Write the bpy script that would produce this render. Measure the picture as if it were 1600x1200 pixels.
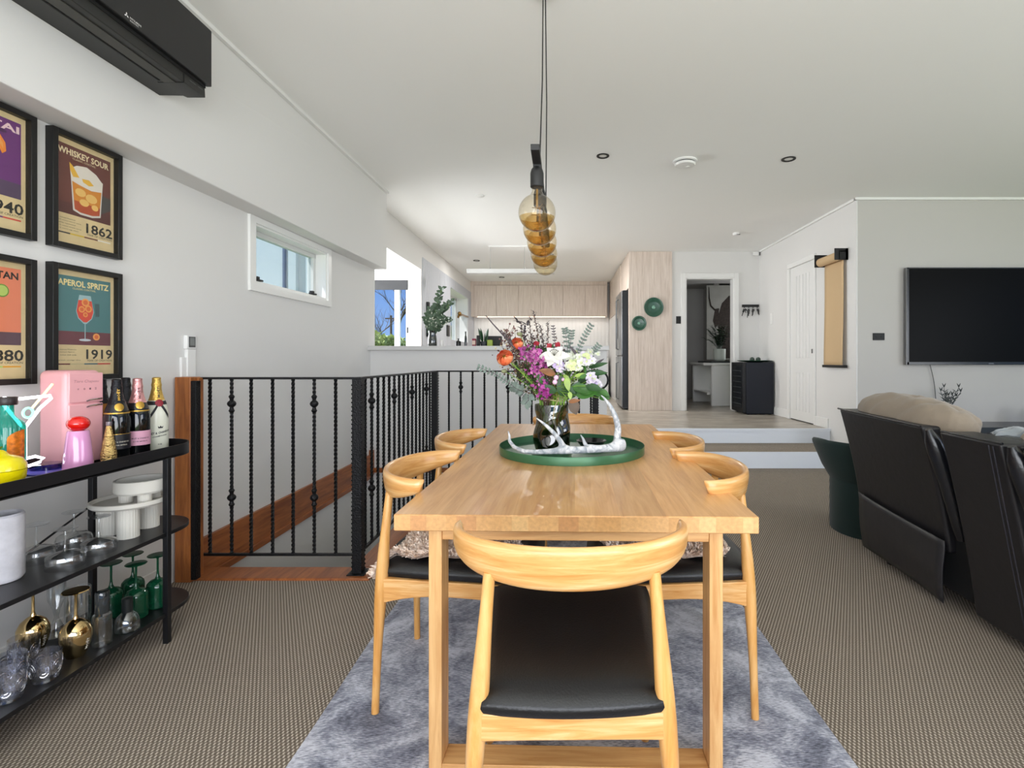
import bpy, bmesh, math, random
from mathutils import Vector, Matrix, Euler
for _o in list(bpy.data.objects):
    bpy.data.objects.remove(_o)
scene = bpy.context.scene
COL = scene.collection
PI = math.pi
# ------------------------------------------------------------------ camera
HC, FPX, CX, CY = 1.177, 800.0, 880.0, 562.0
cam_data = bpy.data.cameras.new('camera')
cam_data.sensor_width = 36.0
cam_data.lens = 18.0
cam_data.shift_x = -(CX - 800.0) / 1600.0
cam_data.shift_y = -(600.0 - CY) / 1600.0
cam_data.clip_start = 0.02
cam_data.clip_end = 400
cam = bpy.data.objects.new('camera', cam_data)
cam.location = (0, 0, HC)
cam.rotation_euler = (PI / 2, 0, 0)
COL.objects.link(cam)
scene.camera = cam
# ------------------------------------------------------------------ world
def lin(c):
    if isinstance(c, str):
        c = c.lstrip('#')
        c = [int(c[i:i + 2], 16) / 255 for i in (0, 2, 4)]
    return tuple(((v / 12.92) if v <= 0.04045 else ((v + 0.055) / 1.055) ** 2.4) for v in c[:3]) + (1,)
w = bpy.data.worlds.new('world')
scene.world = w
w.use_nodes = True
nt = w.node_tree
nt.nodes.clear()
wo = nt.nodes.new('ShaderNodeOutputWorld')
bg = nt.nodes.new('ShaderNodeBackground')
tc = nt.nodes.new('ShaderNodeTexCoord')
sp = nt.nodes.new('ShaderNodeSeparateXYZ')
rp = nt.nodes.new('ShaderNodeValToRGB')
nt.links.new(tc.outputs['Generated'], sp.inputs[0])
nt.links.new(sp.outputs['Z'], rp.inputs[0])
el = rp.color_ramp.elements
el[0].position = 0.0; el[0].color = lin('#a4c4f4')
el[1].position = 0.16; el[1].color = lin('#76a4ec')
nt.links.new(rp.outputs[0], bg.inputs[0])
bg.inputs[1].default_value = 0.47
nt.links.new(bg.outputs[0], wo.inputs[0])
# ------------------------------------------------------------------ lights (daylight through the glazing behind and beside the camera, plus added fills in alcove and hall)
def area(name, loc, rot, sx, sy, power, col=(1, 1, 1)):
    l = bpy.data.lights.new(name, 'AREA')
    l.shape = 'RECTANGLE'; l.size = sx; l.size_y = sy; l.energy = power; l.color = col
    o = bpy.data.objects.new(name, l)
    o.location = loc; o.rotation_euler = rot
    COL.objects.link(o)
    return o
area('daylight_behind', (0.4, -2.35, 1.3), (PI / 2 + 0.70, 0, 0), 4.6, 2.3, 118, (0.975, 0.985, 1))
area('daylight_living', (6.9, 0.2, 1.3), (0, PI / 2 + 0.45, 0), 2.3, 3.4, 62, (0.975, 0.985, 1))
area('alcove_fill', (-4.25, 6.5, 1.7), (0, -PI / 2, 0), 1.5, 1.7, 78, (0.95, 0.97, 1))  # unseen fill before a solid wall, added to light the right wall
area('hall_fill', (3.85, 9.6, 1.9), (0, PI / 2, 0), 1.2, 0.8, 5, (0.97, 0.98, 1))  # unseen fill added to brighten the dim hall
sun = bpy.data.lights.new('sun', 'SUN'); sun.energy = 3.0; sun.angle = 0.01; sun.color = (1, 0.96, 0.9)
suno = bpy.data.objects.new('sun', sun); COL.objects.link(suno)
suno.rotation_euler = Vector((0.42, 0.30, -0.86)).to_track_quat('-Z', 'Y').to_euler()
scene.view_settings.view_transform = 'Standard'
scene.view_settings.look = 'None'
scene.view_settings.gamma = 1.0
scene.view_settings.use_curve_mapping = False
scene.view_settings.exposure = 1.15
scene.cycles.use_denoising = True
scene.cycles.max_bounces = 10
scene.cycles.diffuse_bounces = 6
scene.cycles.glossy_bounces = 4
scene.cycles.transparent_max_bounces = 24
scene.cycles.sample_clamp_indirect = 6
scene.cycles.caustics_reflective = False
scene.cycles.caustics_refractive = False

# ------------------------------------------------------------------ pixel helpers
def F(x, y, Y):
    return (x - CX) / FPX * Y, HC - (y - CY) / FPX * Y
def P(x, y, Y):
    X, Z = F(x, y, Y)
    return Vector((X, Y, Z))
def G(x, y, z):
    Y = (HC - z) * FPX / (y - CY)
    return (x - CX) / FPX * Y, Y

# ------------------------------------------------------------------ materials
MATS = {}
def newmat(name):
    m = bpy.data.materials.new(name); m.use_nodes = True
    n = m.node_tree; n.nodes.clear()
    out = n.nodes.new('ShaderNodeOutputMaterial')
    b = n.nodes.new('ShaderNodeBsdfPrincipled')
    n.links.new(b.outputs[0], out.inputs[0])
    return m, n, b, out
def mat(name, col, rough=0.5, metal=0.0, bump=0.0, bscale=60.0, var=0.0, vscale=8.0, sheen=0.0, coat=0.0, emit=None, estr=0.0, spec=None):
    if name in MATS: return MATS[name]
    m, n, b, out = newmat(name)
    b.inputs['Base Color'].default_value = lin(col)
    b.inputs['Roughness'].default_value = rough
    b.inputs['Metallic'].default_value = metal
    if spec is not None: b.inputs['Specular IOR Level'].default_value = spec
    if sheen: b.inputs['Sheen Weight'].default_value = sheen
    if coat: b.inputs['Coat Weight'].default_value = coat; b.inputs['Coat Roughness'].default_value = 0.08
    if emit: b.inputs['Emission Color'].default_value = lin(emit); b.inputs['Emission Strength'].default_value = estr
    if bump or var:
        t = n.nodes.new('ShaderNodeTexCoord')
    if var:
        ns = n.nodes.new('ShaderNodeTexNoise'); ns.inputs['Scale'].default_value = vscale; ns.inputs['Detail'].default_value = 5
        n.links.new(t.outputs['Object'], ns.inputs['Vector'])
        cr = n.nodes.new('ShaderNodeValToRGB')
        c = lin(col)
        cr.color_ramp.elements[0].position = 0.3; cr.color_ramp.elements[1].position = 0.7
        cr.color_ramp.elements[0].color = tuple(max(0, v * (1 - var)) for v in c[:3]) + (1,)
        cr.color_ramp.elements[1].color = tuple(min(1, v * (1 + var)) for v in c[:3]) + (1,)
        n.links.new(ns.outputs['Fac'], cr.inputs[0]); n.links.new(cr.outputs[0], b.inputs['Base Color'])
    if bump:
        nb = n.nodes.new('ShaderNodeTexNoise'); nb.inputs['Scale'].default_value = bscale; nb.inputs['Detail'].default_value = 4
        n.links.new(t.outputs['Object'], nb.inputs['Vector'])
        bp = n.nodes.new('ShaderNodeBump'); bp.inputs['Strength'].default_value = bump; bp.inputs['Distance'].default_value = 0.01
        n.links.new(nb.outputs['Fac'], bp.inputs['Height']); n.links.new(bp.outputs[0], b.inputs['Normal'])
    MATS[name] = m
    return m
def wood(name, c1, c2, axis='y', scale=1.0, rough=0.4, stretch=12.0, plank=None, c3=None, coat=0.0, ring=True):
    """grain running along `axis`; plank = (width, axis) makes staves of slightly different tone"""
    if name in MATS: return MATS[name]
    m, n, b, out = newmat(name)
    t = n.nodes.new('ShaderNodeTexCoord')
    mp = n.nodes.new('ShaderNodeMapping')
    s = [stretch * scale] * 3
    for q in axis: s['xyz'.index(q)] = scale
    mp.inputs['Scale'].default_value = s
    n.links.new(t.outputs['Object'], mp.inputs[0])
    vec = mp.outputs[0]
    pn = None
    if plank:
        pw, pax = plank
        sx = n.nodes.new('ShaderNodeSeparateXYZ'); n.links.new(t.outputs['Object'], sx.inputs[0])
        dv = n.nodes.new('ShaderNodeMath'); dv.operation = 'DIVIDE'; dv.inputs[1].default_value = pw
        n.links.new(sx.outputs['XYZ'.index(pax.upper())], dv.inputs[0])
        fl = n.nodes.new('ShaderNodeMath'); fl.operation = 'FLOOR'; n.links.new(dv.outputs[0], fl.inputs[0])
        pn = n.nodes.new('ShaderNodeTexWhiteNoise'); pn.noise_dimensions = '1D'; n.links.new(fl.outputs[0], pn.inputs['W'])
        ml = n.nodes.new('ShaderNodeVectorMath'); ml.operation = 'SCALE'; ml.inputs['Scale'].default_value = 7.0
        n.links.new(pn.outputs['Color'], ml.inputs[0])
        ad = n.nodes.new('ShaderNodeVectorMath'); ad.operation = 'ADD'
        n.links.new(vec, ad.inputs[0]); n.links.new(ml.outputs[0], ad.inputs[1]); vec = ad.outputs[0]
    ns = n.nodes.new('ShaderNodeTexNoise'); ns.inputs['Scale'].default_value = 2.2; ns.inputs['Detail'].default_value = 8; ns.inputs['Roughness'].default_value = 0.62
    ns.inputs['Distortion'].default_value = 0.6
    n.links.new(vec, ns.inputs['Vector'])
    cr = n.nodes.new('ShaderNodeValToRGB')
    cr.color_ramp.elements[0].position = 0.32; cr.color_ramp.elements[1].position = 0.68
    cr.color_ramp.elements[0].color = lin(c1); cr.color_ramp.elements[1].color = lin(c2)
    if c3:
        e = cr.color_ramp.elements.new(0.5); e.color = lin(c3)
    n.links.new(ns.outputs['Fac'], cr.inputs[0])
    colr = cr.outputs[0]
    if pn:
        hs = n.nodes.new('ShaderNodeHueSaturation')
        mr = n.nodes.new('ShaderNodeMapRange'); mr.inputs['To Min'].default_value = 0.88; mr.inputs['To Max'].default_value = 1.12
        n.links.new(pn.outputs['Value'], mr.inputs[0]); n.links.new(mr.outputs[0], hs.inputs['Value'])
        n.links.new(colr, hs.inputs['Color']); colr = hs.outputs[0]
    n.links.new(colr, b.inputs['Base Color'])
    b.inputs['Roughness'].default_value = rough
    if coat: b.inputs['Coat Weight'].default_value = coat; b.inputs['Coat Roughness'].default_value = 0.15
    bp = n.nodes.new('ShaderNodeBump'); bp.inputs['Strength'].default_value = 0.08; bp.inputs['Distance'].default_value = 0.004
    n.links.new(ns.outputs['Fac'], bp.inputs['Height']); n.links.new(bp.outputs[0], b.inputs['Normal'])
    MATS[name] = m
    return m
def glass(name, tint, body=0.06, edge=0.55, gloss=0.10, alpha=0.0):
    """thin drinking glass: see-through with a darker rim and a clear reflection"""
    if name in MATS: return MATS[name]
    m = bpy.data.materials.new(name); m.use_nodes = True
    n = m.node_tree; n.nodes.clear()
    out = n.nodes.new('ShaderNodeOutputMaterial')
    tr = n.nodes.new('ShaderNodeBsdfTransparent')
    lw = n.nodes.new('ShaderNodeLayerWeight'); lw.inputs['Blend'].default_value = 0.35
    mx = n.nodes.new('ShaderNodeMix'); mx.data_type = 'RGBA'
    c = lin(tint)
    mx.inputs[6].default_value = tuple(v * (1 - body) + (1 - body) * 0.0 for v in c[:3]) + (1,)
    mx.inputs[7].default_value = tuple(v * (1 - edge) for v in c[:3]) + (1,)
    n.links.new(lw.outputs['Facing'], mx.inputs[0]); n.links.new(mx.outputs[2], tr.inputs[0])
    gl = n.nodes.new('ShaderNodeBsdfGlossy'); gl.inputs['Roughness'].default_value = 0.04
    gl.inputs[0].default_value = (0.95, 0.95, 0.95, 1)
    lf = n.nodes.new('ShaderNodeLayerWeight'); lf.inputs['Blend'].default_value = 0.5
    pw = n.nodes.new('ShaderNodeMath'); pw.operation = 'POWER'; pw.inputs[1].default_value = 4.5
    n.links.new(lf.outputs['Facing'], pw.inputs[0])
    ad = n.nodes.new('ShaderNodeMath'); ad.operation = 'MULTIPLY_ADD'; ad.use_clamp = True; ad.inputs[1].default_value = 0.75; ad.inputs[2].default_value = 0.035 + gloss * 0.35
    n.links.new(pw.outputs[0], ad.inputs[0])
    ms = n.nodes.new('ShaderNodeMixShader')
    n.links.new(ad.outputs[0], ms.inputs[0]); n.links.new(tr.outputs[0], ms.inputs[1]); n.links.new(gl.outputs[0], ms.inputs[2])
    res = ms.outputs[0]
    if alpha:
        df = n.nodes.new('ShaderNodeBsdfDiffuse'); df.inputs[0].default_value = c
        m2 = n.nodes.new('ShaderNodeMixShader'); m2.inputs[0].default_value = alpha
        n.links.new(res, m2.inputs[1]); n.links.new(df.outputs[0], m2.inputs[2]); res = m2.outputs[0]
    n.links.new(res, out.inputs[0])
    MATS[name] = m
    return m

# ------------------------------------------------------------------ mesh builder
class MB:
    def __init__(s):
        s.v = []; s.f = []; s.m = []
    def add(s, vs, fs, m=None):
        b = len(s.v)
        s.v.extend(Vector(v) for v in vs)
        s.f.extend(tuple(b + i for i in f) for f in fs)
        s.m.extend([m] * len(fs))
        return s
    def box(s, x0, x1, y0, y1, z0, z1, m=None):
        vs = [(x0, y0, z0), (x1, y0, z0), (x1, y1, z0), (x0, y1, z0), (x0, y0, z1), (x1, y0, z1), (x1, y1, z1), (x0, y1, z1)]
        return s.hexa(vs, m)
    def hexa(s, vs, m=None):
        return s.add(vs, [(3, 2, 1, 0), (4, 5, 6, 7), (0, 1, 5, 4), (1, 2, 6, 5), (2, 3, 7, 6), (3, 0, 4, 7)], m)
    def tube(s, pts, rad, n=10, m=None, cap=True, flat=1.0, up=None):
        pts = [Vector(p) for p in pts]
        if not isinstance(rad, (list, tuple)): rad = [rad] * len(pts)
        vs = []; fs = []
        prev = None
        for i, p in enumerate(pts):
            d = (pts[min(i + 1, len(pts) - 1)] - pts[max(i - 1, 0)])
            if d.length < 1e-9: d = Vector((0, 0, 1))
            d.normalize()
            if prev is None:
                a = up and Vector(up) or (Vector((0, 0, 1)) if abs(d.z) < 0.9 else Vector((1, 0, 0)))
                u = (a - d * a.dot(d)).normalized()
            else:
                u = (prev - d * prev.dot(d)).normalized()
            prev = u
            v = d.cross(u)
            for k in range(n):
                t = 2 * PI * k / n
                vs.append(p + (u * math.cos(t) * flat + v * math.sin(t)) * rad[i])
        for i in range(len(pts) - 1):
            for k in range(n):
                a = i * n + k; b = i * n + (k + 1) % n
                fs.append((a, b, b + n, a + n))
        if cap:
            fs.append(tuple(range(n - 1, -1, -1)))
            fs.append(tuple(range((len(pts) - 1) * n, len(pts) * n)))
        return s.add(vs, fs, m)
    def lathe(s, prof, c=(0, 0, 0), n=32, m=None, rib=0.0, ribn=24, a0=0.0, a1=2 * PI, ribz=None, sx=1.0, sy=1.0):
        full = abs(a1 - a0 - 2 * PI) < 1e-6
        cnt = n if full else n + 1
        vs = []; fs = []
        for (r, z) in prof:
            for k in range(cnt):
                t = a0 + (a1 - a0) * k / n
                rr = r
                if rib and (ribz is None or ribz[0] <= z <= ribz[1]):
                    rr = r * (1 + rib * math.cos(ribn * t))
                vs.append((c[0] + rr * math.cos(t) * sx, c[1] + rr * math.sin(t) * sy, c[2] + z))
        for i in range(len(prof) - 1):
            for k in range(n):
                a = i * cnt + k; b = i * cnt + (k + 1) % cnt
                if not full: b = i * cnt + k + 1
                fs.append((a, b, b + cnt, a + cnt))
        if full and len(prof) == 2:
            if prof[0][0] > 1e-5: fs.append(tuple(range(n - 1, -1, -1)))
            if prof[-1][0] > 1e-5: fs.append(tuple(range((len(prof) - 1) * n, len(prof) * n)))
        return s.add(vs, fs, m)
    def sphere(s, c, r, nu=16, nv=10, m=None, sc=(1, 1, 1), noise=0.0, rnd=None):
        c = Vector(c); vs = [c + Vector((0, 0, -r * sc[2]))]; fs = []
        for j in range(1, nv):
            ph = -PI / 2 + PI * j / nv
            for i in range(nu):
                t = 2 * PI * i / nu
                q = 1 + (rnd.uniform(-noise, noise) if rnd else 0)
                vs.append(c + Vector((math.cos(ph) * math.cos(t) * sc[0], math.cos(ph) * math.sin(t) * sc[1], math.sin(ph) * sc[2])) * r * q)
        vs.append(c + Vector((0, 0, r * sc[2])))
        for i in range(nu):
            fs.append((0, 1 + (i + 1) % nu, 1 + i))
            fs.append((len(vs) - 1, 1 + (nv - 2) * nu + i, 1 + (nv - 2) * nu + (i + 1) % nu))
        for j in range(nv - 2):
            for i in range(nu):
                a = 1 + j * nu + i; b = 1 + j * nu + (i + 1) % nu
                fs.append((a, b, b + nu, a + nu))
        return s.add(vs, fs, m)
    def prism(s, poly, d, m=None, T=None):
        """poly in local xy, thickness d along local +z; T maps to space"""
        T = T or Matrix()
        n = len(poly)
        vs = [T @ Vector((x, y, 0)) for x, y in poly] + [T @ Vector((x, y, d)) for x, y in poly]
        fs = [tuple(range(n - 1, -1, -1)), tuple(range(n, 2 * n))] + [(i, (i + 1) % n, n + (i + 1) % n, n + i) for i in range(n)]
        return s.add(vs, fs, m)
    def flat(s, poly, z, m=None, T=None):
        T = T or Matrix()
        return s.add([T @ Vector((x, y, z)) for x, y in poly], [tuple(range(len(poly)))], m)
    def loft(s, rings, m=None, cap=True, closed=True):
        n = len(rings[0]); vs = [p for r in rings for p in r]; fs = []
        for i in range(len(rings) - 1):
            for k in range(n if closed else n - 1):
                a = i * n + k; b = i * n + (k + 1) % n
                fs.append((a, b, b + n, a + n))
        if cap and closed:
            fs.append(tuple(range(n - 1, -1, -1))); fs.append(tuple(range((len(rings) - 1) * n, len(rings) * n)))
        return s.add(vs, fs, m)
    def xf(s, T, start=0):
        for i in range(start, len(s.v)): s.v[i] = T @ s.v[i]
        return s
    def text(s, txt, w, h, T, m=None, d=0.0006, cx=0.0, cy=0.0, shear=0.0, bold=0.0):
        """lettering scaled to a w x h box centred on (cx, cy) in T's local xy"""
        cu = bpy.data.curves.new('lettering', 'FONT'); cu.body = txt; cu.size = 1.0; cu.resolution_u = 2; cu.shear = shear; cu.offset = bold
        ob = bpy.data.objects.new('lettering', cu)
        me = bpy.data.meshes.new_from_object(ob)
        bpy.data.objects.remove(ob); bpy.data.curves.remove(cu)
        xs = [v.co.x for v in me.vertices]; ys = [v.co.y for v in me.vertices]
        if not xs: return s
        x0, x1, y0, y1 = min(xs), max(xs), min(ys), max(ys)
        kx = w / max(1e-6, x1 - x0); ky = h / max(1e-6, y1 - y0)
        vs = [T @ Vector(((v.co.x - (x0 + x1) / 2) * kx + cx, (v.co.y - (y0 + y1) / 2) * ky + cy, d)) for v in me.vertices]
        s.add(vs, [tuple(p.vertices) for p in me.polygons], m)
        bpy.data.meshes.remove(me)
        return s
    def build(s, name, m, parent=None, world=False, smooth=True, bevel=0.0, seg=2, sub=0, ang=35, solid=0.0, props=None):
        me = bpy.data.meshes.new(name)
        vs = s.v
        if world and parent is not None:
            T = wmat(parent).inverted(); vs = [T @ v for v in vs]
        me.from_pydata([tuple(v) for v in vs], [], s.f)
        keys = []
        for k in s.m:
            if k not in keys: keys.append(k)
        slots = []
        for k in keys:
            mm = m if k is None else k
            me.materials.append(mm); slots.append(mm)
        if len(keys) > 1:
            idx = {k: i for i, k in enumerate(keys)}
            me.polygons.foreach_set('material_index', [idx[k] for k in s.m])
        if smooth:
            me.polygons.foreach_set('use_smooth', [True] * len(me.polygons))
        me.update()
        o = bpy.data.objects.new(name, me)
        COL.objects.link(o)
        if parent is not None: o.parent = parent
        if bevel:
            b = o.modifiers.new('bevel', 'BEVEL'); b.width = bevel; b.segments = seg; b.limit_method = 'ANGLE'; b.angle_limit = math.radians(40)
            b.harden_normals = False
        if sub:
            b = o.modifiers.new('subsurf', 'SUBSURF'); b.levels = sub; b.render_levels = sub
        if solid:
            b = o.modifiers.new('solid', 'SOLIDIFY'); b.thickness = solid; b.offset = 0
        if smooth and not sub:
            try: me.set_sharp_from_angle(angle=math.radians(ang))
            except Exception: pass
        if props:
            for k, v in props.items(): o[k] = v
        return o
def wmat(o):
    M = o.matrix_basis.copy() if o.parent is None else wmat(o.parent) @ o.matrix_basis
    return M
def thing(name, label, cat, loc=(0, 0, 0), rz=0.0, group=None):
    o = bpy.data.objects.new(name, None); COL.objects.link(o)
    o.empty_display_size = 0.1
    o.location = loc; o.rotation_euler = (0, 0, rz); o['label'] = label; o['category'] = cat
    if group: o['group'] = group
    return o
def tag(o, label, cat, group=None, kind=None):
    o['label'] = label; o['category'] = cat
    if group: o['group'] = group
    if kind: o['kind'] = kind
    return o
def struct(name, mb, m, **k):
    o = mb.build(name, m, **k); o['kind'] = 'structure'; return o
def dup(root, loc=None, rz=None, label=None, group=None):
    r = root.copy(); COL.objects.link(r)
    if loc is not None: r.location = loc
    if rz is not None: r.rotation_euler = (0, 0, rz)
    if label: r['label'] = label
    if group: r['group'] = group
    def kids(a, b):
        for ch in [x for x in bpy.data.objects if x.parent == a]:
            c = ch.copy(); COL.objects.link(c); c.parent = b; kids(ch, c)
    kids(root, r)
    return r
def bez(p0, p1, p2, n=8, p3=None):
    out = []
    for i in range(n + 1):
        t = i / n
        if p3 is None:
            out.append(Vector(p0) * (1 - t) ** 2 + Vector(p1) * 2 * t * (1 - t) + Vector(p2) * t * t)
        else:
            out.append(Vector(p0) * (1 - t) ** 3 + Vector(p1) * 3 * t * (1 - t) ** 2 + Vector(p2) * 3 * t * t * (1 - t) + Vector(p3) * t ** 3)
    return out
R = random.Random(7)
M_paint = mat('wall_paint', '#dedddb', 0.75, bump=0.03, bscale=180)
M_ceil = mat('ceiling_paint', '#f3f3f1', 0.85)
M_trimw = mat('white_gloss_trim', '#e9e9e7', 0.35)
M_black = mat('black_metal', '#1b1b1d', 0.35, 0.3)
M_blackm = mat('matt_black', '#0d0d0e', 0.55)
# ================================================================== ROOM SHELL
ZC, ZK, ZS = 2.95, 0.343, 0.173
def carpet_mat():
    m, n, b, out = newmat('looped_carpet')
    t = n.nodes.new('ShaderNodeTexCoord')
    sx = n.nodes.new('ShaderNodeSeparateXYZ'); n.links.new(t.outputs['Object'], sx.inputs[0])
    def sine(o, k, p=0.0):
        a = n.nodes.new('ShaderNodeMath'); a.operation = 'MULTIPLY_ADD'; a.inputs[1].default_value = 2 * PI / k; a.inputs[2].default_value = p; n.links.new(o, a.inputs[0])
        c = n.nodes.new('ShaderNodeMath'); c.operation = 'SINE'; n.links.new(a.outputs[0], c.inputs[0]); return c.outputs[0]
    pr = n.nodes.new('ShaderNodeMath'); pr.operation = 'MULTIPLY'
    n.links.new(sine(sx.outputs['X'], 0.0141), pr.inputs[0]); n.links.new(sine(sx.outputs['Y'], 0.0248), pr.inputs[1])
    ns = n.nodes.new('ShaderNodeTexNoise'); ns.inputs['Scale'].default_value = 300; ns.inputs['Detail'].default_value = 3
    n.links.new(t.outputs['Object'], ns.inputs['Vector'])
    ad = n.nodes.new('ShaderNodeMath'); ad.operation = 'MULTIPLY_ADD'; ad.inputs[1].default_value = 0.55; n.links.new(ns.outputs['Fac'], ad.inputs[0]); h_ = n.nodes.new('ShaderNodeMath'); h_.operation = 'MULTIPLY'; h_.inputs[1].default_value = 0.5; n.links.new(pr.outputs[0], h_.inputs[0]); n.links.new(h_.outputs[0], ad.inputs[2])
    cr = n.nodes.new('ShaderNodeValToRGB'); n.links.new(ad.outputs[0], cr.inputs[0])
    cr.color_ramp.elements[0].position = 0.22; cr.color_ramp.elements[0].color = lin('#70665b'); cr.color_ramp.elements[1].position = 0.66; cr.color_ramp.elements[1].color = lin('#c9beb0')
    n.links.new(cr.outputs[0], b.inputs['Base Color'])
    b.inputs['Roughness'].default_value = 0.95; b.inputs['Specular IOR Level'].default_value = 0.1
    bp = n.nodes.new('ShaderNodeBump'); bp.inputs['Strength'].default_value = 0.5; bp.inputs['Distance'].default_value = 0.003; bp.invert = False
    n.links.new(pr.outputs[0], bp.inputs['Height']); n.links.new(bp.outputs[0], b.inputs['Normal'])
    return m
M_carpet = carpet_mat()
M_kfloor = wood('washed_floor_boards', '#7f766b', '#cfc9bf', axis='x', scale=1.3, rough=0.3, stretch=5, plank=(0.19, 'y'), c3='#aaa195')
M_stairwood = wood('stained_rimu', '#7c4222', '#b06a38', axis='y', scale=1.3, rough=0.35, stretch=10)
M_postwood = wood('stained_rimu_post', '#7a421f', '#b87238', axis='z', scale=1.3, rough=0.35, stretch=10)
M_timber = wood('pale_oak_laminate', '#c6b5a7', '#e6d9ce', axis='z', scale=1.2, rough=0.5, stretch=26, c3='#d8c9bd')

# floors
f = MB()
f.box(-2.2, 7, -2.5, 2.73, -0.12, 0)
f.box(-1.034, 7, 2.73, 4.42, -0.12, 0)
f.box(0.33, 7, 4.42, 5.58, -0.12, 0)
struct('floor', f, M_carpet, smooth=False)
f = MB()
f.box(0.5, 3.24, 5.56, 6.18, 0.0, ZS)
struct('floor_lower_step_tread', f, M_carpet, smooth=False)
f = MB()
f.box(-2.12, 3.24, 5.42, 6.18, ZS, ZK)
f.v = []; f.f = []; f.m = []
f.box(-2.12, 0.45, 5.42, 6.2, ZK - 0.1, ZK)
f.box(-2.12, 3.24, 6.2, 12.0, ZK - 0.1, ZK)
f.box(1.8, 5.2, 8.4, 13.5, ZK - 0.1, ZK - 0.001)
struct('floor_kitchen', f, M_kfloor, smooth=False)
# risers
r_ = MB(); r_.box(0.45, 3.235, 5.545, 5.57, 0, ZS + 0.002); r_.box(0.45, 3.235, 6.165, 6.2, ZS, ZK + 0.003)
r_.box(0.45, 3.235, 6.15, 6.19, ZK - 0.025, ZK + 0.004)
r_.box(0.45, 0.5, 5.42, 6.2, 0, ZK + 0.002)
struct('trim_1', r_, mat('riser_paint', '#e4e9f1', 0.5), smooth=False)
# ceiling
c_ = MB(); c_.box(-2.3, 7, -2.5, 13.6, ZC, ZC + 0.1)
struct('ceiling', c_, M_ceil, smooth=False)
# left wall (slightly out of square) with window hole Y 3.36..4.40, z 1.675..2.095
def XW(Y): return -2.13 + 0.025 * Y
def wq(mb, Y0, Y1, z0, z1, t=0.16):
    mb.hexa([(XW(Y0) - t, Y0, z0), (XW(Y0), Y0, z0), (XW(Y1), Y1, z0), (XW(Y1) - t, Y1, z0),
             (XW(Y0) - t, Y0, z1), (XW(Y0), Y0, z1), (XW(Y1), Y1, z1), (XW(Y1) - t, Y1, z1)])
WY0, WY1, WZ0, WZ1 = 3.385, 4.375, 1.675, 2.085
l_ = MB()
wq(l_, -2.5, WY0, -2.6, ZC); wq(l_, WY1, 5.42, -2.6, ZC); wq(l_, WY0, WY1, -2.6, WZ0); wq(l_, WY0, WY1, WZ1, ZC)
struct('wall_left', l_, M_paint, smooth=False)
# bulkhead
b_ = MB()
bz = 2.128
def XB(Y, top):
    a = -1.953 + 0.0165 * Y
    return a + (0.045 * (1 - Y / 5.41) if top else 0)
Y0, Y1 = -2.5, 5.41
b_.hexa([(-2.2, Y0, bz), (XB(Y0, 0), Y0, bz), (XB(Y1, 0), Y1, bz), (-2.05, Y1, bz), (-2.2, Y0, ZC), (XB(0, 1), Y0, ZC), (XB(Y1, 1), Y1, ZC), (-2.05, Y1, ZC)])
struct('wall_left_bulkhead', b_, M_paint, bevel=0.006, smooth=False)
# beam over the alcove opening + kitchen left wall with window
k_ = MB()
k_.box(-2.23, -2.1, 5.42, 7.57, 2.51, ZC)
KW0, KW1, KZ0, KZ1 = 9.53, 11.25, 1.55, 2.52
k_.box(-2.23, -2.1, 7.57, KW0, ZK - 0.1, ZC); k_.box(-2.45, -2.1, KW1, 12.0, ZK - 0.1, ZC)
k_.box(-2.45, -2.1, KW0, KW1, ZK - 0.1, KZ0); k_.box(-2.45, -2.1, KW0, KW1, KZ1, ZC)
k_.box(-2.23, -2.1, 5.42, 7.57, ZK - 0.1, 1.27)
struct('wall_kitchen_left', k_, M_paint, smooth=False)
g_ = MB()   # vertical battens lining
yy = 7.62
while yy < 11.9:
    if yy + 0.07 < KW0 or yy > KW1: g_.box(-2.1, -2.088, yy, yy + 0.07, 1.2, 2.7)
    else:
        g_.box(-2.1, -2.088, yy, yy + 0.07, KZ1, 2.7); g_.box(-2.1, -2.088, yy, yy + 0.07, 1.2, KZ0)
    yy += 0.082
struct('trim_2', g_, mat('batten_grey_white', '#bfc2c9', 0.6), smooth=False)
# alcove beyond the opening
a_ = MB()
a_.box(-4.3, -2.23, 5.42, 5.55, -2.6, 2.9)
a_.box(-4.3, -3.55, 7.6, 7.72, -0.5, 2.9); a_.box(-2.30, -2.23, 7.6, 7.72, -0.5, 2.9)
a_.box(-3.55, -2.30, 7.6, 7.72, 2.36, 2.9); a_.box(-3.55, -2.30, 7.6, 7.72, -0.5, 1.1)
a_.box(-4.4, -4.3, 5.42, 7.72, -0.5, 2.9)
a_.box(-4.3, -2.23, 5.55, 7.6, 2.6, 2.9)
a_.box(-4.3, -2.23, 5.55, 7.6, 0.2, 0.343)
struct('wall_alcove', a_, M_paint, smooth=False)
# kitchen back wall + entry wall + rooms beyond
k2 = MB(); k2.box(-2.45, 1.9, 11.95, 12.1, ZK - 0.1, ZC)
struct('wall_kitchen_back', k2, mat('splashback_tiles', '#e3e2e0', 0.35), smooth=False)
gg = MB(); xx = -2.08
while xx < 1.05:
    gg.box(xx, xx + 0.075, 11.94, 11.952, 1.2, 2.2); xx += 0.085
struct('trim_3', gg, M_trimw, smooth=False)
DX0, DX1, DZ = 2.005, 2.80, 2.52
e_ = MB()
e_.box(1.785, DX0, 8.4, 8.52, ZK - 0.1, ZC); e_.box(DX1, 3.24, 8.4, 8.52, ZK - 0.1, ZC); e_.box(DX0, DX1, 8.4, 8.52, DZ, ZC)
struct('wall_entry', e_, M_paint, smooth=False)
h_ = MB()
h_.box(1.8, 1.92, 8.52, 11.6, ZK - 0.1, 2.7); h_.box(1.8, 3.9, 11.0, 11.12, ZK - 0.1, 2.7)
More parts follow.
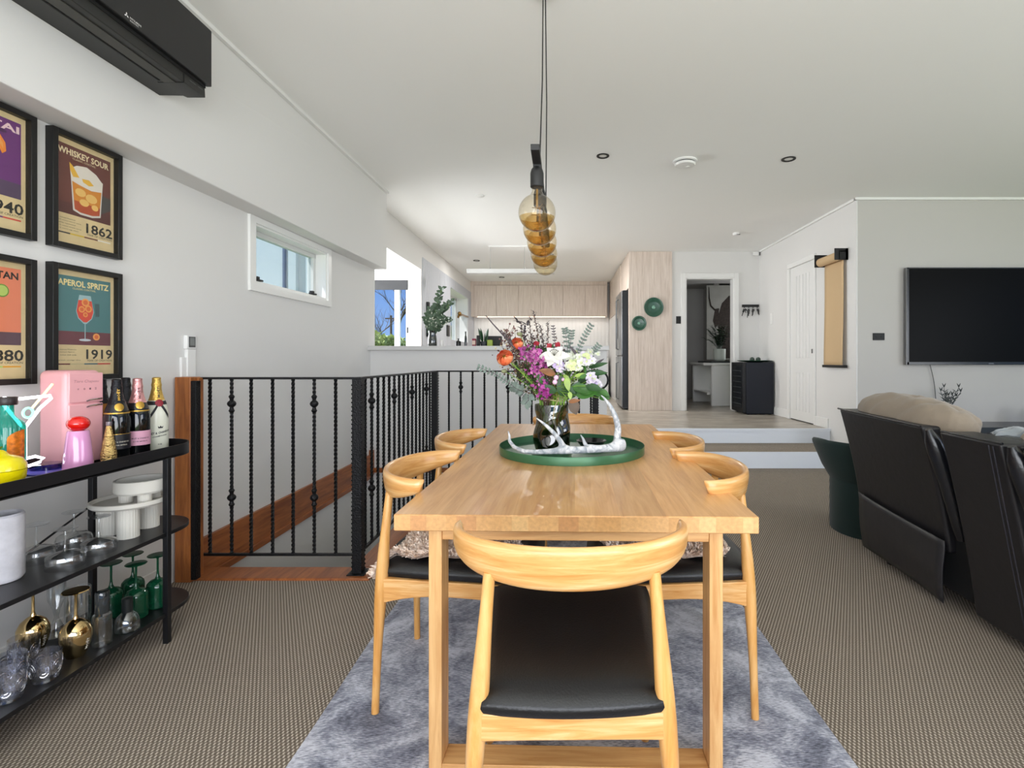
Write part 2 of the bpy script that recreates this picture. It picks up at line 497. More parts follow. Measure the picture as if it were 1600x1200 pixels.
h_.box(3.9, 4.0, 8.52, 11.0, ZK - 0.1, 2.7)
h_.box(1.8, 4.0, 8.52, 11.12, 2.7, 2.8)
h_.box(3.02, 3.12, 10.25, 11.0, ZK - 0.1, 2.7)
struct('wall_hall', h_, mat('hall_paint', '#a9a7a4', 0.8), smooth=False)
t_ = MB()
t_.box(DX0 - 0.075, DX0, 8.375, 8.4, ZK, DZ + 0.075); t_.box(DX1, DX1 + 0.075, 8.375, 8.4, ZK, DZ + 0.075)
t_.box(DX0, DX1, 8.375, 8.4, DZ, DZ + 0.075)
t_.box(DX0 - 0.01, DX0 + 0.02, 8.39, 8.53, ZK, DZ); t_.box(DX1 - 0.02, DX1 + 0.01, 8.39, 8.53, ZK, DZ)
t_.box(DX0 + 0.02, DX1 - 0.02, 8.39, 8.53, DZ - 0.02, DZ + 0.01)
struct('trim_4', t_, M_trimw, smooth=False, bevel=0.004)
# right wall and TV wall
XR = 3.215
w_ = MB()
w_.box(XR, XR + 0.12, 5.62, 8.52, -0.1, ZC)
struct('wall_right', w_, M_paint, smooth=False)
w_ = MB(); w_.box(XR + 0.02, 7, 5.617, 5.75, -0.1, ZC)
struct('wall_television', w_, mat('tv_wall_dimmed_paint', '#c2bfbb', 0.75), smooth=False)  # wall paint darkened to stand in for the weaker light here
# far right and rear walls with their glazed openings
w_ = MB(); w_.box(7, 7.1, -2.5, -1.6, -0.1, ZC); w_.box(7, 7.1, 4.7, 5.75, -0.1, ZC); w_.box(7, 7.1, -1.6, 4.7, 2.65, ZC)
struct('wall_living', w_, M_paint, smooth=False)
w_ = MB(); w_.box(-2.2, -1.9, -2.6, -2.5, -0.1, ZC); w_.box(4.3, 7.1, -2.6, -2.5, -0.1, ZC); w_.box(-1.9, 4.3, -2.6, -2.5, 2.65, ZC)
struct('wall_rear', w_, M_paint, smooth=False)
# baseboards
s_ = MB()
s_.hexa([(XW(-2.5), -2.5, 0), (XW(-2.5) + 0.018, -2.5, 0), (XW(2.62) + 0.018, 2.62, 0), (XW(2.62), 2.62, 0),
         (XW(-2.5), -2.5, 0.11), (XW(-2.5) + 0.014, -2.5, 0.11), (XW(2.62) + 0.014, 2.62, 0.11), (XW(2.62), 2.62, 0.11)])
struct('baseboard_left', s_, M_trimw, smooth=False)
s_ = MB()
s_.box(XR - 0.016, XR, 6.2, 6.55, ZK, ZK + 0.12); s_.box(XR - 0.016, XR, 7.28, 8.4, ZK, ZK + 0.12)
s_.box(XR - 0.016, XR, 5.60, 6.2, 0.0, 0.12)
struct('baseboard_right', s_, M_trimw, smooth=False, bevel=0.003)
s_ = MB(); s_.box(XR, 7, 5.60, 5.617, 0, 0.12)
struct('baseboard_television', s_, M_trimw, smooth=False, bevel=0.003)
# cornices
s_ = MB()
d = 0.024
s_.hexa([(XB(0, 1), -2.5, ZC - d), (XB(0, 1) + d, -2.5, ZC - d), (XB(Y1, 1) + d, Y1, ZC - d), (XB(Y1, 1), Y1, ZC - d),
         (XB(0, 1), -2.5, ZC), (XB(0, 1) + d, -2.5, ZC), (XB(Y1, 1) + d, Y1, ZC), (XB(Y1, 1), Y1, ZC)])
struct('trim_5', s_, M_trimw, smooth=False)
s_ = MB(); s_.box(XR - 0.025, XR, 5.6, 8.4, ZC - 0.025, ZC); s_.box(XR - 0.025, 7, 5.59, 5.617, ZC - 0.025, ZC)
struct('trim_6', s_, M_trimw, smooth=False)
# ---------------------------------------------------------------- stairwell
s_ = MB()
s_.box(-2.09, 0.33, 2.86, 5.4, -2.7, -2.6)
struct('floor_stairwell', s_, M_carpet, smooth=False)
s_ = MB()
s_.box(-2.1, -1.1, 2.77, 2.87, -2.6, -0.02)
s_.box(-1.14, -1.04, 2.87, 4.52, -2.6, -0.02)
s_.box(-1.14, 0.32, 4.44, 4.54, -2.6, -0.02)
s_.box(0.33, 0.45, 4.44, 5.3, -2.6, -0.02)
s_.box(-2.1, 0.452, 5.30, 5.42, -2.6, 1.275)
struct('wall_stairwell', s_, M_paint, smooth=False)
s_ = MB()   # threshold nosing boards round the well
s_.box(-2.05, -1.034, 2.725, 2.88, -0.03, 0.013)
s_.box(-1.18, -1.034, 2.88, 4.6, -0.03, 0.013)
s_.box(-1.034, 0.34, 4.42, 4.57, -0.03, 0.013)
struct('trim_7', s_, M_stairwood, smooth=False, bevel=0.006)
s_ = MB()   # fascia band on the left wall and the far wall
def fq(Y0, Y1, z00, z01, z10, z11, t):
    s_.hexa([(XW(Y0), Y0, z00), (XW(Y0) + t, Y0, z00), (XW(Y1) + t, Y1, z10), (XW(Y1), Y1, z10),
             (XW(Y0), Y0, z01), (XW(Y0) + t, Y0, z01), (XW(Y1) + t, Y1, z11), (XW(Y1), Y1, z11)])
fq(2.78, 5.30, -0.055, 0.165, -0.01, 0.20, 0.022)
fq(2.78, 5.30, -0.085, -0.045, -0.04, 0.0, 0.034)
s_.box(-2.02, -1.955, 5.268, 5.3, -0.01, 0.245)
s_.box(-1.97, 0.33, 5.275, 5.3, 0.012, 0.06)
struct('trim_8', s_, M_stairwood, smooth=False, bevel=0.003)
# newel post
nw = thing('newel_post', 'square stained timber newel post against the left wall at the start of the black railing', 'post', (-2.0, 2.75, 0))
m_ = MB(); m_.box(-2.05, -1.966, 2.70, 2.78, 0.0, 1.085); m_.build('shaft', M_postwood, nw, world=True, bevel=0.004)
m_ = MB(); m_.box(-1.966, -1.952, 2.742, 2.78, 0.0, 1.08); m_.build('side_board', M_postwood, nw, world=True, bevel=0.003)
# ---------------------------------------------------------------- window on the left wall
wn = thing('window_1', 'small white awning window high on the left wall below the bulkhead', 'window', (XW(3.9), 3.9, 1.66), -0.025)
wn['kind'] = 'structure'
def wr(mb, Y0, Y1, z0, z1, t0, t1):
    mb.hexa([(XW(Y0) + t0, Y0, z0), (XW(Y0) + t1, Y0, z0), (XW(Y1) + t1, Y1, z0), (XW(Y1) + t0, Y1, z0),
             (XW(Y0) + t0, Y0, z1), (XW(Y0) + t1, Y0, z1), (XW(Y1) + t1, Y1, z1), (XW(Y1) + t0, Y1, z1)])
m_ = MB(); wr(m_, 3.325, 3.385, 1.677, 2.083, 0, 0.016); wr(m_, 4.375, 4.43, 1.677, 2.083, 0, 0.016)
wr(m_, 3.325, 4.43, 1.63, 1.677, 0, 0.018); wr(m_, 3.325, 4.43, 2.083, 2.126, 0, 0.016)
m_.build('casing', M_trimw, wn, world=True)
m_ = MB()
wr(m_, 3.385, 4.375, 1.672, 1.70, -0.16, 0.0); wr(m_, 3.385, 3.40, 1.70, 2.085, -0.16, 0); wr(m_, 4.36, 4.375, 1.70, 2.085, -0.16, 0); wr(m_, 3.385, 4.375, 2.07, 2.087, -0.16, 0)
m_.build('reveal', M_trimw, wn, world=True)
m_ = MB(); al = mat('white_aluminium', '#d5d6d4', 0.4)
for a, b, c, d2 in ((3.40, 3.435, 1.70, 2.07), (4.32, 4.36, 1.70, 2.07), (3.40, 4.36, 1.70, 1.725), (3.40, 4.36, 2.035, 2.07)):
    wr(m_, a, b, c, d2, -0.13, -0.085)
fr1 = m_.build('sash', al, wn, world=True, bevel=0.004)
m_ = MB(); wr(m_, 3.435, 4.32, 1.725, 2.035, -0.112, -0.108)
m_.build('pane', glass('window_glass', '#f4f8fa', 0.0, 0.1, -0.09), fr1, world=True)
for yy in (3.50, 4.24):
    m_ = MB(); wr(m_, yy, yy + 0.09, 1.722, 1.734, -0.085, -0.06); wr(m_, yy + 0.01, yy + 0.04, 1.728, 1.75, -0.085, -0.055)
    m_.build('latch', M_blackm, wn, world=True, bevel=0.003)
# outside that window: neighbouring glazing on the exterior alcove face
m_ = MB()
ex = mat('exterior_pale_board', '#cfd6da', 0.6)
m_.box(-3.45, -2.95, 5.395, 5.42, 1.2, 2.8); m_.box(-2.88, -2.80, 5.36, 5.42, 1.2, 2.8); m_.box(-2.70, -2.66, 5.37, 5.42, 1.2, 2.8); m_.box(-2.50, -2.45, 5.36, 5.42, 1.2, 2.8)
struct('wall_exterior_cladding', m_, ex, smooth=False)
m_ = MB(); m_.box(-2.95, -2.93, 5.38, 5.42, 1.2, 2.8); struct('trim_9', m_, mat('slate_blue_strip', '#6b7792', 0.5), smooth=False)
m_ = MB(); m_.box(-3.32, -3.02, 5.385, 5.394, 1.2, 1.85); m_.box(-2.78, -2.72, 5.385, 5.394, 1.2, 1.87)
struct('window_4', m_, mat('exterior_glazing', '#8fb0c8', 0.15, 0.0, var=0.3, vscale=14), smooth=False)
# alcove window
wn = thing('window_2', 'tall sliding window beyond the bench with a dark blind across its head', 'window', (-2.9, 7.66, 1.1)); wn['kind'] = 'structure'
m_ = MB()
for a, b in ((-3.55, -3.50), (-2.51, -2.44), (-2.34, -2.30)):
    m_.box(a, b, 7.62, 7.69, 1.1, 2.36)
m_.box(-3.55, -2.30, 7.62, 7.69, 1.1, 1.15); m_.box(-3.55, -2.30, 7.62, 7.69, 2.33, 2.36)
fr2 = m_.build('window_frame', al, wn, world=True, bevel=0.003)
m_ = MB(); m_.box(-3.5, -2.34, 7.655, 7.66, 1.15, 2.33); m_.build('pane', MATS['window_glass'], fr2, world=True)
m_ = MB(); m_.box(-3.52, -2.31, 7.60, 7.618, 2.215, 2.36); m_.build('blind', mat('charcoal_blind', '#37383a', 0.85), wn, world=True)
m_ = MB(); m_.box(-2.32, -2.30, 7.595, 7.62, 1.57, 1.66); m_.build('latch', M_blackm, wn, world=True)
# kitchen window
wn = thing('window_3', 'narrow white framed window set deep in the battened kitchen wall', 'window', (-2.4, 10.4, 1.55)); wn['kind'] = 'structure'
m_ = MB()
m_.box(-2.40, -2.35, KW0, KW0 + 0.05, KZ0, KZ1); m_.box(-2.40, -2.35, KW1 - 0.05, KW1, KZ0, KZ1); m_.box(-2.40, -2.35, KW0, KW1, KZ0, KZ0 + 0.05); m_.box(-2.40, -2.35, KW0, KW1, KZ1 - 0.05, KZ1)
fr3 = m_.build('window_frame', al, wn, world=True)
m_ = MB(); m_.box(-2.38, -2.375, KW0 + 0.05, KW1 - 0.05, KZ0 + 0.05, KZ1 - 0.05); m_.build('pane', MATS['window_glass'], fr3, world=True)
# ---------------------------------------------------------------- right wall door
dr = thing('door_1', 'white grooved panel door in the bright right hand wall', 'door', (XR, 6.9, ZK)); dr['kind'] = 'structure'
m_ = MB()
m_.box(XR - 0.03, XR - 0.0, 7.22, 7.29, ZK, 2.459); m_.box(XR - 0.03, XR, 6.50, 7.29, 2.46, 2.53)
m_.box(XR - 0.018, XR, 6.505, 6.545, ZK, 2.46)
m_.build('door_frame', M_trimw, dr, world=True, bevel=0.005)
m_ = MB(); m_.box(XR - 0.010, XR + 0.0, 6.55, 7.215, ZK + 0.012, 2.455)
lf = m_.build('door_leaf', mat('door_paint', '#e6e6e4', 0.4), dr, world=True, bevel=0.002)
for (z0, z1) in ((ZK + 0.14, 1.0), (1.2, 2.32)):
    for k in range(5):
        y0 = 6.66 + k * 0.092
        m_ = MB(); m_.box(XR - 0.016, XR - 0.009, y0, y0 + 0.068, z0, z1); m_.build('groove_panel', MATS['door_paint'], lf, world=True, bevel=0.006)
m_ = MB(); m_.box(XR - 0.018, XR - 0.01, 6.575, 6.60, 1.26, 1.315); m_.build('keyhole_plate', mat('nickel', '#8a8a88', 0.3, 0.9), dr, world=True, bevel=0.002)
m_ = MB(); m_.box(XR - 0.006, XR, 6.55, 7.215, ZK, ZK + 0.014); m_.build('door_gap', M_blackm, dr, world=True)
# ================================================================== RAILING
rail = thing('stair_railing', 'black wrought iron railing with twisted balusters wrapping round the stairwell', 'railing', (-1.12, 2.8, 0))
M_iron = mat('wrought_iron', '#18181a', 0.38, 0.55, bump=0.5, bscale=120)
RT, RB = 1.072, 0.116
def twist_bar(x, y, z0, z1, r=0.0078, knuckle=False, pitch=0.045):
    m = MB(); rings = []; n = int((z1 - z0) / 0.011)
    for i in range(n + 1):
        z = z0 + (z1 - z0) * i / n; a = 2 * PI * (z - z0) / pitch / 2
        rings.append([Vector((x + r * 1.25 * math.cos(a + k * PI / 2), y + r * 1.25 * math.sin(a + k * PI / 2), z)) for k in range(4)])
    m.loft(rings)
    if knuckle:
        for zc in (z1 - 0.135, z0 + 0.31):
            prof = [(0.006, -0.052), (0.011, -0.046), (0.0155, -0.038), (0.011, -0.030), (0.009, -0.020), (0.019, -0.010), (0.0225, 0), (0.019, 0.010), (0.009, 0.020), (0.011, 0.030), (0.0155, 0.038), (0.011, 0.046), (0.006, 0.052)]
            m.lathe(prof, (x, y, zc), 12)
    m.build('baluster', M_iron, rail, world=True, smooth=knuckle, ang=40)
def post(x, y, w=0.025, z0=0.01, z1=RT):
    m = MB(); rr = random.Random(3)
    m.box(x - w, x + w, y - w, y + w, z0, z1)
    for k in range(44):       # hammered edges
        z = z0 + 0.02 + k * (z1 - z0 - 0.03) / 44
        for sx in (-1, 1):
            for sy in (-1, 1):
                m.sphere((x + sx * w, y + sy * w, z), 0.0048 + rr.random() * 0.001, 6, 4)
    o = m.build('post', M_iron, rail, world=True, bevel=0.0)
    m = MB(); m.box(x - w * 1.9, x + w * 1.9, y - w * 1.9, y + w * 1.9, z0, z0 + 0.008); m.build('base_plate', M_iron, rail, world=True, bevel=0.002)
# post against the timber newel
m = MB(); m.box(-1.965, -1.938, 2.70, 2.738, 0.014, 1.065); m.build('post', M_iron, rail, world=True, bevel=0.002)
post(-1.12, 2.80); post(-1.12, 4.47, z0=0.0); post(0.282, 4.49)
for px, kn in ((328.2, 0), (362, 1), (392.5, 0), (426, 0), (458, 0), (491, 1), (524.5, 0)):
    twist_bar((px - CX) / FPX * 2.79, 2.79, RB, RT, knuckle=bool(kn))
for k in range(15):
    twist_bar(-1.12, 2.895 + 0.1 * k, RB, RT, knuckle=k in (1, 5, 9, 13))
for k in range(13):
    twist_bar(-1.0 + 0.1035 * k, 4.48, RB, RT, knuckle=k in (1, 5, 9))
def bar(name, p0, p1, w, h):
    m = MB(); p0 = Vector(p0); p1 = Vector(p1); d = (p1 - p0).normalized(); n = Vector((-d.y, d.x, 0)) * w / 2; u = Vector((0, 0, h / 2))
    m.loft([[p0 - n - u, p0 + n - u, p0 + n + u, p0 - n + u], [p1 - n - u, p1 + n - u, p1 + n + u, p1 - n + u]])
    m.build(name, M_iron, rail, world=True, bevel=0.003)
bar('top_rail', (-1.99, 2.79, RT + 0.004), (-1.10, 2.79, RT + 0.004), 0.034, 0.012)
bar('top_rail', (-1.12, 2.78, RT + 0.004), (-1.12, 4.49, RT + 0.004), 0.034, 0.012)
bar('top_rail', (-1.13, 4.48, RT + 0.004), (0.29, 4.48, RT + 0.004), 0.034, 0.012)
bar('bottom_rail', (-1.99, 2.79, RB), (-1.14, 2.79, RB), 0.018, 0.014)
bar('bottom_rail', (-1.12, 2.81, RB), (-1.12, 4.46, RB), 0.018, 0.014)
bar('bottom_rail', (-1.10, 4.48, RB), (0.27, 4.48, RB), 0.018, 0.014)
sc_ = [P(927, 577, 4.49)]
for i in range(15):
    a = math.radians(100 - i * 17)
    sc_.append(P(934 + 16 * math.cos(a), 594 - 15 * math.sin(a), 4.49))
m = MB(); m.tube(sc_, [0.009] * 12 + [0.008, 0.007, 0.006, 0.004], 8); m.build('scroll', M_iron, rail, world=True)

# ================================================================== RUG
def rug_mat():
    m, n, b, out = newmat('blue_grey_viscose')
    t = n.nodes.new('ShaderNodeTexCoord')
    n1 = n.nodes.new('ShaderNodeTexNoise'); n1.inputs['Scale'].default_value = 5.5; n1.inputs['Detail'].default_value = 10; n1.inputs['Roughness'].default_value = 0.72; n1.inputs['Distortion'].default_value = 0.6
    n.links.new(t.outputs['Object'], n1.inputs['Vector'])
    mp = n.nodes.new('ShaderNodeMapping'); mp.inputs['Scale'].default_value = (60, 330, 100); n.links.new(t.outputs['Object'], mp.inputs[0])
    n2 = n.nodes.new('ShaderNodeTexNoise'); n2.inputs['Scale'].default_value = 1; n2.inputs['Detail'].default_value = 4
    n.links.new(mp.outputs[0], n2.inputs['Vector'])
    ad = n.nodes.new('ShaderNodeMath'); ad.operation = 'MULTIPLY_ADD'; ad.inputs[1].default_value = 0.62
    n.links.new(n2.outputs['Fac'], ad.inputs[0]); n.links.new(n1.outputs['Fac'], ad.inputs[2])
    cr = n.nodes.new('ShaderNodeValToRGB')
    cr.color_ramp.elements[0].position = 0.60; cr.color_ramp.elements[0].color = lin('#3a3e50')
    cr.color_ramp.elements[1].position = 0.93; cr.color_ramp.elements[1].color = lin('#cfd2de')
    e = cr.color_ramp.elements.new(0.765); e.color = lin('#868a9c')
    n.links.new(ad.outputs[0], cr.inputs[0]); n.links.new(cr.outputs[0], b.inputs['Base Color'])
    b.inputs['Roughness'].default_value = 0.75; b.inputs['Sheen Weight'].default_value = 0.25
    bp = n.nodes.new('ShaderNodeBump'); bp.inputs['Strength'].default_value = 0.35; bp.inputs['Distance'].default_value = 0.004
    n.links.new(n2.outputs['Fac'], bp.inputs['Height']); n.links.new(bp.outputs[0], b.inputs['Normal'])
    return m
m = MB(); rr = random.Random(5)
nx, ny = 34, 60
vs = []; fs = []
for j in range(ny + 1):
    for i in range(nx + 1):
        x = -0.803 + 1.655 * i / nx; y = 0.75 + 2.75 * j / ny
        ex_ = 0.004 * math.sin(y * 5 + i) if i in (0, nx) else 0
        z = 0.009 + 0.0012 * math.sin(x * 9 + y * 4) + 0.001 * math.sin(y * 13 - x * 3)
        if i in (0, nx) or j in (0, ny): z = 0.002
        vs.append((x + ex_, y, z))
for j in range(ny):
    for i in range(nx):
        a = j * (nx + 1) + i; fs.append((a, a + 1, a + nx + 2, a + nx + 1))
m.add(vs, fs)
rug = m.build('rug', rug_mat(), smooth=True)
tag(rug, 'blue grey mottled viscose rug lying under the dining table', 'rug')
RUGZ = 0.010

# ================================================================== DINING TABLE
M_tt = wood('oak_table_top', '#bd8650', '#dcac74', axis='y', scale=1.1, rough=0.33, stretch=16, plank=(0.125, 'x'), c3='#cf9b62', coat=0.15)
M_tl = wood('oak_table_leg', '#c08a50', '#e0b57c', axis='z', scale=1.4, rough=0.42, stretch=14)
M_ta = wood('oak_table_apron', '#b9834b', '#dcae74', axis='x', scale=1.4, rough=0.42, stretch=14)
tb = thing('dining_table', 'long solid oak dining table with square framed legs in the middle of the rug', 'table', (0.057, 2.40, RUGZ), -0.0255)
TW, TL = 0.5, 1.0
m = MB(); m.box(-TW, TW, -TL, TL, 0.694, 0.74)
m.build('table_top', M_tt, tb, bevel=0.003)
# end grain staves on the near and far edges
def endgrain():
    ms = [mat('end_grain_%s' % q, c, 0.5, var=0.12, vscale=90) for q, c in zip(('honey', 'amber', 'straw', 'rust', 'sand'), ('#cfa069', '#c8975f', '#d5ab74', '#c08c5a', '#cb9b64'))]
    rr = random.Random(11)
    for sgn in (-1, 1):
        mb = MB(); x = -TW + 0.0015
        while x < TW - 0.002:
            wd = rr.choice([0.02, 0.028, 0.035, 0.045, 0.055, 0.07]); x1 = min(TW - 0.0015, x + wd)
            mb.box(x, x1, sgn * TL - 0.0008, sgn * TL + 0.0008, 0.697, 0.737, rr.choice(ms)); x = x1
        mb.build('end_grain_edge', ms[0], tb, smooth=False)
endgrain()
LX = 0.409
for sgn in (-1, 1):
    y0 = -TL + 0.022 if sgn < 0 else TL - 0.022 - 0.078; y1 = y0 + 0.078
    for sx in (-1, 1):
        m = MB(); a, b = sorted((sx * LX, sx * (LX - 0.037))); m.box(a, b, y0, y1, 0.0, 0.694); m.build('leg', M_tl, tb, bevel=0.002)
    m = MB(); m.box(-LX + 0.037, LX - 0.037, y0, y1, 0.0, 0.036); m.build('foot_rail', M_ta, tb, bevel=0.002)
    m = MB(); m.box(-LX + 0.037, LX - 0.037, y0 + 0.004, y1 - 0.004, 0.662, 0.694); m.build('apron', M_ta, tb, bevel=0.002)
for sx in (-1, 1):
    m = MB(); a, b = sorted((sx * 0.30, sx * 0.27)); m.box(a, b, -TL + 0.1, TL - 0.1, 0.655, 0.694); m.build('side_rail', M_tt, tb, bevel=0.002)
TZ = RUGZ + 0.74

# ================================================================== CHAIRS
M_cw = wood('honey_ash', '#c6873f', '#e8ba7c', axis='z', scale=1.6, rough=0.32, stretch=8, c3='#d9a25c', coat=0.25)
M_cb = wood('honey_ash_back', '#c68845', '#e9c38c', axis='xy', scale=2.0, rough=0.3, stretch=14, c3='#daa463', coat=0.3)
M_lea = mat('black_leather_seat', '#0f0f11', 0.36, bump=0.12, bscale=220)
def make_chair():
    c = thing('dining_chair', 'x', 'chair')
    # legs
    for sx in (-1, 1):
        pts = [(sx * 0.176, -0.243, 0.715), (sx * 0.190, -0.266, 0.60), (sx * 0.203, -0.268, 0.44), (sx * 0.213, -0.270, 0.25), (sx * 0.228, -0.272, 0.0)]
        path = bez(pts[0], (sx * 0.196, -0.268, 0.45), pts[-1], 14)
        rad = []
        for i in range(15):
            z = path[i].z
            rad.append(0.0125 + 0.0085 * math.exp(-((z - 0.42) / 0.17) ** 2))
        m = MB(); m.tube(path, rad, 16); m.build('leg', M_cw, c)
        path = bez((sx * 0.232, 0.212, 0.425), (sx * 0.236, 0.22, 0.2), (sx * 0.238, 0.235, 0.0), 10)
        m = MB(); m.tube(path, [0.0195 - 0.007 * i / 10 for i in range(11)], 16); m.build('leg', M_cw, c)
    def railp(p0, p1, h0, h1, hm, bow=0.0, name='seat_rail', t=0.011):
        p0 = Vector(p0); p1 = Vector(p1); d = (p1 - p0).normalized(); nn = Vector((-d.y, d.x, 0))
        rings = []
        for i in range(13):
            q = i / 12; p = p0.lerp(p1, q) + nn * bow * math.sin(PI * q)
            k = abs(2 * q - 1) ** 2.2; hh = hm + ((h0 if q < 0.5 else h1) - hm) * k
            rings.append([p - nn * t + Vector((0, 0, -hh)), p + nn * t + Vector((0, 0, -hh)), p + nn * t, p - nn * t])
        m = MB(); m.loft(rings); m.build(name, M_cb, c, bevel=0.003)
    railp((-0.20, -0.268, 0.437), (0.20, -0.268, 0.437), 0.058, 0.058, 0.052, -0.006)
    railp((-0.232, 0.212, 0.425), (0.232, 0.212, 0.425), 0.055, 0.055, 0.045, 0.008)
    for sx in (-1, 1):
        railp((sx * 0.202, -0.262, 0.437), (sx * 0.230, 0.21, 0.425), 0.085, 0.060, 0.050, 0.0)
    # seat pad: trapezoid, crowned
    m = MB(); N = 20
    def pad(i, j, top):
        u = -1 + 2 * i / N; v = -1 + 2 * j / N
        # rounded outline
        w_ = 0.193 + (0.252 - 0.193) * ((v + 1) / 2) ** 0.9
        su = u; sv = v
        x = w_ * su * (1 - 0.03 * (abs(sv) ** 6)); y = -0.012 + 0.268 * sv - 0.016 * (1 - su * su) * (1 if sv < 0 else -1) * abs(sv) ** 3
        e = (1 - abs(su) ** 5) * (1 - abs(sv) ** 6)
        z = 0.462 + 0.030 * (max(0, e) ** 0.5) - 0.012 * math.exp(-(su * su + sv * sv) / 0.4)
        if not top: z = 0.437 - 0.0 * e
        return Vector((x, y, z))
    vs = [pad(i, j, 1) for j in range(N + 1) for i in range(N + 1)]; fs = []
    for j in range(N):
        for i in range(N):
            a = j * (N + 1) + i; fs.append((a, a + 1, a + N + 2, a + N + 1))
    bnd = [i for i in range(N + 1)] + [j * (N + 1) + N for j in range(1, N + 1)] + [N * (N + 1) + i for i in range(N - 1, -1, -1)] + [j * (N + 1) for j in range(N - 1, 0, -1)]
    base = len(vs)
    for k in bnd:
        p = vs[k]; vs.append(Vector((p.x * 1.012, p.y * 1.01, 0.450)))
    for k in bnd:
        p = vs[k]; vs.append(Vector((p.x * 0.985, p.y * 0.985, 0.434)))
    n = len(bnd)
    for q in range(n):
        r = (q + 1) % n
        fs.append((bnd[r], bnd[q], base + q, base + r)); fs.append((base + r, base + q, base + n + q, base + n + r))
    fs.append(tuple(base + n + q for q in range(n - 1, -1, -1)))
    m.add(vs, fs); m.build('seat', M_lea, c, ang=60)
    # curved backrest
    rings = []; S = 44
    for i in range(S + 1):
        t = -1 + 2 * i / S
        ph = t * PI / 2 * 1.02
        ax, by = 0.266, 0.185
        cx_ = ax * math.sin(ph); cy_ = -0.29 + by * (1 - math.cos(ph))
        tx = ax * math.cos(ph); ty = by * math.sin(ph); L = math.hypot(tx, ty); tx /= L; ty /= L
        nx_, ny_ = ty, -tx     # outward
        e = 1 - abs(t) ** 2.2
        hh = 0.020 + 0.0285 * e
        th = 0.0125 + 0.001 * e
        if abs(t) > 0.93:
            k = math.sqrt(max(0.05, 1 - ((abs(t) - 0.93) / 0.07) ** 2)); hh *= k; th *= k
        zc = 0.787 - hh - 0.006 * (1 - e)
        ring = []
        for q in range(16):
            a = 2 * PI * q / 16
            lo = math.cos(a); ve = math.sin(a)
            ve2 = math.copysign(abs(ve) ** 0.75, ve); lo2 = math.copysign(abs(lo) ** 0.8, lo)
            lean = 0.16 * e
            off = th * lo2 + ve2 * hh * lean
            ring.append(Vector((cx_ + nx_ * off, cy_ + ny_ * off, zc + hh * ve2)))
        rings.append(ring)
    m = MB(); m.loft(rings); m.build('backrest', M_cb, c, ang=80)
    return c
proto = make_chair()
CG = 'elbow dining chairs round the table'
proto['group'] = CG
proto.location = (0.016, 1.335, RUGZ); proto.rotation_euler = (0, 0, 0.012)
proto['label'] = 'honey ash elbow chair with black seat at the near end of the table'
ch_ln = dup(proto, (-0.345, 1.915, RUGZ), -PI / 2 - 0.02, 'ash elbow chair holding a sheepskin, nearest on the railing side of the table')
ch_lf = dup(proto, (-0.335, 2.60, RUGZ), -PI / 2 - 0.03, 'ash elbow chair further along the railing side, only its curved back showing past the table')
ch_rn = dup(proto, (0.362, 1.905, RUGZ), PI / 2 - 0.04, 'ash elbow chair with sheepskin nearest on the sofa side of the table')
ch_rf = dup(proto, (0.372, 2.50, RUGZ), PI / 2 - 0.03, 'ash elbow chair further along the sofa side, in front of the white steps')
ch_end = dup(proto, (0.07, 3.33, RUGZ), PI - 0.02, 'ash elbow chair tucked in at the far head of the table behind the vase')

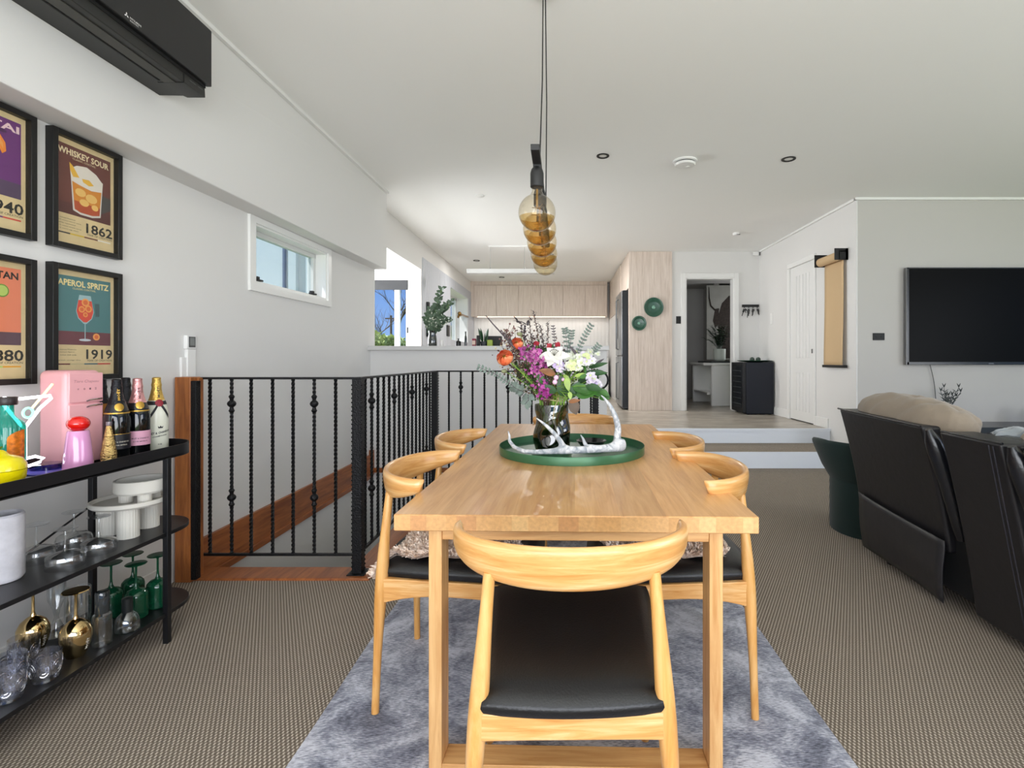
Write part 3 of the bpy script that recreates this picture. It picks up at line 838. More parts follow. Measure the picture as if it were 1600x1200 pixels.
# ================================================================== SHEEPSKINS
def fur_mat():
    m, n, b, out = newmat('sheepskin_wool')
    t = n.nodes.new('ShaderNodeTexCoord'); ns = n.nodes.new('ShaderNodeTexNoise'); ns.inputs['Scale'].default_value = 70; ns.inputs['Detail'].default_value = 3
    n.links.new(t.outputs['Object'], ns.inputs['Vector'])
    cr = n.nodes.new('ShaderNodeValToRGB'); cr.color_ramp.elements[0].position = 0.35; cr.color_ramp.elements[0].color = lin('#c9ab90')
    cr.color_ramp.elements[1].position = 0.65; cr.color_ramp.elements[1].color = lin('#fbeee2')
    n.links.new(ns.outputs['Fac'], cr.inputs[0]); n.links.new(cr.outputs[0], b.inputs['Base Color'])
    b.inputs['Roughness'].default_value = 0.9; b.inputs['Sheen Weight'].default_value = 0.3
    return m
M_fur = fur_mat()
def sheepskin(name, pts_fn, nb, label, length=0.03, seed=1):
    rr = random.Random(seed); m = MB()
    N = 24
    vs = [pts_fn(-1 + 2 * i / N, -1 + 2 * j / N) for j in range(N + 1) for i in range(N + 1)]; fs = []
    for j in range(N):
        for i in range(N):
            a = j * (N + 1) + i; fs.append((a, a + 1, a + N + 2, a + N + 1))
    m.add(vs, fs)
    # lower face
    m.add([v - Vector((0, 0, 0.008)) for v in vs], [tuple(reversed(q)) for q in fs])
    for _ in range(nb):
        u = rr.uniform(-1, 1); v = rr.uniform(-1, 1)
        p = pts_fn(u, v); e = 0.02
        du = pts_fn(min(1, u + e), v) - pts_fn(max(-1, u - e), v); dv = pts_fn(u, min(1, v + e)) - pts_fn(u, max(-1, v - e))
        nn = du.cross(dv); 
        if nn.length < 1e-9: continue
        nn.normalize()
        if nn.z < -0.2: nn = -nn
        t = Vector((rr.gauss(0, 1), rr.gauss(0, 1), rr.gauss(0, 0.5))).normalized()
        edge = max(abs(u), abs(v))
        L = length * rr.uniform(0.6, 1.2)
        d = (nn * rr.uniform(0.4, 1) + t * 0.6 + (du.normalized() * u + dv.normalized() * v) * (0.9 if edge > 0.88 else 0.1)).normalized()
        s = d.cross(t)
        if s.length < 1e-6: continue
        s = s.normalized() * rr.uniform(0.0014, 0.0026)
        curl = t.cross(d) * L * 0.5
        a0 = p; a1 = p + d * L * 0.4 + curl * 0.45; a2 = p + d * L * 0.75 + curl * 0.35; a3 = p + d * L * 0.72 - curl * 0.15
        m.add([a0 - s, a0 + s, a1 - s * 1.3, a1 + s * 1.3, a2 - s, a2 + s, a3 - s * .6, a3 + s * .6], [(0, 1, 3, 2), (2, 3, 5, 4), (4, 5, 7, 6)])
    o = m.build(name, M_fur, smooth=False)
    tag(o, label, 'sheepskin'); return o
def skin_left(u, v):
    # drapes over the back edge of the seat (towards -x)
    r = 1 - 0.10 * (abs(u * v)) ** 1.5
    x = -0.40 + 0.245 * u * r + 0.01 * math.sin(5 * v); y = 1.935 + 0.20 * v * r + 0.012 * math.sin(6 * u)
    z = RUGZ + 0.505 + 0.008 * math.sin(9 * u + 3 * v)
    if x < -0.56: z -= (-0.56 - x) * 1.6; x = -0.56 + (x + 0.56) * 1.0
    return Vector((x - (0.06 if v < -0.5 and u < -0.6 else 0) * (-u - 0.6) * (-v - 0.5) * 4, y, z))
sheepskin('sheepskin', skin_left, 24000, 'curly beige sheepskin spilling over the edge of the nearest railing side chair', seed=4)
def skin_right(u, v):
    r = 1 - 0.12 * (abs(u * v)) ** 1.5
    x = 0.36 + 0.215 * u * r + 0.01 * math.sin(5 * v); y = 1.93 + 0.19 * v * r + 0.015 * math.sin(6 * u + 1)
    return Vector((x, y, RUGZ + 0.5 + 0.007 * math.sin(9 * u + 3 * v)))
sheepskin('sheepskin', skin_right, 20000, 'curly beige sheepskin lying flat on the seat of the nearest sofa side chair', seed=9)
# ================================================================== POSTERS
ROTW = -0.025
def wallT(Y, z, off=0.0):
    """frame on the left wall: local x -> along wall (+Y), local y -> up, local z -> into room"""
    M = Matrix.Translation((XW(Y), Y, z)) @ Matrix.Rotation(ROTW, 4, 'Z')
    B = Matrix(((0, 0, 1, off), (1, 0, 0, 0), (0, 1, 0, 0), (0, 0, 0, 1)))
    return M @ B
M_frame = mat('black_frame', '#0d0d0d', 0.4)
M_pgl = glass('picture_glass', '#ffffff', 0.0, 0.05, -0.05)
M_cream = mat('cream_paper', '#dcc594', 0.7, var=0.06, vscale=20)
M_ink = mat('dark_ink', '#26241f', 0.7)
def poster(Y, zc, spec, label):
    t = thing('framed_poster', label, 'poster', (XW(Y), Y, zc), 0, 'cocktail posters on the left wall')
    T = wallT(Y, zc)
    Wd, Hd, b, dp = 0.158, 0.2405, 0.022, 0.034
    m = MB()
    for (a, bb, c, d2) in ((-Wd, -Wd + b, -Hd, Hd), (Wd - b, Wd, -Hd, Hd), (-Wd + b, Wd - b, -Hd, -Hd + b), (-Wd + b, Wd - b, Hd - b, Hd)):
        s0 = len(m.v); m.box(a, bb, c, d2, 0.001, dp); m.xf(T, s0)
    m.build('frame_border', M_frame, t, world=True, bevel=0.0012)
    w2, h2 = Wd - b, Hd - b
    m = MB(); zb = 0.010
    def rect(x0, x1, y0, y1, z, mm): m.add([T @ Vector(v) for v in ((x0, y0, z), (x1, y0, z), (x1, y1, z), (x0, y1, z))], [(0, 1, 2, 3)], mm)
    s0 = len(m.v); m.box(-w2, w2, -h2, h2, 0.002, zb); m.xf(T, s0)
    m.build('print', M_cream, t, world=True, smooth=False)
    m = MB()
    pr = lambda fx, fy: (-w2 + 2 * w2 * fx, h2 - 2 * h2 * fy)
    z1 = zb + 0.0004
    x0, y0 = pr(0.03, 0.05); x1, y1 = pr(0.94, 0.71)
    rect(x0, x1, y1, y0, z1, spec['bg'])
    fy = spec.get('floor', 0.6)
    _, yf = pr(0, fy)
    rect(x0, x1, y1, yf, z1 + 0.0003, spec['fl'])
    cx, ty = pr(0.485, 0.115)
    m.text(spec['title'], 0.92 * (x1 - x0) * spec.get('tw', 1), 0.027, T, spec['tc'], d=z1 + 0.0006, cx=cx, cy=ty, bold=0.03)
    _, ty = pr(0, 0.165)
    m.text('CLASSIC COCTAIL', 0.42 * (x1 - x0), 0.0078, T, spec['tc'], d=z1 + 0.0006, cx=cx, cy=ty)
    spec['draw'](m, T, pr, z1 + 0.0006)
    yx, yy = pr(0.745, 0.80)
    m.text(spec['year'], 0.124, 0.043, T, M_ink, d=z1, cx=yx, cy=yy, bold=0.02)
    m.text('YEAR OF CREATION', 0.118, 0.0085, T, M_ink, d=z1, cx=yx, cy=pr(0, 0.862)[1])
    for k, s in enumerate(spec['ing']):
        m.text(s, 0.0062 * len(s) * 0.72, 0.006, T, M_ink, d=z1, cx=-w2 + 0.012 + 0.0062 * len(s) * 0.36, cy=pr(0, 0.755 + 0.026 * k)[1])
    for k, c in enumerate(spec['bars']):
        a, _ = pr(0.03 + 0.2275 * k, 0); bq, _ = pr(0.03 + 0.2275 * (k + 1), 0)
        rect(a, bq, pr(0, 0.902)[1], pr(0, 0.889)[1], z1, c)
    m.build('artwork', M_cream, t, world=True, smooth=False)
    m = MB(); s0 = len(m.v); m.box(-w2, w2, -h2, h2, 0.0225, 0.0235); m.xf(T, s0); m.build('glass_pane', M_pgl, t, world=True, smooth=False)
    return t
def fm(n, c): return mat('print_' + n, c, 0.6)
def ell(cx, cy, rx, ry, n=24, a0=0, a1=2 * PI): return [(cx + rx * math.cos(a0 + (a1 - a0) * i / n), cy + ry * math.sin(a0 + (a1 - a0) * i / n)) for i in range(n + (0 if abs(a1 - a0 - 2 * PI) < 1e-6 else 1))]
def dr_whiskey(m, T, pr, z):
    g = lambda pts: [pr(*q) for q in pts]
    m.flat(g([(0.70, 0.42), (0.94, 0.44), (0.94, 0.56), (0.72, 0.64)]), z, fm('shade', '#4b4744'), T)
    m.flat(g([(0.30, 0.66), (0.26, 0.30), (0.80, 0.30), (0.76, 0.66), (0.62, 0.685), (0.42, 0.685)]), z + .0002, fm('glassline', '#d8d2c8'), T)
    m.flat(g([(0.325, 0.645), (0.28, 0.34), (0.78, 0.34), (0.74, 0.645), (0.62, 0.665), (0.42, 0.665)]), z + .0004, fm('whiskey', '#d98a2c'), T)
    m.flat(g([(0.33, 0.645), (0.315, 0.56), (0.75, 0.57), (0.74, 0.645), (0.62, 0.665), (0.42, 0.665)]), z + .0005, fm('whiskeydeep', '#b8502a'), T)
    m.flat(g([(0.25, 0.27), (0.36, 0.22), (0.52, 0.20), (0.68, 0.24), (0.80, 0.31), (0.78, 0.40), (0.60, 0.42), (0.40, 0.40), (0.27, 0.38)]), z + .0006, fm('foam', '#e6ded0'), T)
    for cx, cy, rx, ry in ((0.42, 0.47, .09, .04), (0.60, 0.50, .10, .045), (0.48, 0.56, .08, .035), (0.66, .58, .06, .03)):
        m.flat(g([(cx + rx * math.cos(k * PI / 5 + .3), cy + ry * math.sin(k * PI / 5 + .3)) for k in range(10)]), z + .0007, fm('ice', '#efc06a'), T)
    m.flat(g([(0.24, 0.21), (0.30, 0.24), (0.40, 0.33), (0.30, 0.34), (0.25, 0.28)]), z + .0009, fm('lemon', '#e9b53c'), T)
    m.flat(g([(0.44, 0.33), (0.56, 0.32), (0.64, 0.36), (0.56, 0.38), (0.46, 0.36)]), z + .0009, fm('lemon', '#e9b53c'), T)
def dr_aperol(m, T, pr, z):
    g = lambda pts: [pr(*q) for q in pts]
    m.flat(g([(0.66, 0.29), (0.74, 0.29), (0.74, 0.42), (0.67, 0.42)]), z, fm('tealshade', '#3b5a5c'), T)
    m.flat(g([(0.40, 0.22), (0.59, 0.22), (0.645, 0.38), (0.61, 0.45), (0.52, 0.50), (0.47, 0.50), (0.38, 0.45), (0.345, 0.38)]), z + .0002, fm('bluegl', '#9fc0c4'), T)
    m.flat(g([(0.385, 0.27), (0.605, 0.27), (0.635, 0.38), (0.60, 0.445), (0.52, 0.485), (0.47, 0.485), (0.39, 0.445), (0.355, 0.38)]), z + .0004, fm('aperol', '#dd4a35'), T)
    for cx, cy, r in ((0.50, 0.29, .05), (0.44, 0.36, .04), (0.55, 0.35, .045), (0.50, 0.41, .03)):
        m.flat(g(ell(cx, cy, r * 1.3, r * .8, 14)), z + .0006, fm('orangeslice', '#f0a050'), T)
        m.flat(g(ell(cx, cy, r * .8, r * .5, 12)), z + .0008, fm('orangeslice2', '#e06a30'), T)
    m.flat(g([(0.488, 0.50), (0.502, 0.50), (0.502, 0.655), (0.488, 0.655)]), z + .0004, fm('bluegl', '#9fc0c4'), T)
    m.flat(g(ell(0.495, 0.66, .10, .012, 16)), z + .0005, fm('glassfoot', '#c6cfd6'), T)
    m.flat(g(ell(0.685, 0.625, .06, .035, 16)), z + .0006, fm('orangeslice', '#f0a050'), T)
    m.flat(g(ell(0.685, 0.625, .035, .02, 12)), z + .0008, fm('orangeslice2', '#e06a30'), T)
def dr_maitai(m, T, pr, z):
    g = lambda pts: [pr(*q) for q in pts]
    m.flat(g([(0.36, 0.66), (0.30, 0.28), (0.66, 0.28), (0.60, 0.66)]), z, fm('peach', '#f0b48c'), T)
    m.flat(g([(0.37, 0.65), (0.34, 0.46), (0.62, 0.46), (0.595, 0.65)]), z + .0003, fm('maitai', '#e27a3a'), T)
    m.flat(g([(0.55, 0.17), (0.66, 0.19), (0.74, 0.26), (0.75, 0.33), (0.70, 0.36), (0.63, 0.27)]), z + .0005, fm('orange', '#ef8a2e'), T)
    m.flat(g([(0.57, 0.19), (0.65, 0.21), (0.71, 0.27), (0.715, 0.32), (0.64, 0.26)]), z + .0007, fm('orangeslice', '#f0a050'), T)
    m.flat(g(ell(0.55, 0.235, .05, .03, 14)), z + .0008, fm('cherry', '#c23a3a'), T)
    m.flat(g(ell(0.70, 0.165, .06, .015, 12)), z + .0003, fm('leafshade', '#4a2350'), T)
def dr_manhattan(m, T, pr, z):
    g = lambda pts: [pr(*q) for q in pts]
    m.flat(g([(0.26, 0.24), (0.74, 0.24), (0.52, 0.44), (0.48, 0.44)]), z, fm('martini', '#f6d7b8'), T)
    m.flat(g([(0.32, 0.28), (0.68, 0.28), (0.52, 0.43), (0.48, 0.43)]), z + .0002, fm('amberdrink', '#c8622a'), T)
    m.flat(g([(0.492, 0.44), (0.508, 0.44), (0.508, 0.62), (0.492, 0.62)]), z, fm('martini', '#f6d7b8'), T)
    m.flat(g(ell(0.5, 0.625, .12, .014, 16)), z, fm('martini', '#f6d7b8'), T)
    m.flat(g(ell(0.70, 0.25, .085, .055, 18)), z + .0004, fm('limepeel', '#6e9a3a'), T)
    m.flat(g(ell(0.70, 0.25, .07, .045, 18)), z + .0006, fm('lime', '#b8cf6a'), T)
    m.flat(g(ell(0.60, 0.27, .05, .03, 14)), z + .0008, fm('orange', '#ef8a2e'), T)
YP1, YP2 = 2.2115, 1.836
ZP1, ZP2 = 1.878, 1.3315
cols = lambda *a: [fm('bar' + c.strip('#'), c) for c in a]
poster(YP1, ZP1, dict(bg=fm('brown', '#6b3a30'), fl=fm('brown2', '#5a302a'), title='WHISKEY SOUR', tc=fm('creamt', '#f0dfb4'), year='1862', draw=dr_whiskey,
    ing=['* 2 ounces bourbon', '* 3/4 ounce lemon juice,', '  freshly squeezed', '* 1/2 ounce simple syrup', '* 1/2 ounce egg white'], bars=cols('#2b2622', '#d8b52e', '#6b3a30', '#e8e0d0')),
    'black framed cocktail poster with brown WHISKEY SOUR print')
poster(YP1, ZP2, dict(bg=fm('teal', '#4b7c7e'), fl=fm('wine', '#6e3a42'), floor=0.58, title='APEROL SPRITZ', tc=fm('creamt2', '#f0dc98'), year='1919', draw=dr_aperol,
    ing=['* 3 ounces Prosecco', '* 2 ounces Aperol', '* 1 ounce club soda', '', '  Garnish: orange slice'], bars=cols('#6e2a2a', '#c9b98a', '#3b5f6a', '#c2352f')),
    'black framed cocktail poster with teal APEROL SPRITZ print, behind the pink mini fridge')
poster(YP2, ZP1, dict(bg=fm('purple', '#6a2f72'), fl=fm('mauve', '#54405a'), floor=0.58, title='MAI TAI', tc=fm('pinkt', '#f0cfd0'), year='1940', tw=1.03, draw=dr_maitai,
    ing=['* 2 ounces rum', '* 1/2 ounce curacao', '* 1/2 ounce orgeat'], bars=cols('#e27a3a', '#e8c86a', '#6a2f72', '#d24a3a')),
    'black framed purple cocktail poster ending in TAI, above the orange one')
poster(YP2, ZP2 - 0.008, dict(bg=fm('coral', '#ea8662'), fl=fm('plum', '#5f4650'), floor=0.60, title='MANHATTAN', tc=M_ink, year='1880', draw=dr_manhattan,
    ing=['* 2 ounces rye', '* 1 ounce vermouth', '* 2 dashes bitters'], bars=cols('#ea8662', '#c8622a', '#b8cf6a', '#e2a01e')),
    'black framed orange cocktail poster ending in TTAN, lower left beside the teal bottle')

# ================================================================== AIR CONDITIONER
ac = thing('air_conditioner', 'black wall mounted air conditioner high on the left bulkhead', 'air conditioner', (-1.9, 2.0, 2.6))
M_ac = mat('satin_black_plastic', '#151516', 0.42)
M_ac2 = mat('black_grey_plastic', '#222220', 0.5)
A0, A1 = 1.545, 2.44
m = MB()   # main body: stepped section extruded along Y
sec = [(-1.925, 2.745), (-1.71, 2.745), (-1.70, 2.49), (-1.696, 2.418), (-1.78, 2.418), (-1.80, 2.427), (-1.925, 2.430)]
m.loft([[Vector((x, A0 + 0.01, z)) for x, z in sec], [Vector((x, A1 - 0.012, z)) for x, z in sec]])
m.build('body', M_ac2, ac, world=True, bevel=0.003)
m = MB(); m.box(-1.70, -1.674, A0, A1, 2.475, 2.742); m.build('front_panel', M_ac, ac, world=True, bevel=0.004)
gapb = mat('gap_black', '#050505', 0.8)
m = MB(); m.box(-1.697, -1.6945, A0 + 0.012, A1 - 0.013, 2.462, 2.476); m.build('upper_slot', gapb, ac, world=True)
for xa in (-1.742, -1.812):
    zz = 2.417 if xa > -1.78 else 2.4265
    m = MB(); m.box(xa, xa + 0.008, A0 + 0.03, A1 - 0.15, zz - 0.001, zz + 0.003); m.build('vent_slot', gapb, ac, world=True)
m = MB(); m.box(-1.732, -1.782, A0 + 0.03, A1 - 0.155, 2.4145, 2.4175); m.build('air_vane', mat('vane_plastic', '#3a3934', 0.5), ac, world=True)
m = MB(); m.box(-1.812, -1.697, A1 - 0.153, A1 - 0.149, 2.4163, 2.4185); m.box(-1.6965, -1.6945, A1 - 0.153, A1 - 0.149, 2.42, 2.462); m.build('panel_joint', gapb, ac, world=True)
TL_ = Matrix(((0, 0, 1, -1.6738), (1, 0, 0, 2.0), (0, 1, 0, 2.492), (0, 0, 0, 1)))
m = MB(); lg = mat('logo_white', '#e8e8e6', 0.4)
for ang in (90, 210, 330):      # three rhombs meeting at a point
    a = math.radians(ang); r = 0.011
    p = [(0, 0), (r * math.cos(a - .52) * .58, r * math.sin(a - .52) * .58), (r * math.cos(a), r * math.sin(a)), (r * math.cos(a + .52) * .58, r * math.sin(a + .52) * .58)]
    m.flat([(x - 0.038, y + 0.006) for x, y in p], 0.0006, lg, TL_)
m.text('MITSUBISHI', 0.052, 0.007, TL_, lg, cx=0.004, cy=0.006); m.text('ELECTRIC', 0.04, 0.005, TL_, lg, cx=-0.002, cy=-0.004)
m.build('logo', lg, ac, world=True, smooth=False)
m = MB(); TL2 = Matrix(((0, 0, 1, -1.6945), (1, 0, 0, 2.36), (0, 1, 0, 2.444), (0, 0, 0, 1)))
m.text('OPERATION', 0.04, 0.005, TL2, mat('grey_legend', '#777674', 0.5), cx=-0.02); m.text('ON/OFF', 0.03, 0.004, TL2, MATS['grey_legend'], cx=0.03)
m.build('legend', MATS['grey_legend'], ac, world=True, smooth=False)

# ================================================================== THERMOSTAT
th = thing('wall_controller', 'small white controller with grey screen on the left wall above its cable cover', 'controller', (XW(2.79), 2.79, 1.2))
m = MB(); wr(m, 2.775, 2.845, 1.235, 1.31, 0.0, 0.022); m.build('housing', M_trimw, th, world=True, bevel=0.004)
m = MB(); wr(m, 2.788, 2.835, 1.245, 1.303, 0.020, 0.0235); m.build('bezel', mat('dark_bezel', '#4a4a4a', 0.4), th, world=True)
m = MB(); wr(m, 2.795, 2.828, 1.255, 1.296, 0.0236, 0.0242); m.build('screen', mat('lcd_grey', '#7e8280', 0.2), th, world=True)
m = MB(); wr(m, 2.785, 2.845, 1.02, 1.235, 0.0, 0.018); wr(m, 2.75, 2.785, 1.02, 1.19, 0.0, 0.012); m.build('cable_cover', M_trimw, th, world=True, bevel=0.002)

# ================================================================== BAR TROLLEY
tr_ = thing('bar_cart', 'black metal three tier bar shelf with rounded ends against the left wall', 'shelf', (-1.81, 1.6, 0))
CXT, RT2 = -1.812, 0.168
TY0, TY1 = 1.02, 2.195
def stad(r, n=20):
    p = [(CXT + r * math.cos(a), TY1 + r * math.sin(a)) for a in [PI * k / n for k in range(n + 1)]]
    p += [(CXT + r * math.cos(a), TY0 + r * math.sin(a)) for a in [PI + PI * k / n for k in range(n + 1)]]
    return p
M_shelf = mat('powder_black', '#19191c', 0.38, 0.2)
def tray(name, z0, z1, rim):
    m = MB(); m.prism(stad(RT2), z1 - z0, None, Matrix.Translation((0, 0, z0)))
    s = m.build(name, M_shelf, tr_, world=True, bevel=0.001)
    if rim:
        a = stad(RT2); b = stad(RT2 - 0.004); n = len(a); m = MB()
        vs = [Vector((x, y, z0 - 0.004)) for x, y in a] + [Vector((x, y, z0 + rim)) for x, y in a] + [Vector((x, y, z0 + rim)) for x, y in b] + [Vector((x, y, z0 - 0.004)) for x, y in b]
        fs = []
        for i in range(n):
            j = (i + 1) % n
            for q in range(4):
                r0 = q * n; r1 = ((q + 1) % 4) * n
                fs.append((r0 + i, r0 + j, r1 + j, r1 + i))
        m.add(vs, fs); m.build('rim', M_shelf, s, world=True, ang=30)
tray('top_tray', 0.768, 0.774, 0.046)
tray('middle_shelf', 0.444, 0.460, 0)
tray('bottom_shelf', 0.112, 0.128, 0)
for (x, y) in ((-1.648, 2.13), (-1.958, 2.13), (-1.648, 1.08), (-1.958, 1.08)):
    m = MB(); m.box(x - 0.0105, x + 0.0105, y - 0.0105, y + 0.0105, 0.0, 0.768); m.build('leg', M_shelf, tr_, world=True, bevel=0.001)
m = MB(); m.tube([(-1.965, 2.12, 0.565), (-1.965, 1.10, 0.16)], 0.004, 8); m.build('brace', M_shelf, tr_, world=True)
for z in (0.436, 0.104):
    m = MB(); m.box(-1.948, -1.658, 2.122, 2.138, z - 0.002, z + 0.01); m.box(-1.948, -1.658, 1.072, 1.088, z - 0.002, z + 0.01); m.build('cross_rail', M_shelf, tr_, world=True)
ZT, ZM, ZL = 0.7745, 0.4605, 0.1285

def cyl_text(mb, txt, w, h, r, c, z, th0, m, vertical=False, tilt=0.0, bold=0.02, rf=None):
    cu = bpy.data.curves.new('lettering', 'FONT'); cu.body = txt; cu.size = 1; cu.resolution_u = 1; cu.offset = bold
    ob = bpy.data.objects.new('lettering', cu); me = bpy.data.meshes.new_from_object(ob); bpy.data.objects.remove(ob); bpy.data.curves.remove(cu)
    xs = [v.co.x for v in me.vertices]; ys = [v.co.y for v in me.vertices]
    x0, x1, y0, y1 = min(xs), max(xs), min(ys), max(ys)
    vs = []
    for v in me.vertices:
        a = (v.co.x - (x0 + x1) / 2) / (x1 - x0) * w; b = (v.co.y - (y0 + y1) / 2) / (y1 - y0) * h
        if vertical: a, b = -b, a
        b += a * tilt
        rr = rf(z + b) if rf else r
        t = th0 + a / rr
        vs.append((c[0] + rr * math.cos(t), c[1] + rr * math.sin(t), c[2] + z + b))
    mb.add(vs, [tuple(p.vertices) for p in me.polygons], m); bpy.data.meshes.remove(me)
def patch(mb, r, c, z0, z1, t0, t1, m, n=16, nz=6, shape=None):
    """curved label patch; shape(u,v)->bool mask"""
    for j in range(nz):
        for i in range(n):
            u0, u1 = i / n, (i + 1) / n; v0, v1 = j / nz, (j + 1) / nz
            if shape and not shape((u0 + u1) / 2, (v0 + v1) / 2): continue
            q = []
            for u, v in ((u0, v0), (u1, v0), (u1, v1), (u0, v1)):
                t = t0 + (t1 - t0) * u; z = z0 + (z1 - z0) * v; rr = r(z) if callable(r) else r
                q.append((c[0] + rr * math.cos(t), c[1] + rr * math.sin(t), c[2] + z))
            mb.add(q, [(0, 1, 2, 3)], m)
def seal_disc(mb, rf_, z, th, rad, m, rings=5, n=28):
    vs = []; fs = []
    for j in range(rings + 1):
        q = rad * j / rings
        for i in range(n):
            a = 2 * PI * i / n; zz = z + q * math.sin(a); r0 = rf_(zz) + 0.0012 * (1 - (j / rings) ** 4); t_ = th + q * math.cos(a) / r0
            vs.append((r0 * math.cos(t_), r0 * math.sin(t_), zz))
    for j in range(rings):
        for i in range(n): a = j * n + i; b = j * n + (i + 1) % n; fs.append((a, b, b + n, a + n))
    mb.add(vs, fs, m)
CH = [(0.030, 0.0), (0.0415, 0.003), (0.0435, 0.010), (0.0435, 0.150), (0.0425, 0.170), (0.039, 0.190), (0.033, 0.210), (0.0265, 0.230), (0.021, 0.250), (0.0175, 0.270), (0.0155, 0.295), (0.0148, 0.318)]
def prof_r(prof, off=0.0):
    def f(z):
        for (r0, z0), (r1, z1) in zip(prof, prof[1:]):
            if z0 <= z <= z1: return r0 + (r1 - r0) * (z - z0) / max(1e-9, z1 - z0) + off
        return prof[-1][0] + off
    return f
def champagne(x, y, body, foil, label, style, sc=1.0, name='champagne_bottle'):
    t = thing(name, label, 'bottle', (x, y, ZT)); c = (0, 0, 0)
    m = MB(); m.lathe([(r, z) for r, z in CH], c, 32); m.build('body', body, t)
    rf = prof_r(CH, 0.0007); ff = prof_r(CH, 0.0012)
    m = MB(); pr_ = [(0.0, 0.3245)]
    fp = [(ff(z) + (0.0016 if 0.283 < z < 0.297 else 0), z) for z in [0.222 + 0.006 * k for k in range(17)]] + [(0.0165, 0.321), (0.012, 0.3245), (0.0, 0.325)]
    rr = random.Random(int(x * -1000)); m.lathe(fp, c, 24)
    for i, v in enumerate(m.v):
        if v.z > 0.235: m.v[i] = Vector((v.x * (1 + rr.uniform(-.03, .03)), v.y * (1 + rr.uniform(-.03, .03)), v.z))
    m.build('foil', foil, t)
    th = -0.62
    gold = mat('gold_print', '#c9a04a', 0.3, 0.8)
    if style in ('dark', 'rose'):
        m = MB(); patch(m, ff, c, 0.196, 0.222, -PI, PI, mat('black_neck_label', '#17171b', 0.35), 32, 3)
        patch(m, prof_r(CH, 0.0016), c, 0.186, 0.191, -PI, PI, gold, 32, 1)
        seal_disc(m, prof_r(CH, 0.0016), 0.212, th, 0.0155, gold)
        m.build('neck_label', gold, t)
        m = MB(); lab = mat('rose_label', '#d79fb6', 0.5) if style == 'rose' else mat('black_label', '#14141a', 0.4)
        patch(m, 0.0440, c, 0.045, 0.105, th - 1.3, th + 1.3, lab, 24, 1)
        ink = mat('label_ink_dark', '#3a2a30', 0.5) if style == 'rose' else mat('label_ink_pale', '#c9c2b4', 0.4)
        cyl_text(m, 'MOËT & CHANDON', 0.062, 0.007, 0.0444, c, 0.075, th, ink); cyl_text(m, 'ROSÉ IMPÉRIAL' if style == 'rose' else 'NECTAR IMPÉRIAL', 0.052, 0.0055, 0.0444, c, 0.062, th, ink)
        if style == 'dark': patch(m, 0.0443, c, 0.104, 0.106, th - 1.3, th + 1.3, gold, 24, 1)
        m.build('label', lab, t)
        m = MB(); cyl_text(m, 'MOËT', 0.046, 0.011, 0.02, c, 0.262, th, gold if style == 'dark' else mat('foil_ink', '#6a3a40', 0.4), vertical=True, rf=lambda z: ff(z) + 0.0012); m.build('lettering', gold, t)
    elif style == 'ice':
        m = MB(); rib = mat('black_ribbon', '#16161b', 0.6)
        patch(m, prof_r(CH, 0.002), c, 0.203, 0.219, -PI, PI, rib, 36, 2)
        for sg in (-1, 1):
            q = []
            for i in range(7):
                u = i / 6; tt = th + sg * (0.05 + 0.75 * u); z = 0.212 - 0.062 * u; rr_ = prof_r(CH, 0.003)(z)
                for dz in (0.009, -0.009): q.append((rr_ * math.cos(tt), rr_ * math.sin(tt), z + dz))
            m.add(q, [(2 * i, 2 * i + 1, 2 * i + 3, 2 * i + 2) for i in range(6)], rib)
        m.build('ribbon', rib, t)
        m = MB(); seal_disc(m, prof_r(CH, 0.0042), 0.211, th, 0.0155, mat('red_seal', '#8f1a2c', 0.4)); m.build('seal', MATS['red_seal'], t)
        m = MB(); ink = mat('label_black', '#22252a', 0.5)
        cyl_text(m, 'MOËT & CHANDON', 0.092, 0.012, 0.0445, c, 0.082, th, ink, tilt=0.15, bold=0.03); cyl_text(m, 'CHAMPAGNE', 0.055, 0.006, 0.0445, c, 0.066, th, ink, tilt=0.15); cyl_text(m, 'ICE', 0.014, 0.006, 0.0445, c, 0.030, th, ink)
        a = th + 0.05; crown = [(-.008, 0), (.008, 0), (.010, .010), (.004, .005), (0, .012), (-.004, .005), (-.010, .010)]
        m.add([(0.0445 * math.cos(a + x / .0445), 0.0445 * math.sin(a + x / .0445), 0.100 + z) for x, z in crown], [tuple(range(7))], ink)
        cyl_text(m, 'MOËT', 0.046, 0.011, 0.02, c, 0.258, th, ink, vertical=True, rf=lambda z: ff(z) + 0.0014)
        m.build('lettering', ink, t)
    elif style == 'orange':
        m = MB(); patch(m, ff, c, 0.150, 0.222, -PI, PI, mat('orange_label', '#b8741c', 0.4), 32, 6); m.build('shoulder_label', MATS['orange_label'], t)
        m = MB(); patch(m, 0.0440, c, 0.045, 0.105, th - 1.3, th + 1.3, MATS['orange_label'], 24, 1); m.build('label', MATS['orange_label'], t)
    elif style == 'olive':
        m = MB(); patch(m, 0.0440, c, 0.045, 0.110, -1.9, 0.9, mat('olive_label', '#8a8160', 0.5), 24, 1); m.build('label', MATS['olive_label'], t)
    return t
M_darkgl = mat('dark_bottle_glass', '#0b0d0f', 0.06, spec=0.6)
M_dgreen = mat('dark_green_bottle', '#0c1a10', 0.08, spec=0.6)
foil_b = mat('black_foil', '#18191d', 0.35, 0.5, bump=0.4, bscale=120); foil_p = mat('pink_foil', '#e0a4a4', 0.28, 0.75, bump=0.4, bscale=120); foil_g = mat('gold_foil', '#d8b45e', 0.3, 0.8, bump=0.4, bscale=120)
champagne(-1.815, 2.285, mat('ivory_bottle', '#e2e2d2', 0.25), foil_g, 'white champagne bottle with gold foil neck, black ribbon and red seal', 'ice')
champagne(-1.80, 2.165, M_darkgl, foil_p, 'dark champagne bottle with pink foil neck and pink label', 'rose')
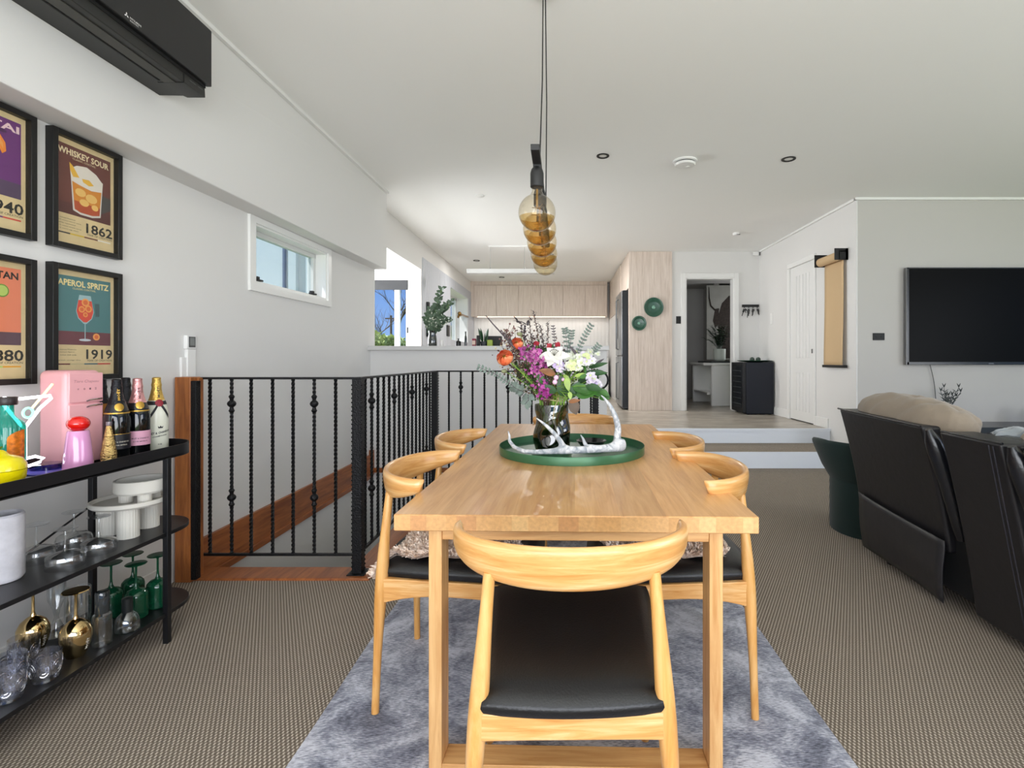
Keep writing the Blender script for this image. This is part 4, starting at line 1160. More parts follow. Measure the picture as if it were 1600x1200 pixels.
champagne(-1.803, 2.068, M_darkgl, foil_b, 'dark champagne bottle with black foil, gold medallion and black label beside the pink foil one', 'dark')
champagne(-1.905, 2.112, M_darkgl, foil_b, 'black foiled bottle with plain orange shoulder label, behind the medallion bottle', 'orange')
champagne(-1.918, 2.245, M_darkgl, foil_b, 'plain black necked bottle mostly hidden behind the pink foil bottle', 'none')
champagne(-1.925, 2.01, M_dgreen, foil_b, 'dark green bottle with olive label half hidden behind the pink mini fridge', 'olive')
# gold mini bottle
t = thing('gold_tree_bottle', 'small tiered gold cone bottle with silver cap in front of the champagne', 'bottle', (-1.775, 2.0, ZT))
gd = mat('hammered_gold', '#d8b878', 0.22, 0.95, bump=0.6, bscale=160)
m = MB(); m.lathe([(0.0, 0), (0.026, 0.001), (0.0245, 0.03), (0.0205, 0.031), (0.0265, 0.032), (0.0195, 0.068), (0.0165, 0.069), (0.021, 0.070), (0.0145, 0.102), (0.0115, 0.103), (0.015, 0.104), (0.0085, 0.142), (0.0075, 0.146)], (0, 0, 0), 20); m.build('body', gd, t)
m = MB(); m.lathe([(0.0078, 0.145), (0.0085, 0.147), (0.0085, 0.160), (0.0, 0.161)], (0, 0, 0), 14, rib=0.05, ribn=14); m.build('cap', mat('pewter', '#a29aa2', 0.35, 0.7), t)
# pink mini fridge
t = thing('mini_fridge_tin', 'pink retro fridge shaped box with two doors and chrome handles on the top shelf', 'box', (-1.86, 1.915, ZT), math.radians(-10))
M_pink = mat('pink_enamel', '#e5a9ae', 0.3)
m = MB(); m.box(-0.135, 0.0, 0.0, 0.13, 0.0, 0.362); m.build('body', M_pink, t, bevel=0.022, seg=5)
m = MB(); m.box(0.0, 0.008, 0.004, 0.126, 0.238, 0.352); up = m.build('upper_door', M_pink, t, bevel=0.007, seg=3)
m = MB(); m.box(0.0, 0.008, 0.004, 0.126, 0.006, 0.233); lo = m.build('lower_door', M_pink, t, bevel=0.007, seg=3)
chrome = mat('chrome', '#cfcfd2', 0.12, 1.0)
for z, p in ((0.247, up), (0.224, lo)):
    m = MB(); m.tube([(0.008, 0.066, z - 0.004), (0.017, 0.07, z), (0.019, 0.09, z + 0.002), (0.017, 0.113, z + 0.003), (0.009, 0.118, z + 0.002)], 0.0032, 8); m.build('handle', chrome, p)
TFr = Matrix(((0, 0, 1, 0.0083), (1, 0, 0, 0.065), (0, 1, 0, 0.318), (0, 0, 0, 1)))
m = MB(); ink = mat('rose_grey_print', '#b88a90', 0.4)
m.text('Tiere Chapeau', 0.088, 0.014, TFr, ink, shear=0.2)
ink2 = mat('fridge_symbols', '#7d5a60', 0.4)
for k, (x, s) in enumerate(((-0.030, '*'), (-0.008, 'o'), (0.012, 'I'), (0.032, '='))):
    m.text(s, 0.006, 0.007, TFr, ink2, cx=x, cy=-0.028)
m.build('lettering', ink, t, smooth=False)
# flask
t = thing('drinks_flask', 'lilac pink flask with a glossy red ball lid in front of the pink fridge', 'flask', (-1.757, 1.855, ZT))
m = MB(); m.lathe([(0.0, 0), (0.040, 0.001), (0.0435, 0.006), (0.043, 0.02), (0.036, 0.10), (0.031, 0.140), (0.029, 0.146), (0.0, 0.147)], (0, 0, 0), 36); m.build('body', mat('lilac_gloss', '#d795c3', 0.15, coat=0.6), t)
m = MB(); m.sphere((0, 0, 0.171), 0.0335, 28, 16, sc=(1, 1, 0.82)); m.build('lid', mat('red_gloss', '#d8140f', 0.08, coat=0.8), t)
# teal bottle
t = thing('teal_spirit_bottle', 'fluted teal glass bottle with a dark stopper and orange label behind the lemon pot', 'bottle', (-1.885, 1.735, ZT))
m = MB(); m.lathe([(0.0, 0), (0.042, 0.001), (0.0445, 0.006), (0.0445, 0.175), (0.041, 0.188), (0.024, 0.205), (0.0175, 0.215), (0.0175, 0.25)], (0, 0, 0), 96, rib=0.022, ribn=24, ribz=(0.005, 0.19)); m.build('body', glass('teal_glass', '#35b8a4', 0.05, 0.75, 0.1, alpha=0.35), t)
m = MB(); m.lathe([(0.0, 0.249), (0.0255, 0.249), (0.027, 0.252), (0.027, 0.273), (0.025, 0.276), (0, 0.276)], (0, 0, 0), 32); m.build('stopper', mat('dark_stopper', '#2c2222', 0.4), t)
m = MB(); patch(m, 0.0462, (0, 0, 0), 0.055, 0.165, -0.75, 0.35, mat('copper_label', '#e07820', 0.3, 0.35, var=0.5, vscale=60), 48, 48, lambda u, v: v < 0.72 or (u - 1) ** 2 / 1 + ((v - 0.72) / .28) ** 2 < 1); m.build('label', MATS['copper_label'], t)
# lemon pot
t = thing('lemon_jar', 'bright yellow ceramic lemon shaped jar with a green leaf on its lid', 'jar', (-1.765, 1.605, ZT))
yl = mat('lemon_glaze', '#ecd90c', 0.12, coat=0.5, bump=0.15, bscale=90)
m = MB(); m.lathe([(0.0, 0), (0.034, 0.0), (0.048, 0.008), (0.058, 0.03), (0.0605, 0.056)], (0, 0, 0), 40); m.build('bowl', yl, t)
m = MB(); m.lathe([(0.0605, 0.0575), (0.059, 0.073), (0.050, 0.090), (0.034, 0.099), (0.020, 0.104), (0.013, 0.113), (0.006, 0.119), (0, 0.120)], (0, 0, 0), 40); m.build('lid', yl, t)
m = MB(); rings = []
for i in range(9):
    u = i / 8; wv = 0.017 * math.sin(PI * min(1, u * 0.92 + .04)) ** 0.7 + 0.001
    cpt = Vector((0.012 - 0.012 * u, -0.006 - 0.045 * u, 0.128 - 0.03 * u * u)); rings.append([cpt + Vector((-wv * .5, 0, -wv * .8)), cpt + Vector((0.003, 0, 0)), cpt + Vector((wv * .8, 0, wv * .5)), cpt + Vector((0.0, 0, -0.002))])
m.loft(rings); m.build('leaf', mat('leaf_glaze', '#2f7a34', 0.2, coat=0.4), t)
# neon martini lamp
t = thing('neon_lamp', 'white neon cocktail glass lamp with a straw on a clear violet base', 'lamp', (-1.875, 1.86, ZT))
M_neon = mat('neon_white', '#ffffff', 0.4, emit='#f4f0ff', estr=2.6); M_neony = mat('neon_warm', '#fff0b0', 0.4, emit='#ffe486', estr=0.75); M_neong = mat('neon_green', '#a8f0d0', 0.4, emit='#7fe8c0', estr=0.7)
xn = -1.885
def np_(px, py): 
    Y = xn * FPX / (px - CX); return Vector((xn, Y, HC - (py - CY) / FPX * Y))
m = MB(); m.tube([np_(39, 714), np_(39, 668), np_(62, 638), np_(80, 622), np_(78, 618), np_(24, 624), np_(6, 622), np_(2, 628), np_(36, 668)], 0.005, 8); m.build('glass_outline', M_neon, t, world=True)
m = MB(); m.tube([np_(25, 722), np_(38, 717), np_(55, 713), np_(68, 716), np_(62, 722), np_(45, 728), np_(27, 727)], 0.005, 8); m.build('foot_outline', M_neon, t, world=True)
m = MB(); m.tube([np_(82, 600), np_(50, 638)], 0.004, 8); m.build('straw', M_neony, t, world=True)
m = MB(); c0 = np_(42, 645); m.tube([c0 + Vector((0.004, 0.017 * math.cos(k * PI / 8), 0.017 * math.sin(k * PI / 8))) for k in range(17)], 0.004, 8); m.build('olive_outline', M_neong, t, world=True)
m = MB(); m.lathe([(0.0, 0), (0.045, 0), (0.045, 0.02), (0.0, 0.021)], (0, 0, 0.006), 30); m.build('disc', glass('violet_acrylic', '#b9b4ea', 0.1, 0.4, 0.2), t)
m = MB(); m.box(-0.07, 0.085, -0.09, 0.075, 0.0, 0.006); m.build('base_plate', glass('violet_acrylic2', '#7f78d8', 0.1, 0.4, 0.2, alpha=0.5), t, bevel=0.002)

# ---------------------------------------------------------------- middle shelf
M_cl = glass('clear_glass', '#fbfdfe', 0.0, 0.22, 0.36)
M_gr = glass('green_glass', '#1f6e4c', 0.1, 0.8, 0.12, alpha=0.35)
def coupe(x, y, z, label, mt, kind='coupe', group=None):
    t = thing('coupe_glass' if kind == 'coupe' else 'wine_goblet', label, 'glass', (x, y, z), 0, group)
    if kind == 'coupe':   # upside down
        m = MB(); m.lathe([(0.0515, 0.0), (0.0525, 0.002), (0.0535, 0.030), (0.050, 0.042), (0.040, 0.050), (0.012, 0.056), (0.006, 0.058)], (0, 0, 0), 96, rib=0.012, ribn=32, ribz=(0.004, 0.036)); m.build('bowl', mt, t)
        m = MB(); m.lathe([(0.009, 0.057), (0.005, 0.064), (0.0032, 0.08), (0.003, 0.118), (0.006, 0.128), (0.02, 0.131)], (0, 0, 0), 14); m.build('stem', mt, t)
        m = MB(); m.lathe([(0.006, 0.131), (0.034, 0.1315), (0.0355, 0.133), (0.034, 0.1345), (0.0, 0.1355)], (0, 0, 0), 36); m.build('foot', mt, t)
    else:
        m = MB(); m.lathe([(0.037, 0.0), (0.040, 0.004), (0.040, 0.085), (0.038, 0.098), (0.028, 0.110), (0.010, 0.117), (0.006, 0.119)], (0, 0, 0), 96, rib=0.012, ribn=32, ribz=(0.0, 0.09)); m.build('bowl', mt, t)
        m = MB(); m.lathe([(0.011, 0.117), (0.006, 0.128), (0.004, 0.15), (0.004, 0.2), (0.007, 0.211), (0.02, 0.214)], (0, 0, 0), 14); m.build('stem', mt, t)
        m = MB(); m.lathe([(0.006, 0.214), (0.035, 0.2145), (0.037, 0.2165), (0.035, 0.2185), (0.0, 0.220)], (0, 0, 0), 36); m.build('foot', mt, t)
    return t
cg = 'upturned ribbed coupes on the middle shelf'
co = coupe(-1.722, 1.77, ZM, 'clear ribbed coupe standing upside down nearest the front edge of the middle shelf', M_cl, group=cg)
dup(co, (-1.878, 1.965, ZM), None, 'clear upturned ribbed coupe at the back, directly behind the front coupe')
dup(co, (-1.728, 1.905, ZM), None, 'clear upturned ribbed coupe in front of the white cake stand legs')
dup(co, (-1.868, 1.815, ZM), None, 'clear upturned ribbed coupe beside the marbled white vase')
t = thing('marbled_vase', 'cloudy white marbled cylinder vase at the left end of the middle shelf', 'vase', (-1.825, 1.66, ZM))
m = MB(); m.lathe([(0.0, 0), (0.050, 0.001), (0.057, 0.012), (0.057, 0.21), (0.052, 0.217), (0.047, 0.212), (0.047, 0.02), (0, 0.015)], (0, 0, 0), 40); m.build('body', mat('marbled_alabaster', '#dcdbe2', 0.3, var=0.12, vscale=26, bump=0.2, bscale=20), t)
M_cer = mat('matt_white_ceramic', '#dedbd2', 0.75); M_glz = mat('grey_glaze', '#9fa1a3', 0.15)
def stand(x, y, z, R_, hleg, rleg, hd, label, name, legs, deep):
    t = thing(name, label, 'cake stand' if name == 'cake_stand' else 'bowl', (x, y, z))
    for a in legs:
        m = MB(); q = R_ * 0.56; m.lathe([(0, 0), (rleg, 0.0), (rleg, hleg), (0, hleg + 0.001)], (q * math.cos(a), q * math.sin(a), 0), 72, rib=0.018, ribn=24); m.build('leg', M_cer, t)
    m = MB(); m.lathe([(0, hleg), (R_ * 0.93, hleg), (R_, hleg + 0.008), (R_, hleg + hd), (R_ - 0.004, hleg + hd + 0.002), (R_ - 0.009, hleg + hd), (R_ - 0.010, hleg + deep), (0.0, hleg + deep - 0.001)], (0, 0, 0), 120, rib=0.004 if name == 'cake_stand' else 0.008, ribn=60, ribz=(hleg + 0.006, hleg + hd - 0.002)); m.build('dish', M_cer, t)
    m = MB(); m.lathe([(0, 0), (R_ - 0.0105, 0.0005)], (0, 0, hleg + deep + 0.0006), 60); m.build('glaze', M_glz if name != 'cake_stand' else mat('stone_glaze', '#b5b2aa', 0.25), t)
    return t
stand(-1.80, 2.13, ZM, 0.132, 0.118, 0.036, 0.022, 'large white ribbed cake stand on cylinder legs on the middle shelf', 'cake_stand', (math.radians(-55), math.radians(205), math.radians(75)), 0.009)
stand(-1.765, 2.145, ZM + 0.1285, 0.092, 0.038, 0.024, 0.052, 'white ribbed footed bowl standing on top of the cake stand', 'footed_bowl', (math.radians(-40), math.radians(210), math.radians(80)), 0.012)
# ---------------------------------------------------------------- bottom shelf
gg_ = 'upturned green goblets on the bottom shelf'
go = coupe(-1.742, 2.088, ZL, 'ribbed dark green goblet upside down, nearest the shelf front among the green ones', M_gr, 'goblet', gg_)
dup(go, (-1.728, 2.182, ZL), None, 'green upturned goblet at the right end of the bottom shelf beside the leg')
dup(go, (-1.845, 2.195, ZL), None, 'green upturned goblet at the back near the wall between two others')
dup(go, (-1.850, 2.095, ZL), None, 'green upturned goblet at the left of the green group, behind the grey carafe')
M_gold = mat('mirror_gold', '#dcc08a', 0.09, 1.0)
t = thing('gold_goblet', 'mirror gold goblet upside down nearest the shelf front, lettered along its side', 'glass', (-1.728, 1.815, ZL), 0, 'upturned gold goblets')
gp = [(0.026, 0.0), (0.033, 0.015), (0.041, 0.04), (0.0455, 0.065), (0.044, 0.09), (0.034, 0.112), (0.018, 0.126), (0.007, 0.132)]
m = MB(); m.lathe(gp, (0, 0, 0), 40); m.build('bowl', M_gold, t)
m = MB(); m.lathe([(0.009, 0.130), (0.005, 0.145), (0.004, 0.21), (0.008, 0.222), (0.02, 0.226)], (0, 0, 0), 14); m.build('stem', M_gold, t)
m = MB(); m.lathe([(0.006, 0.225), (0.037, 0.227), (0.039, 0.229), (0.037, 0.2315), (0.0, 0.232)], (0, 0, 0), 40); m.build('foot', M_gold, t)
m = MB(); cyl_text(m, 'MOËT', 0.04, 0.012, 0.045, (0, 0, 0), 0.045, -0.05, mat('etched_white', '#eee8dc', 0.6), vertical=True, rf=lambda z: prof_r(gp, 0.0012)(z)); m.build('lettering', MATS['etched_white'], t)
dup(t, (-1.90, 1.835, ZL), None, 'mirror gold goblet upside down at the back against the wall, behind the tumblers')
def lathe_thing(name, label, cat, x, y, z, prof, mt, group=None, n=48, **k):
    m = MB(); m.lathe(prof, (0, 0, 0), n, **k); o = m.build(name, mt); o.location = (x, y, z); tag(o, label, cat, group); return o
lathe_thing('tall_glass', 'tall clear cylinder glass behind the front gold goblet', 'glass', -1.83, 1.93, ZL, [(0.0, 0.004), (0.034, 0.004), (0.035, 0.0), (0.037, 0.002), (0.038, 0.19), (0.0365, 0.19), (0.0355, 0.01)], M_cl)
lathe_thing('tall_glass', 'tall clear flared glass between the two gold goblets', 'glass', -1.93, 1.95, ZL, [(0.0, 0.0), (0.034, 0.0), (0.03, 0.006), (0.006, 0.07), (0.012, 0.10), (0.026, 0.14), (0.028, 0.2), (0.026, 0.2), (0.02, 0.14)], M_cl)
t = thing('carafe', 'slim clear carafe with smoky tumbler neck beside the green goblets', 'carafe', (-1.697, 1.885, ZL))
m = MB(); m.lathe([(0.0, 0.001), (0.026, 0.0), (0.029, 0.004), (0.029, 0.10), (0.027, 0.112), (0.020, 0.118), (0.020, 0.125)], (0, 0, 0), 36); m.build('body', M_cl, t)
m = MB(); m.lathe([(0.018, 0.10), (0.021, 0.125), (0.0215, 0.19), (0.019, 0.196), (0.0, 0.197)], (0, 0, 0), 32); m.build('stopper', glass('smoke_glass', '#5d666a', 0.1, 0.6, 0.15, alpha=0.2), t)
t = thing('oil_bottle', 'small clear glass with a dark stopper in front of the green goblets', 'bottle', (-1.690, 1.985, ZL))
m = MB(); m.lathe([(0.0, 0.001), (0.036, 0.0), (0.040, 0.006), (0.039, 0.04), (0.03, 0.06), (0.0175, 0.072)], (0, 0, 0), 36); m.build('body', M_cl, t)
m = MB(); m.lathe([(0.0, 0.03), (0.015, 0.03), (0.0175, 0.07), (0.0175, 0.125), (0.0, 0.128)], (0, 0, 0), 28); m.build('stopper', mat('charcoal_stopper', '#1b1f20', 0.3), t)
# cut crystal tumblers
def tumbler(x, y, label):
    t = thing('crystal_tumbler', label, 'glass', (x, y, ZL), 0, 'cut crystal tumblers')
    m = MB(); m.lathe([(0.0, 0.006), (0.030, 0.006), (0.033, 0.0), (0.036, 0.004), (0.0395, 0.045), (0.041, 0.088), (0.039, 0.089), (0.036, 0.05), (0.031, 0.016), (0.0, 0.014)], (0, 0, 0), 40)
    m.build('cup', M_cry, t)
    m = MB()
    for k in range(7):
        a = 2 * PI * k / 7
        rr_ = 0.0395
        for q in range(2):
            ring = [Vector(((rr_) * math.cos(a + 0.36 * (1 - .45 * q) * math.cos(b)), rr_ * math.sin(a + 0.36 * (1 - .45 * q) * math.cos(b)), 0.045 + 0.022 * (1 - .45 * q) * math.sin(b))) for b in [2 * PI * j / 14 for j in range(15)]]
            m.tube(ring, 0.0016, 5, cap=False)
    m.build('cut_pattern', M_cry2, t)
    return t
M_cry = glass('crystal', '#fafbff', 0.01, 0.22, 0.35); M_cry2 = glass('crystal_ridge', '#eceef6', 0.05, 0.3, 0.8)
tu = tumbler(-1.700, 1.682, 'cut crystal tumbler nearest the front gold goblet')
dup(tu, (-1.870, 1.775, ZL), None, 'cut crystal tumbler at the back, in front of the rear gold goblet')
dup(tu, (-1.715, 1.583, ZL), None, 'cut crystal tumbler at the front edge, nearest the photo corner')
dup(tu, (-1.80, 1.665, ZL), None, 'cut crystal tumbler between the other three, towards the wall')
# ================================================================== PENDANT
pd = thing('pendant_light', 'black bar pendant with a row of five big globe bulbs over the table', 'pendant light', (-0.09, 2.15, 1.83))
M_pb = mat('pendant_black', '#191919', 0.45)
m = MB(); m.box(-0.102, -0.074, 1.60, 2.72, 1.832, 1.852)
m.build('bar', M_pb, pd, world=True, bevel=0.002)
for k, (y0, y1) in enumerate(((1.95, 2.42), (2.35, 2.44))):
    x0 = -0.092 + 0.012 * k
    m = MB(); m.tube([(x0, y0, 1.85), (x0 + 0.001, (y0 + y1) / 2 + 0.05, 2.4), (-0.095 + 0.01 * k, y1, ZC - 0.02)], 0.0028, 8); m.build('cable', M_pb, pd, world=True)
m = MB(); m.lathe([(0.0, -0.03), (0.045, -0.03), (0.05, -0.025), (0.05, 0.0)], (-0.09, 2.43, ZC), 30); m.build('canopy', M_pb, pd, world=True)
M_bg = glass('bulb_glass', '#fbf6ea', 0.0, 0.15, 0.03); M_ba = glass('amber_bulb_glass', '#fcf3e0', 0.0, 0.16, 0.04)
M_ga = glass('gold_lustre', '#f3d9a0', 0.0, 0.22, 0.12)
M_fil = mat('filament_wire', '#8d6f3f', 0.4, 0.5)
for k, (y, r) in enumerate(((1.72, 0.0625), (1.93, 0.0625), (2.15, 0.0625), (2.385, 0.0625), (2.62, 0.0625))):
    x = -0.088 - 0.0008 * k
    m = MB(); m.lathe([(0.0, 0.066), (0.013, 0.066), (0.019, 0.058), (0.0225, 0.045), (0.0225, 0.0), (0.0205, -0.002), (0.0, -0.002)], (x, y, 1.757), 28)
    m.box(x - 0.013, x + 0.013, y - 0.004, y + 0.004, 1.815, 1.835); sk = m.build('socket', M_pb, pd, world=True)
    zc = 1.670
    prof = [(0.0165, 0.088), (0.017, 0.072), (0.021, 0.064)] + [(r * math.cos(a), r * math.sin(a)) for a in [math.radians(68 - i * 8.8) for i in range(18)]] + [(0.0, -r)]
    m = MB(); m.lathe(prof, (x, y, zc), 40); bl = m.build('bulb', M_bg if k in (0, 4) else M_ba, pd, world=True)
    m = MB(); m.lathe([(r * 0.985 * math.cos(a), r * 0.985 * math.sin(a)) for a in [math.radians(-14 - i * 8) for i in range(10)]], (x, y, zc), 40); m.build('gold_base', M_ga if k < 4 else M_bg, bl, world=True)
    m = MB(); m.tube([(x, y, zc + 0.08), (x, y, zc + 0.02)], 0.004, 8); 
    m.tube([(x + 0.018 * math.cos(i * 0.9), y + 0.018 * math.sin(i * 0.9), zc + 0.03 - 0.0035 * i) for i in range(18)], 0.0009, 5)
    m.build('filament', M_fil, bl, world=True)
# ================================================================== CEILING FITTINGS
def downlight(x, y, r=0.052, label='', power=0):
    t = thing('downlight', label, 'ceiling light', (x, y, ZC - 0.003), 0, 'recessed ceiling lights')
    m = MB(); m.lathe([(r, 0.002), (r, -0.003), (r * 0.94, -0.005), (r * 0.62, -0.002), (r * 0.6, 0.002)], (0, 0, 0), 32); m.build('trim_ring', M_blackm, t)
    m = MB(); m.lathe([(0.0, 0.0012), (r * 0.61, 0.0008)], (0, 0, 0), 24); m.build('diffuser', mat('lamp_diffuser', '#d6d6d2', 0.3), t)
    if power:
        l = bpy.data.lights.new('downlight_lamp', 'AREA'); l.shape = 'DISK'; l.size = 0.09; l.energy = power; l.color = (1, 0.97, 0.93)
        o = bpy.data.objects.new('downlight_lamp', l); o.location = (x, y, ZC - 0.012); COL.objects.link(o)
    return t
downlight(0.345, 4.45, 0.055, 'black rimmed downlight between the pendant and the smoke alarm', 0)
downlight(1.99, 4.52, 0.06, 'black rimmed downlight right of the smoke alarm', 0)
downlight(-1.55, 9.15, 0.06, 'small dark downlight left of the white suspended kitchen bar', 3)
downlight(-1.32, 11.0, 0.06, 'small dark downlight just in front of the wall cabinets', 0)
downlight(-0.22, 8.6, 0.06, 'added downlight hidden behind the pendant bulbs to brighten the kitchen', 26)  # added fitting, kept out of sight to lift the kitchen light
t = thing('smoke_alarm', 'round white smoke alarm on the ceiling between the two dark downlights', 'smoke alarm', (1.085, 4.56, ZC - 0.001))
m = MB(); m.lathe([(0.105, 0.0), (0.105, -0.012), (0.095, -0.018), (0.0, -0.018)], (0, 0, 0), 40); m.build('base', M_trimw, t)
m = MB(); m.lathe([(0.085, -0.018), (0.085, -0.026)], (0, 0, 0), 40); m.build('grille', M_blackm, t)
m = MB(); m.lathe([(0.090, -0.026), (0.092, -0.032), (0.085, -0.045), (0.0, -0.048)], (0, 0, 0), 40); m.lathe([(0.02, -0.0475), (0.018, -0.051), (0, -0.0515)], (0.03, 0.02, 0), 16); m.build('cover', M_trimw, t)
def small_disc(name, x, y, z, r, h, label, cat):
    m = MB(); m.lathe([(r, 0), (r, -h * .6), (r * .8, -h), (0, -h)], (0, 0, 0), 24); o = m.build(name, M_trimw); o.location = (x, y, z); tag(o, label, cat); return o
small_disc('ceiling_rose', -0.9, 5.53, ZC, 0.045, 0.012, 'faint white round cover on the ceiling left of the pendant', 'ceiling cover')
t = thing('ceiling_sensor', 'small white ceiling sensor towards the hall corner', 'sensor', (2.42, 7.16, ZC))
m = MB(); m.lathe([(0.045, 0), (0.045, -0.03), (0.04, -0.035), (0, -0.035)], (0, 0, 0), 20); m.build('body', M_trimw, t); m = MB(); m.box(-0.01, 0.04, -0.045, -0.03, -0.034, -0.026); m.build('lens', mat('grey_lens', '#6a6a6a', 0.4), t)
t = thing('alarm_sensor', 'tiny white alarm sensor in the top corner above the key rack', 'sensor', (3.15, 8.33, ZC - 0.04))
m = MB(); m.box(-0.055, 0.03, -0.02, 0.03, -0.04, 0.02); m.build('body', M_trimw, t, bevel=0.006); m = MB(); m.box(0.028, 0.05, -0.01, 0.02, -0.035, 0.015); m.build('lens', MATS['grey_lens'], t)
# ================================================================== KITCHEN
def tbox(name, label, cat, x0, x1, y0, y1, z0, z1, m_, bev=0.003, group=None):
    m = MB(); m.box(x0, x1, y0, y1, z0, z1); o = m.build(name, m_, bevel=bev); tag(o, label, cat, group); return o
M_bench = mat('grey_stone_bench', '#cfcecc', 0.35)
t = thing('breakfast_bench', 'long grey benchtop capping the white half wall in front of the kitchen', 'worktop', (-0.8, 5.6, 1.28))
m = MB(); m.box(-2.04, 0.47, 5.235, 5.95, 1.275, 1.318); m.build('slab', M_bench, t, world=True, bevel=0.003)
M_kw = mat('kitchen_white', '#e4e3e1', 0.4)
t = thing('bench_cabinet', 'white cabinet body under the long benchtop', 'cabinet', (-0.8, 5.7, ZK))
m = MB(); m.box(-2.09, 0.45, 5.43, 5.85, ZK, 1.272); m.build('carcass', M_kw, t, world=True)
for k in range(4):
    m = MB(); m.box(-2.05 + 0.63 * k, -1.44 + 0.63 * k - 0.01, 5.851, 5.87, ZK + 0.1, 1.26); m.build('door', M_kw, t, world=True, bevel=0.002)
# wall cabinets
CY0 = 11.6
t = thing('wall_cabinets', 'row of pale timber overhead cabinets across the kitchen end wall', 'cabinet', (-0.6, 11.8, 2.15))
m = MB(); m.box(-2.1, 1.0, CY0 + 0.02, 11.93, 2.155, 2.93); m.build('carcass', M_timber, t, world=True)
m = MB(); m.box(-2.1, 1.0, CY0, CY0 + 0.02, 2.87, 2.95); m.box(-2.1, -2.02, CY0 + 0.0, CY0 + 0.02, 2.15, 2.87); m.build('bulkhead_panel', M_timber, t, world=True)
xs = [(-0.0, 0)]
x0 = -2.02
for k in range(6):
    m = MB(); m.box(x0 + 0.503 * k + 0.003, x0 + 0.503 * (k + 1) - 0.003, CY0 - 0.004, CY0 + 0.018, 2.155, 2.862); m.build('door', M_timber, t, world=True, bevel=0.002)
m = MB(); m.box(-1.95, 0.95, 11.62, 11.66, 2.140, 2.152); m.build('light_strip', mat('warm_led', '#fff0de', 0.5, emit='#ffe9d2', estr=1.1), t, world=True)
l = bpy.data.lights.new('cabinet_strip_lamp', 'AREA'); l.shape = 'RECTANGLE'; l.size = 2.9; l.size_y = 0.05; l.energy = 1.6; l.color = (1, 0.93, 0.86)
o = bpy.data.objects.new('cabinet_strip_lamp', l); o.location = (-0.5, 11.72, 2.135); COL.objects.link(o)
t = thing('back_bench', 'white kitchen bench along the end wall under the timber cabinets', 'cabinet', (-0.5, 11.6, ZK))
m = MB(); m.box(-2.09, 1.0, 11.35, 11.93, ZK, 1.22); m.build('carcass', M_kw, t, world=True)
m = MB(); m.box(-2.09, 1.0, 11.32, 11.93, 1.22, 1.25); m.build('worktop', M_bench, t, world=True, bevel=0.002)
# tall bank on the right with fridge recess
t = thing('pantry_cabinet', 'tall pale timber cabinet bank whose end panel faces the dining table', 'cabinet', (1.4, 9, ZK))
m = MB(); m.box(1.075, 1.783, 8.38, 8.44, ZK, 2.948); m.build('end_panel', M_timber, t, world=True, bevel=0.001)
m = MB(); m.box(1.075, 1.78, 8.44, 9.5, 2.36, 2.948); m.box(1.65, 1.78, 8.44, 9.5, ZK, 2.36); m.build('fridge_surround', M_timber, t, world=True)
m = MB(); m.box(1.075, 1.78, 9.5, 11.93, 2.10, 2.948); m.build('upper_carcass', M_timber, t, world=True)
m = MB(); m.box(1.075, 1.78, 9.5, 11.93, ZK, 2.10); m.build('lower_carcass', M_kw, t, world=True)
for k in range(3):
    m = MB(); y0 = 9.5 + 0.7 * k; m.box(1.06, 1.078, y0 + 0.003, y0 + 0.697, 2.105, 2.94); m.build('door', M_timber, t, world=True, bevel=0.002)
for k in range(3):
    m = MB(); y0 = 9.5 + 0.7 * k; m.box(1.06, 1.078, y0 + 0.003, y0 + 0.697, ZK + 0.1, 2.095); m.build('door', M_kw, t, world=True, bevel=0.002)
# fridge
t = thing('refrigerator', 'tall steel refrigerator standing in the recess of the timber bank', 'fridge', (1.3, 8.97, ZK))
M_st = mat('brushed_steel', '#8b8e90', 0.28, 0.9, var=0.1, vscale=3); M_dk = mat('fridge_dark_side', '#1f2226', 0.4, 0.3)
m = MB(); m.box(0.99, 1.63, 8.50, 9.42, ZK + 0.02, 2.33); m.build('body', M_dk, t, world=True, bevel=0.004)
for k, (z0, z1) in enumerate(((1.25, 2.325), (ZK + 0.05, 1.235))):
    for j, (y0, y1) in enumerate(((8.50, 8.955), (8.965, 9.42))):
        m = MB(); m.box(0.968, 0.988, y0, y1, z0, z1); dd = m.build('door', M_st, t, world=True, bevel=0.008, seg=3)
        m = MB(); yy = 8.91 if j == 0 else 9.01; m.tube([(0.962, yy, z0 + 0.1), (0.93, yy, z0 + 0.12), (0.93, yy, z1 - 0.12), (0.962, yy, z1 - 0.1)], 0.009, 8); m.build('handle', M_st, dd, world=True)
m = MB(); m.box(0.961, 0.966, 9.08, 9.3, 1.55, 1.95); m.build('display', mat('display_dark', '#2c3034', 0.2), t, world=True)
# green wall discs
M_gd = mat('green_glaze', '#2b5745', 0.3, coat=0.15, var=0.15, vscale=30)
def disc(px, py, rpx, label):
    X, Z = F(px, py, 8.36); r = rpx * 8.36 / 800
    t = thing('wall_plate', label, 'wall plate', (X, 8.378, Z), 0, 'green wall plates')
    m = MB(); T = Matrix.Rotation(PI / 2, 4, 'X'); prof = [(0.0, 0.002), (r * 0.55, 0.0), (r * 0.98, 0.02), (r, 0.03), (r * 0.97, 0.036), (r * 0.80, 0.032), (r * 0.68, 0.016), (r * 0.5, 0.012), (0, 0.012)]
    m.lathe(prof, (0, 0, 0), 40); m.xf(T); m.build('plate', M_gd, t)
    m = MB(); m.lathe([(r * 0.2, 0.012), (r * 0.16, 0.03), (r * 0.08, 0.034), (0, 0.035)], (0, 0, 0), 20); m.xf(T); m.build('boss', mat('pale_green_glaze', '#7fae9a', 0.2), t)
disc(1021.5, 480, 15.3, 'larger green glazed plate hung on the timber end panel')
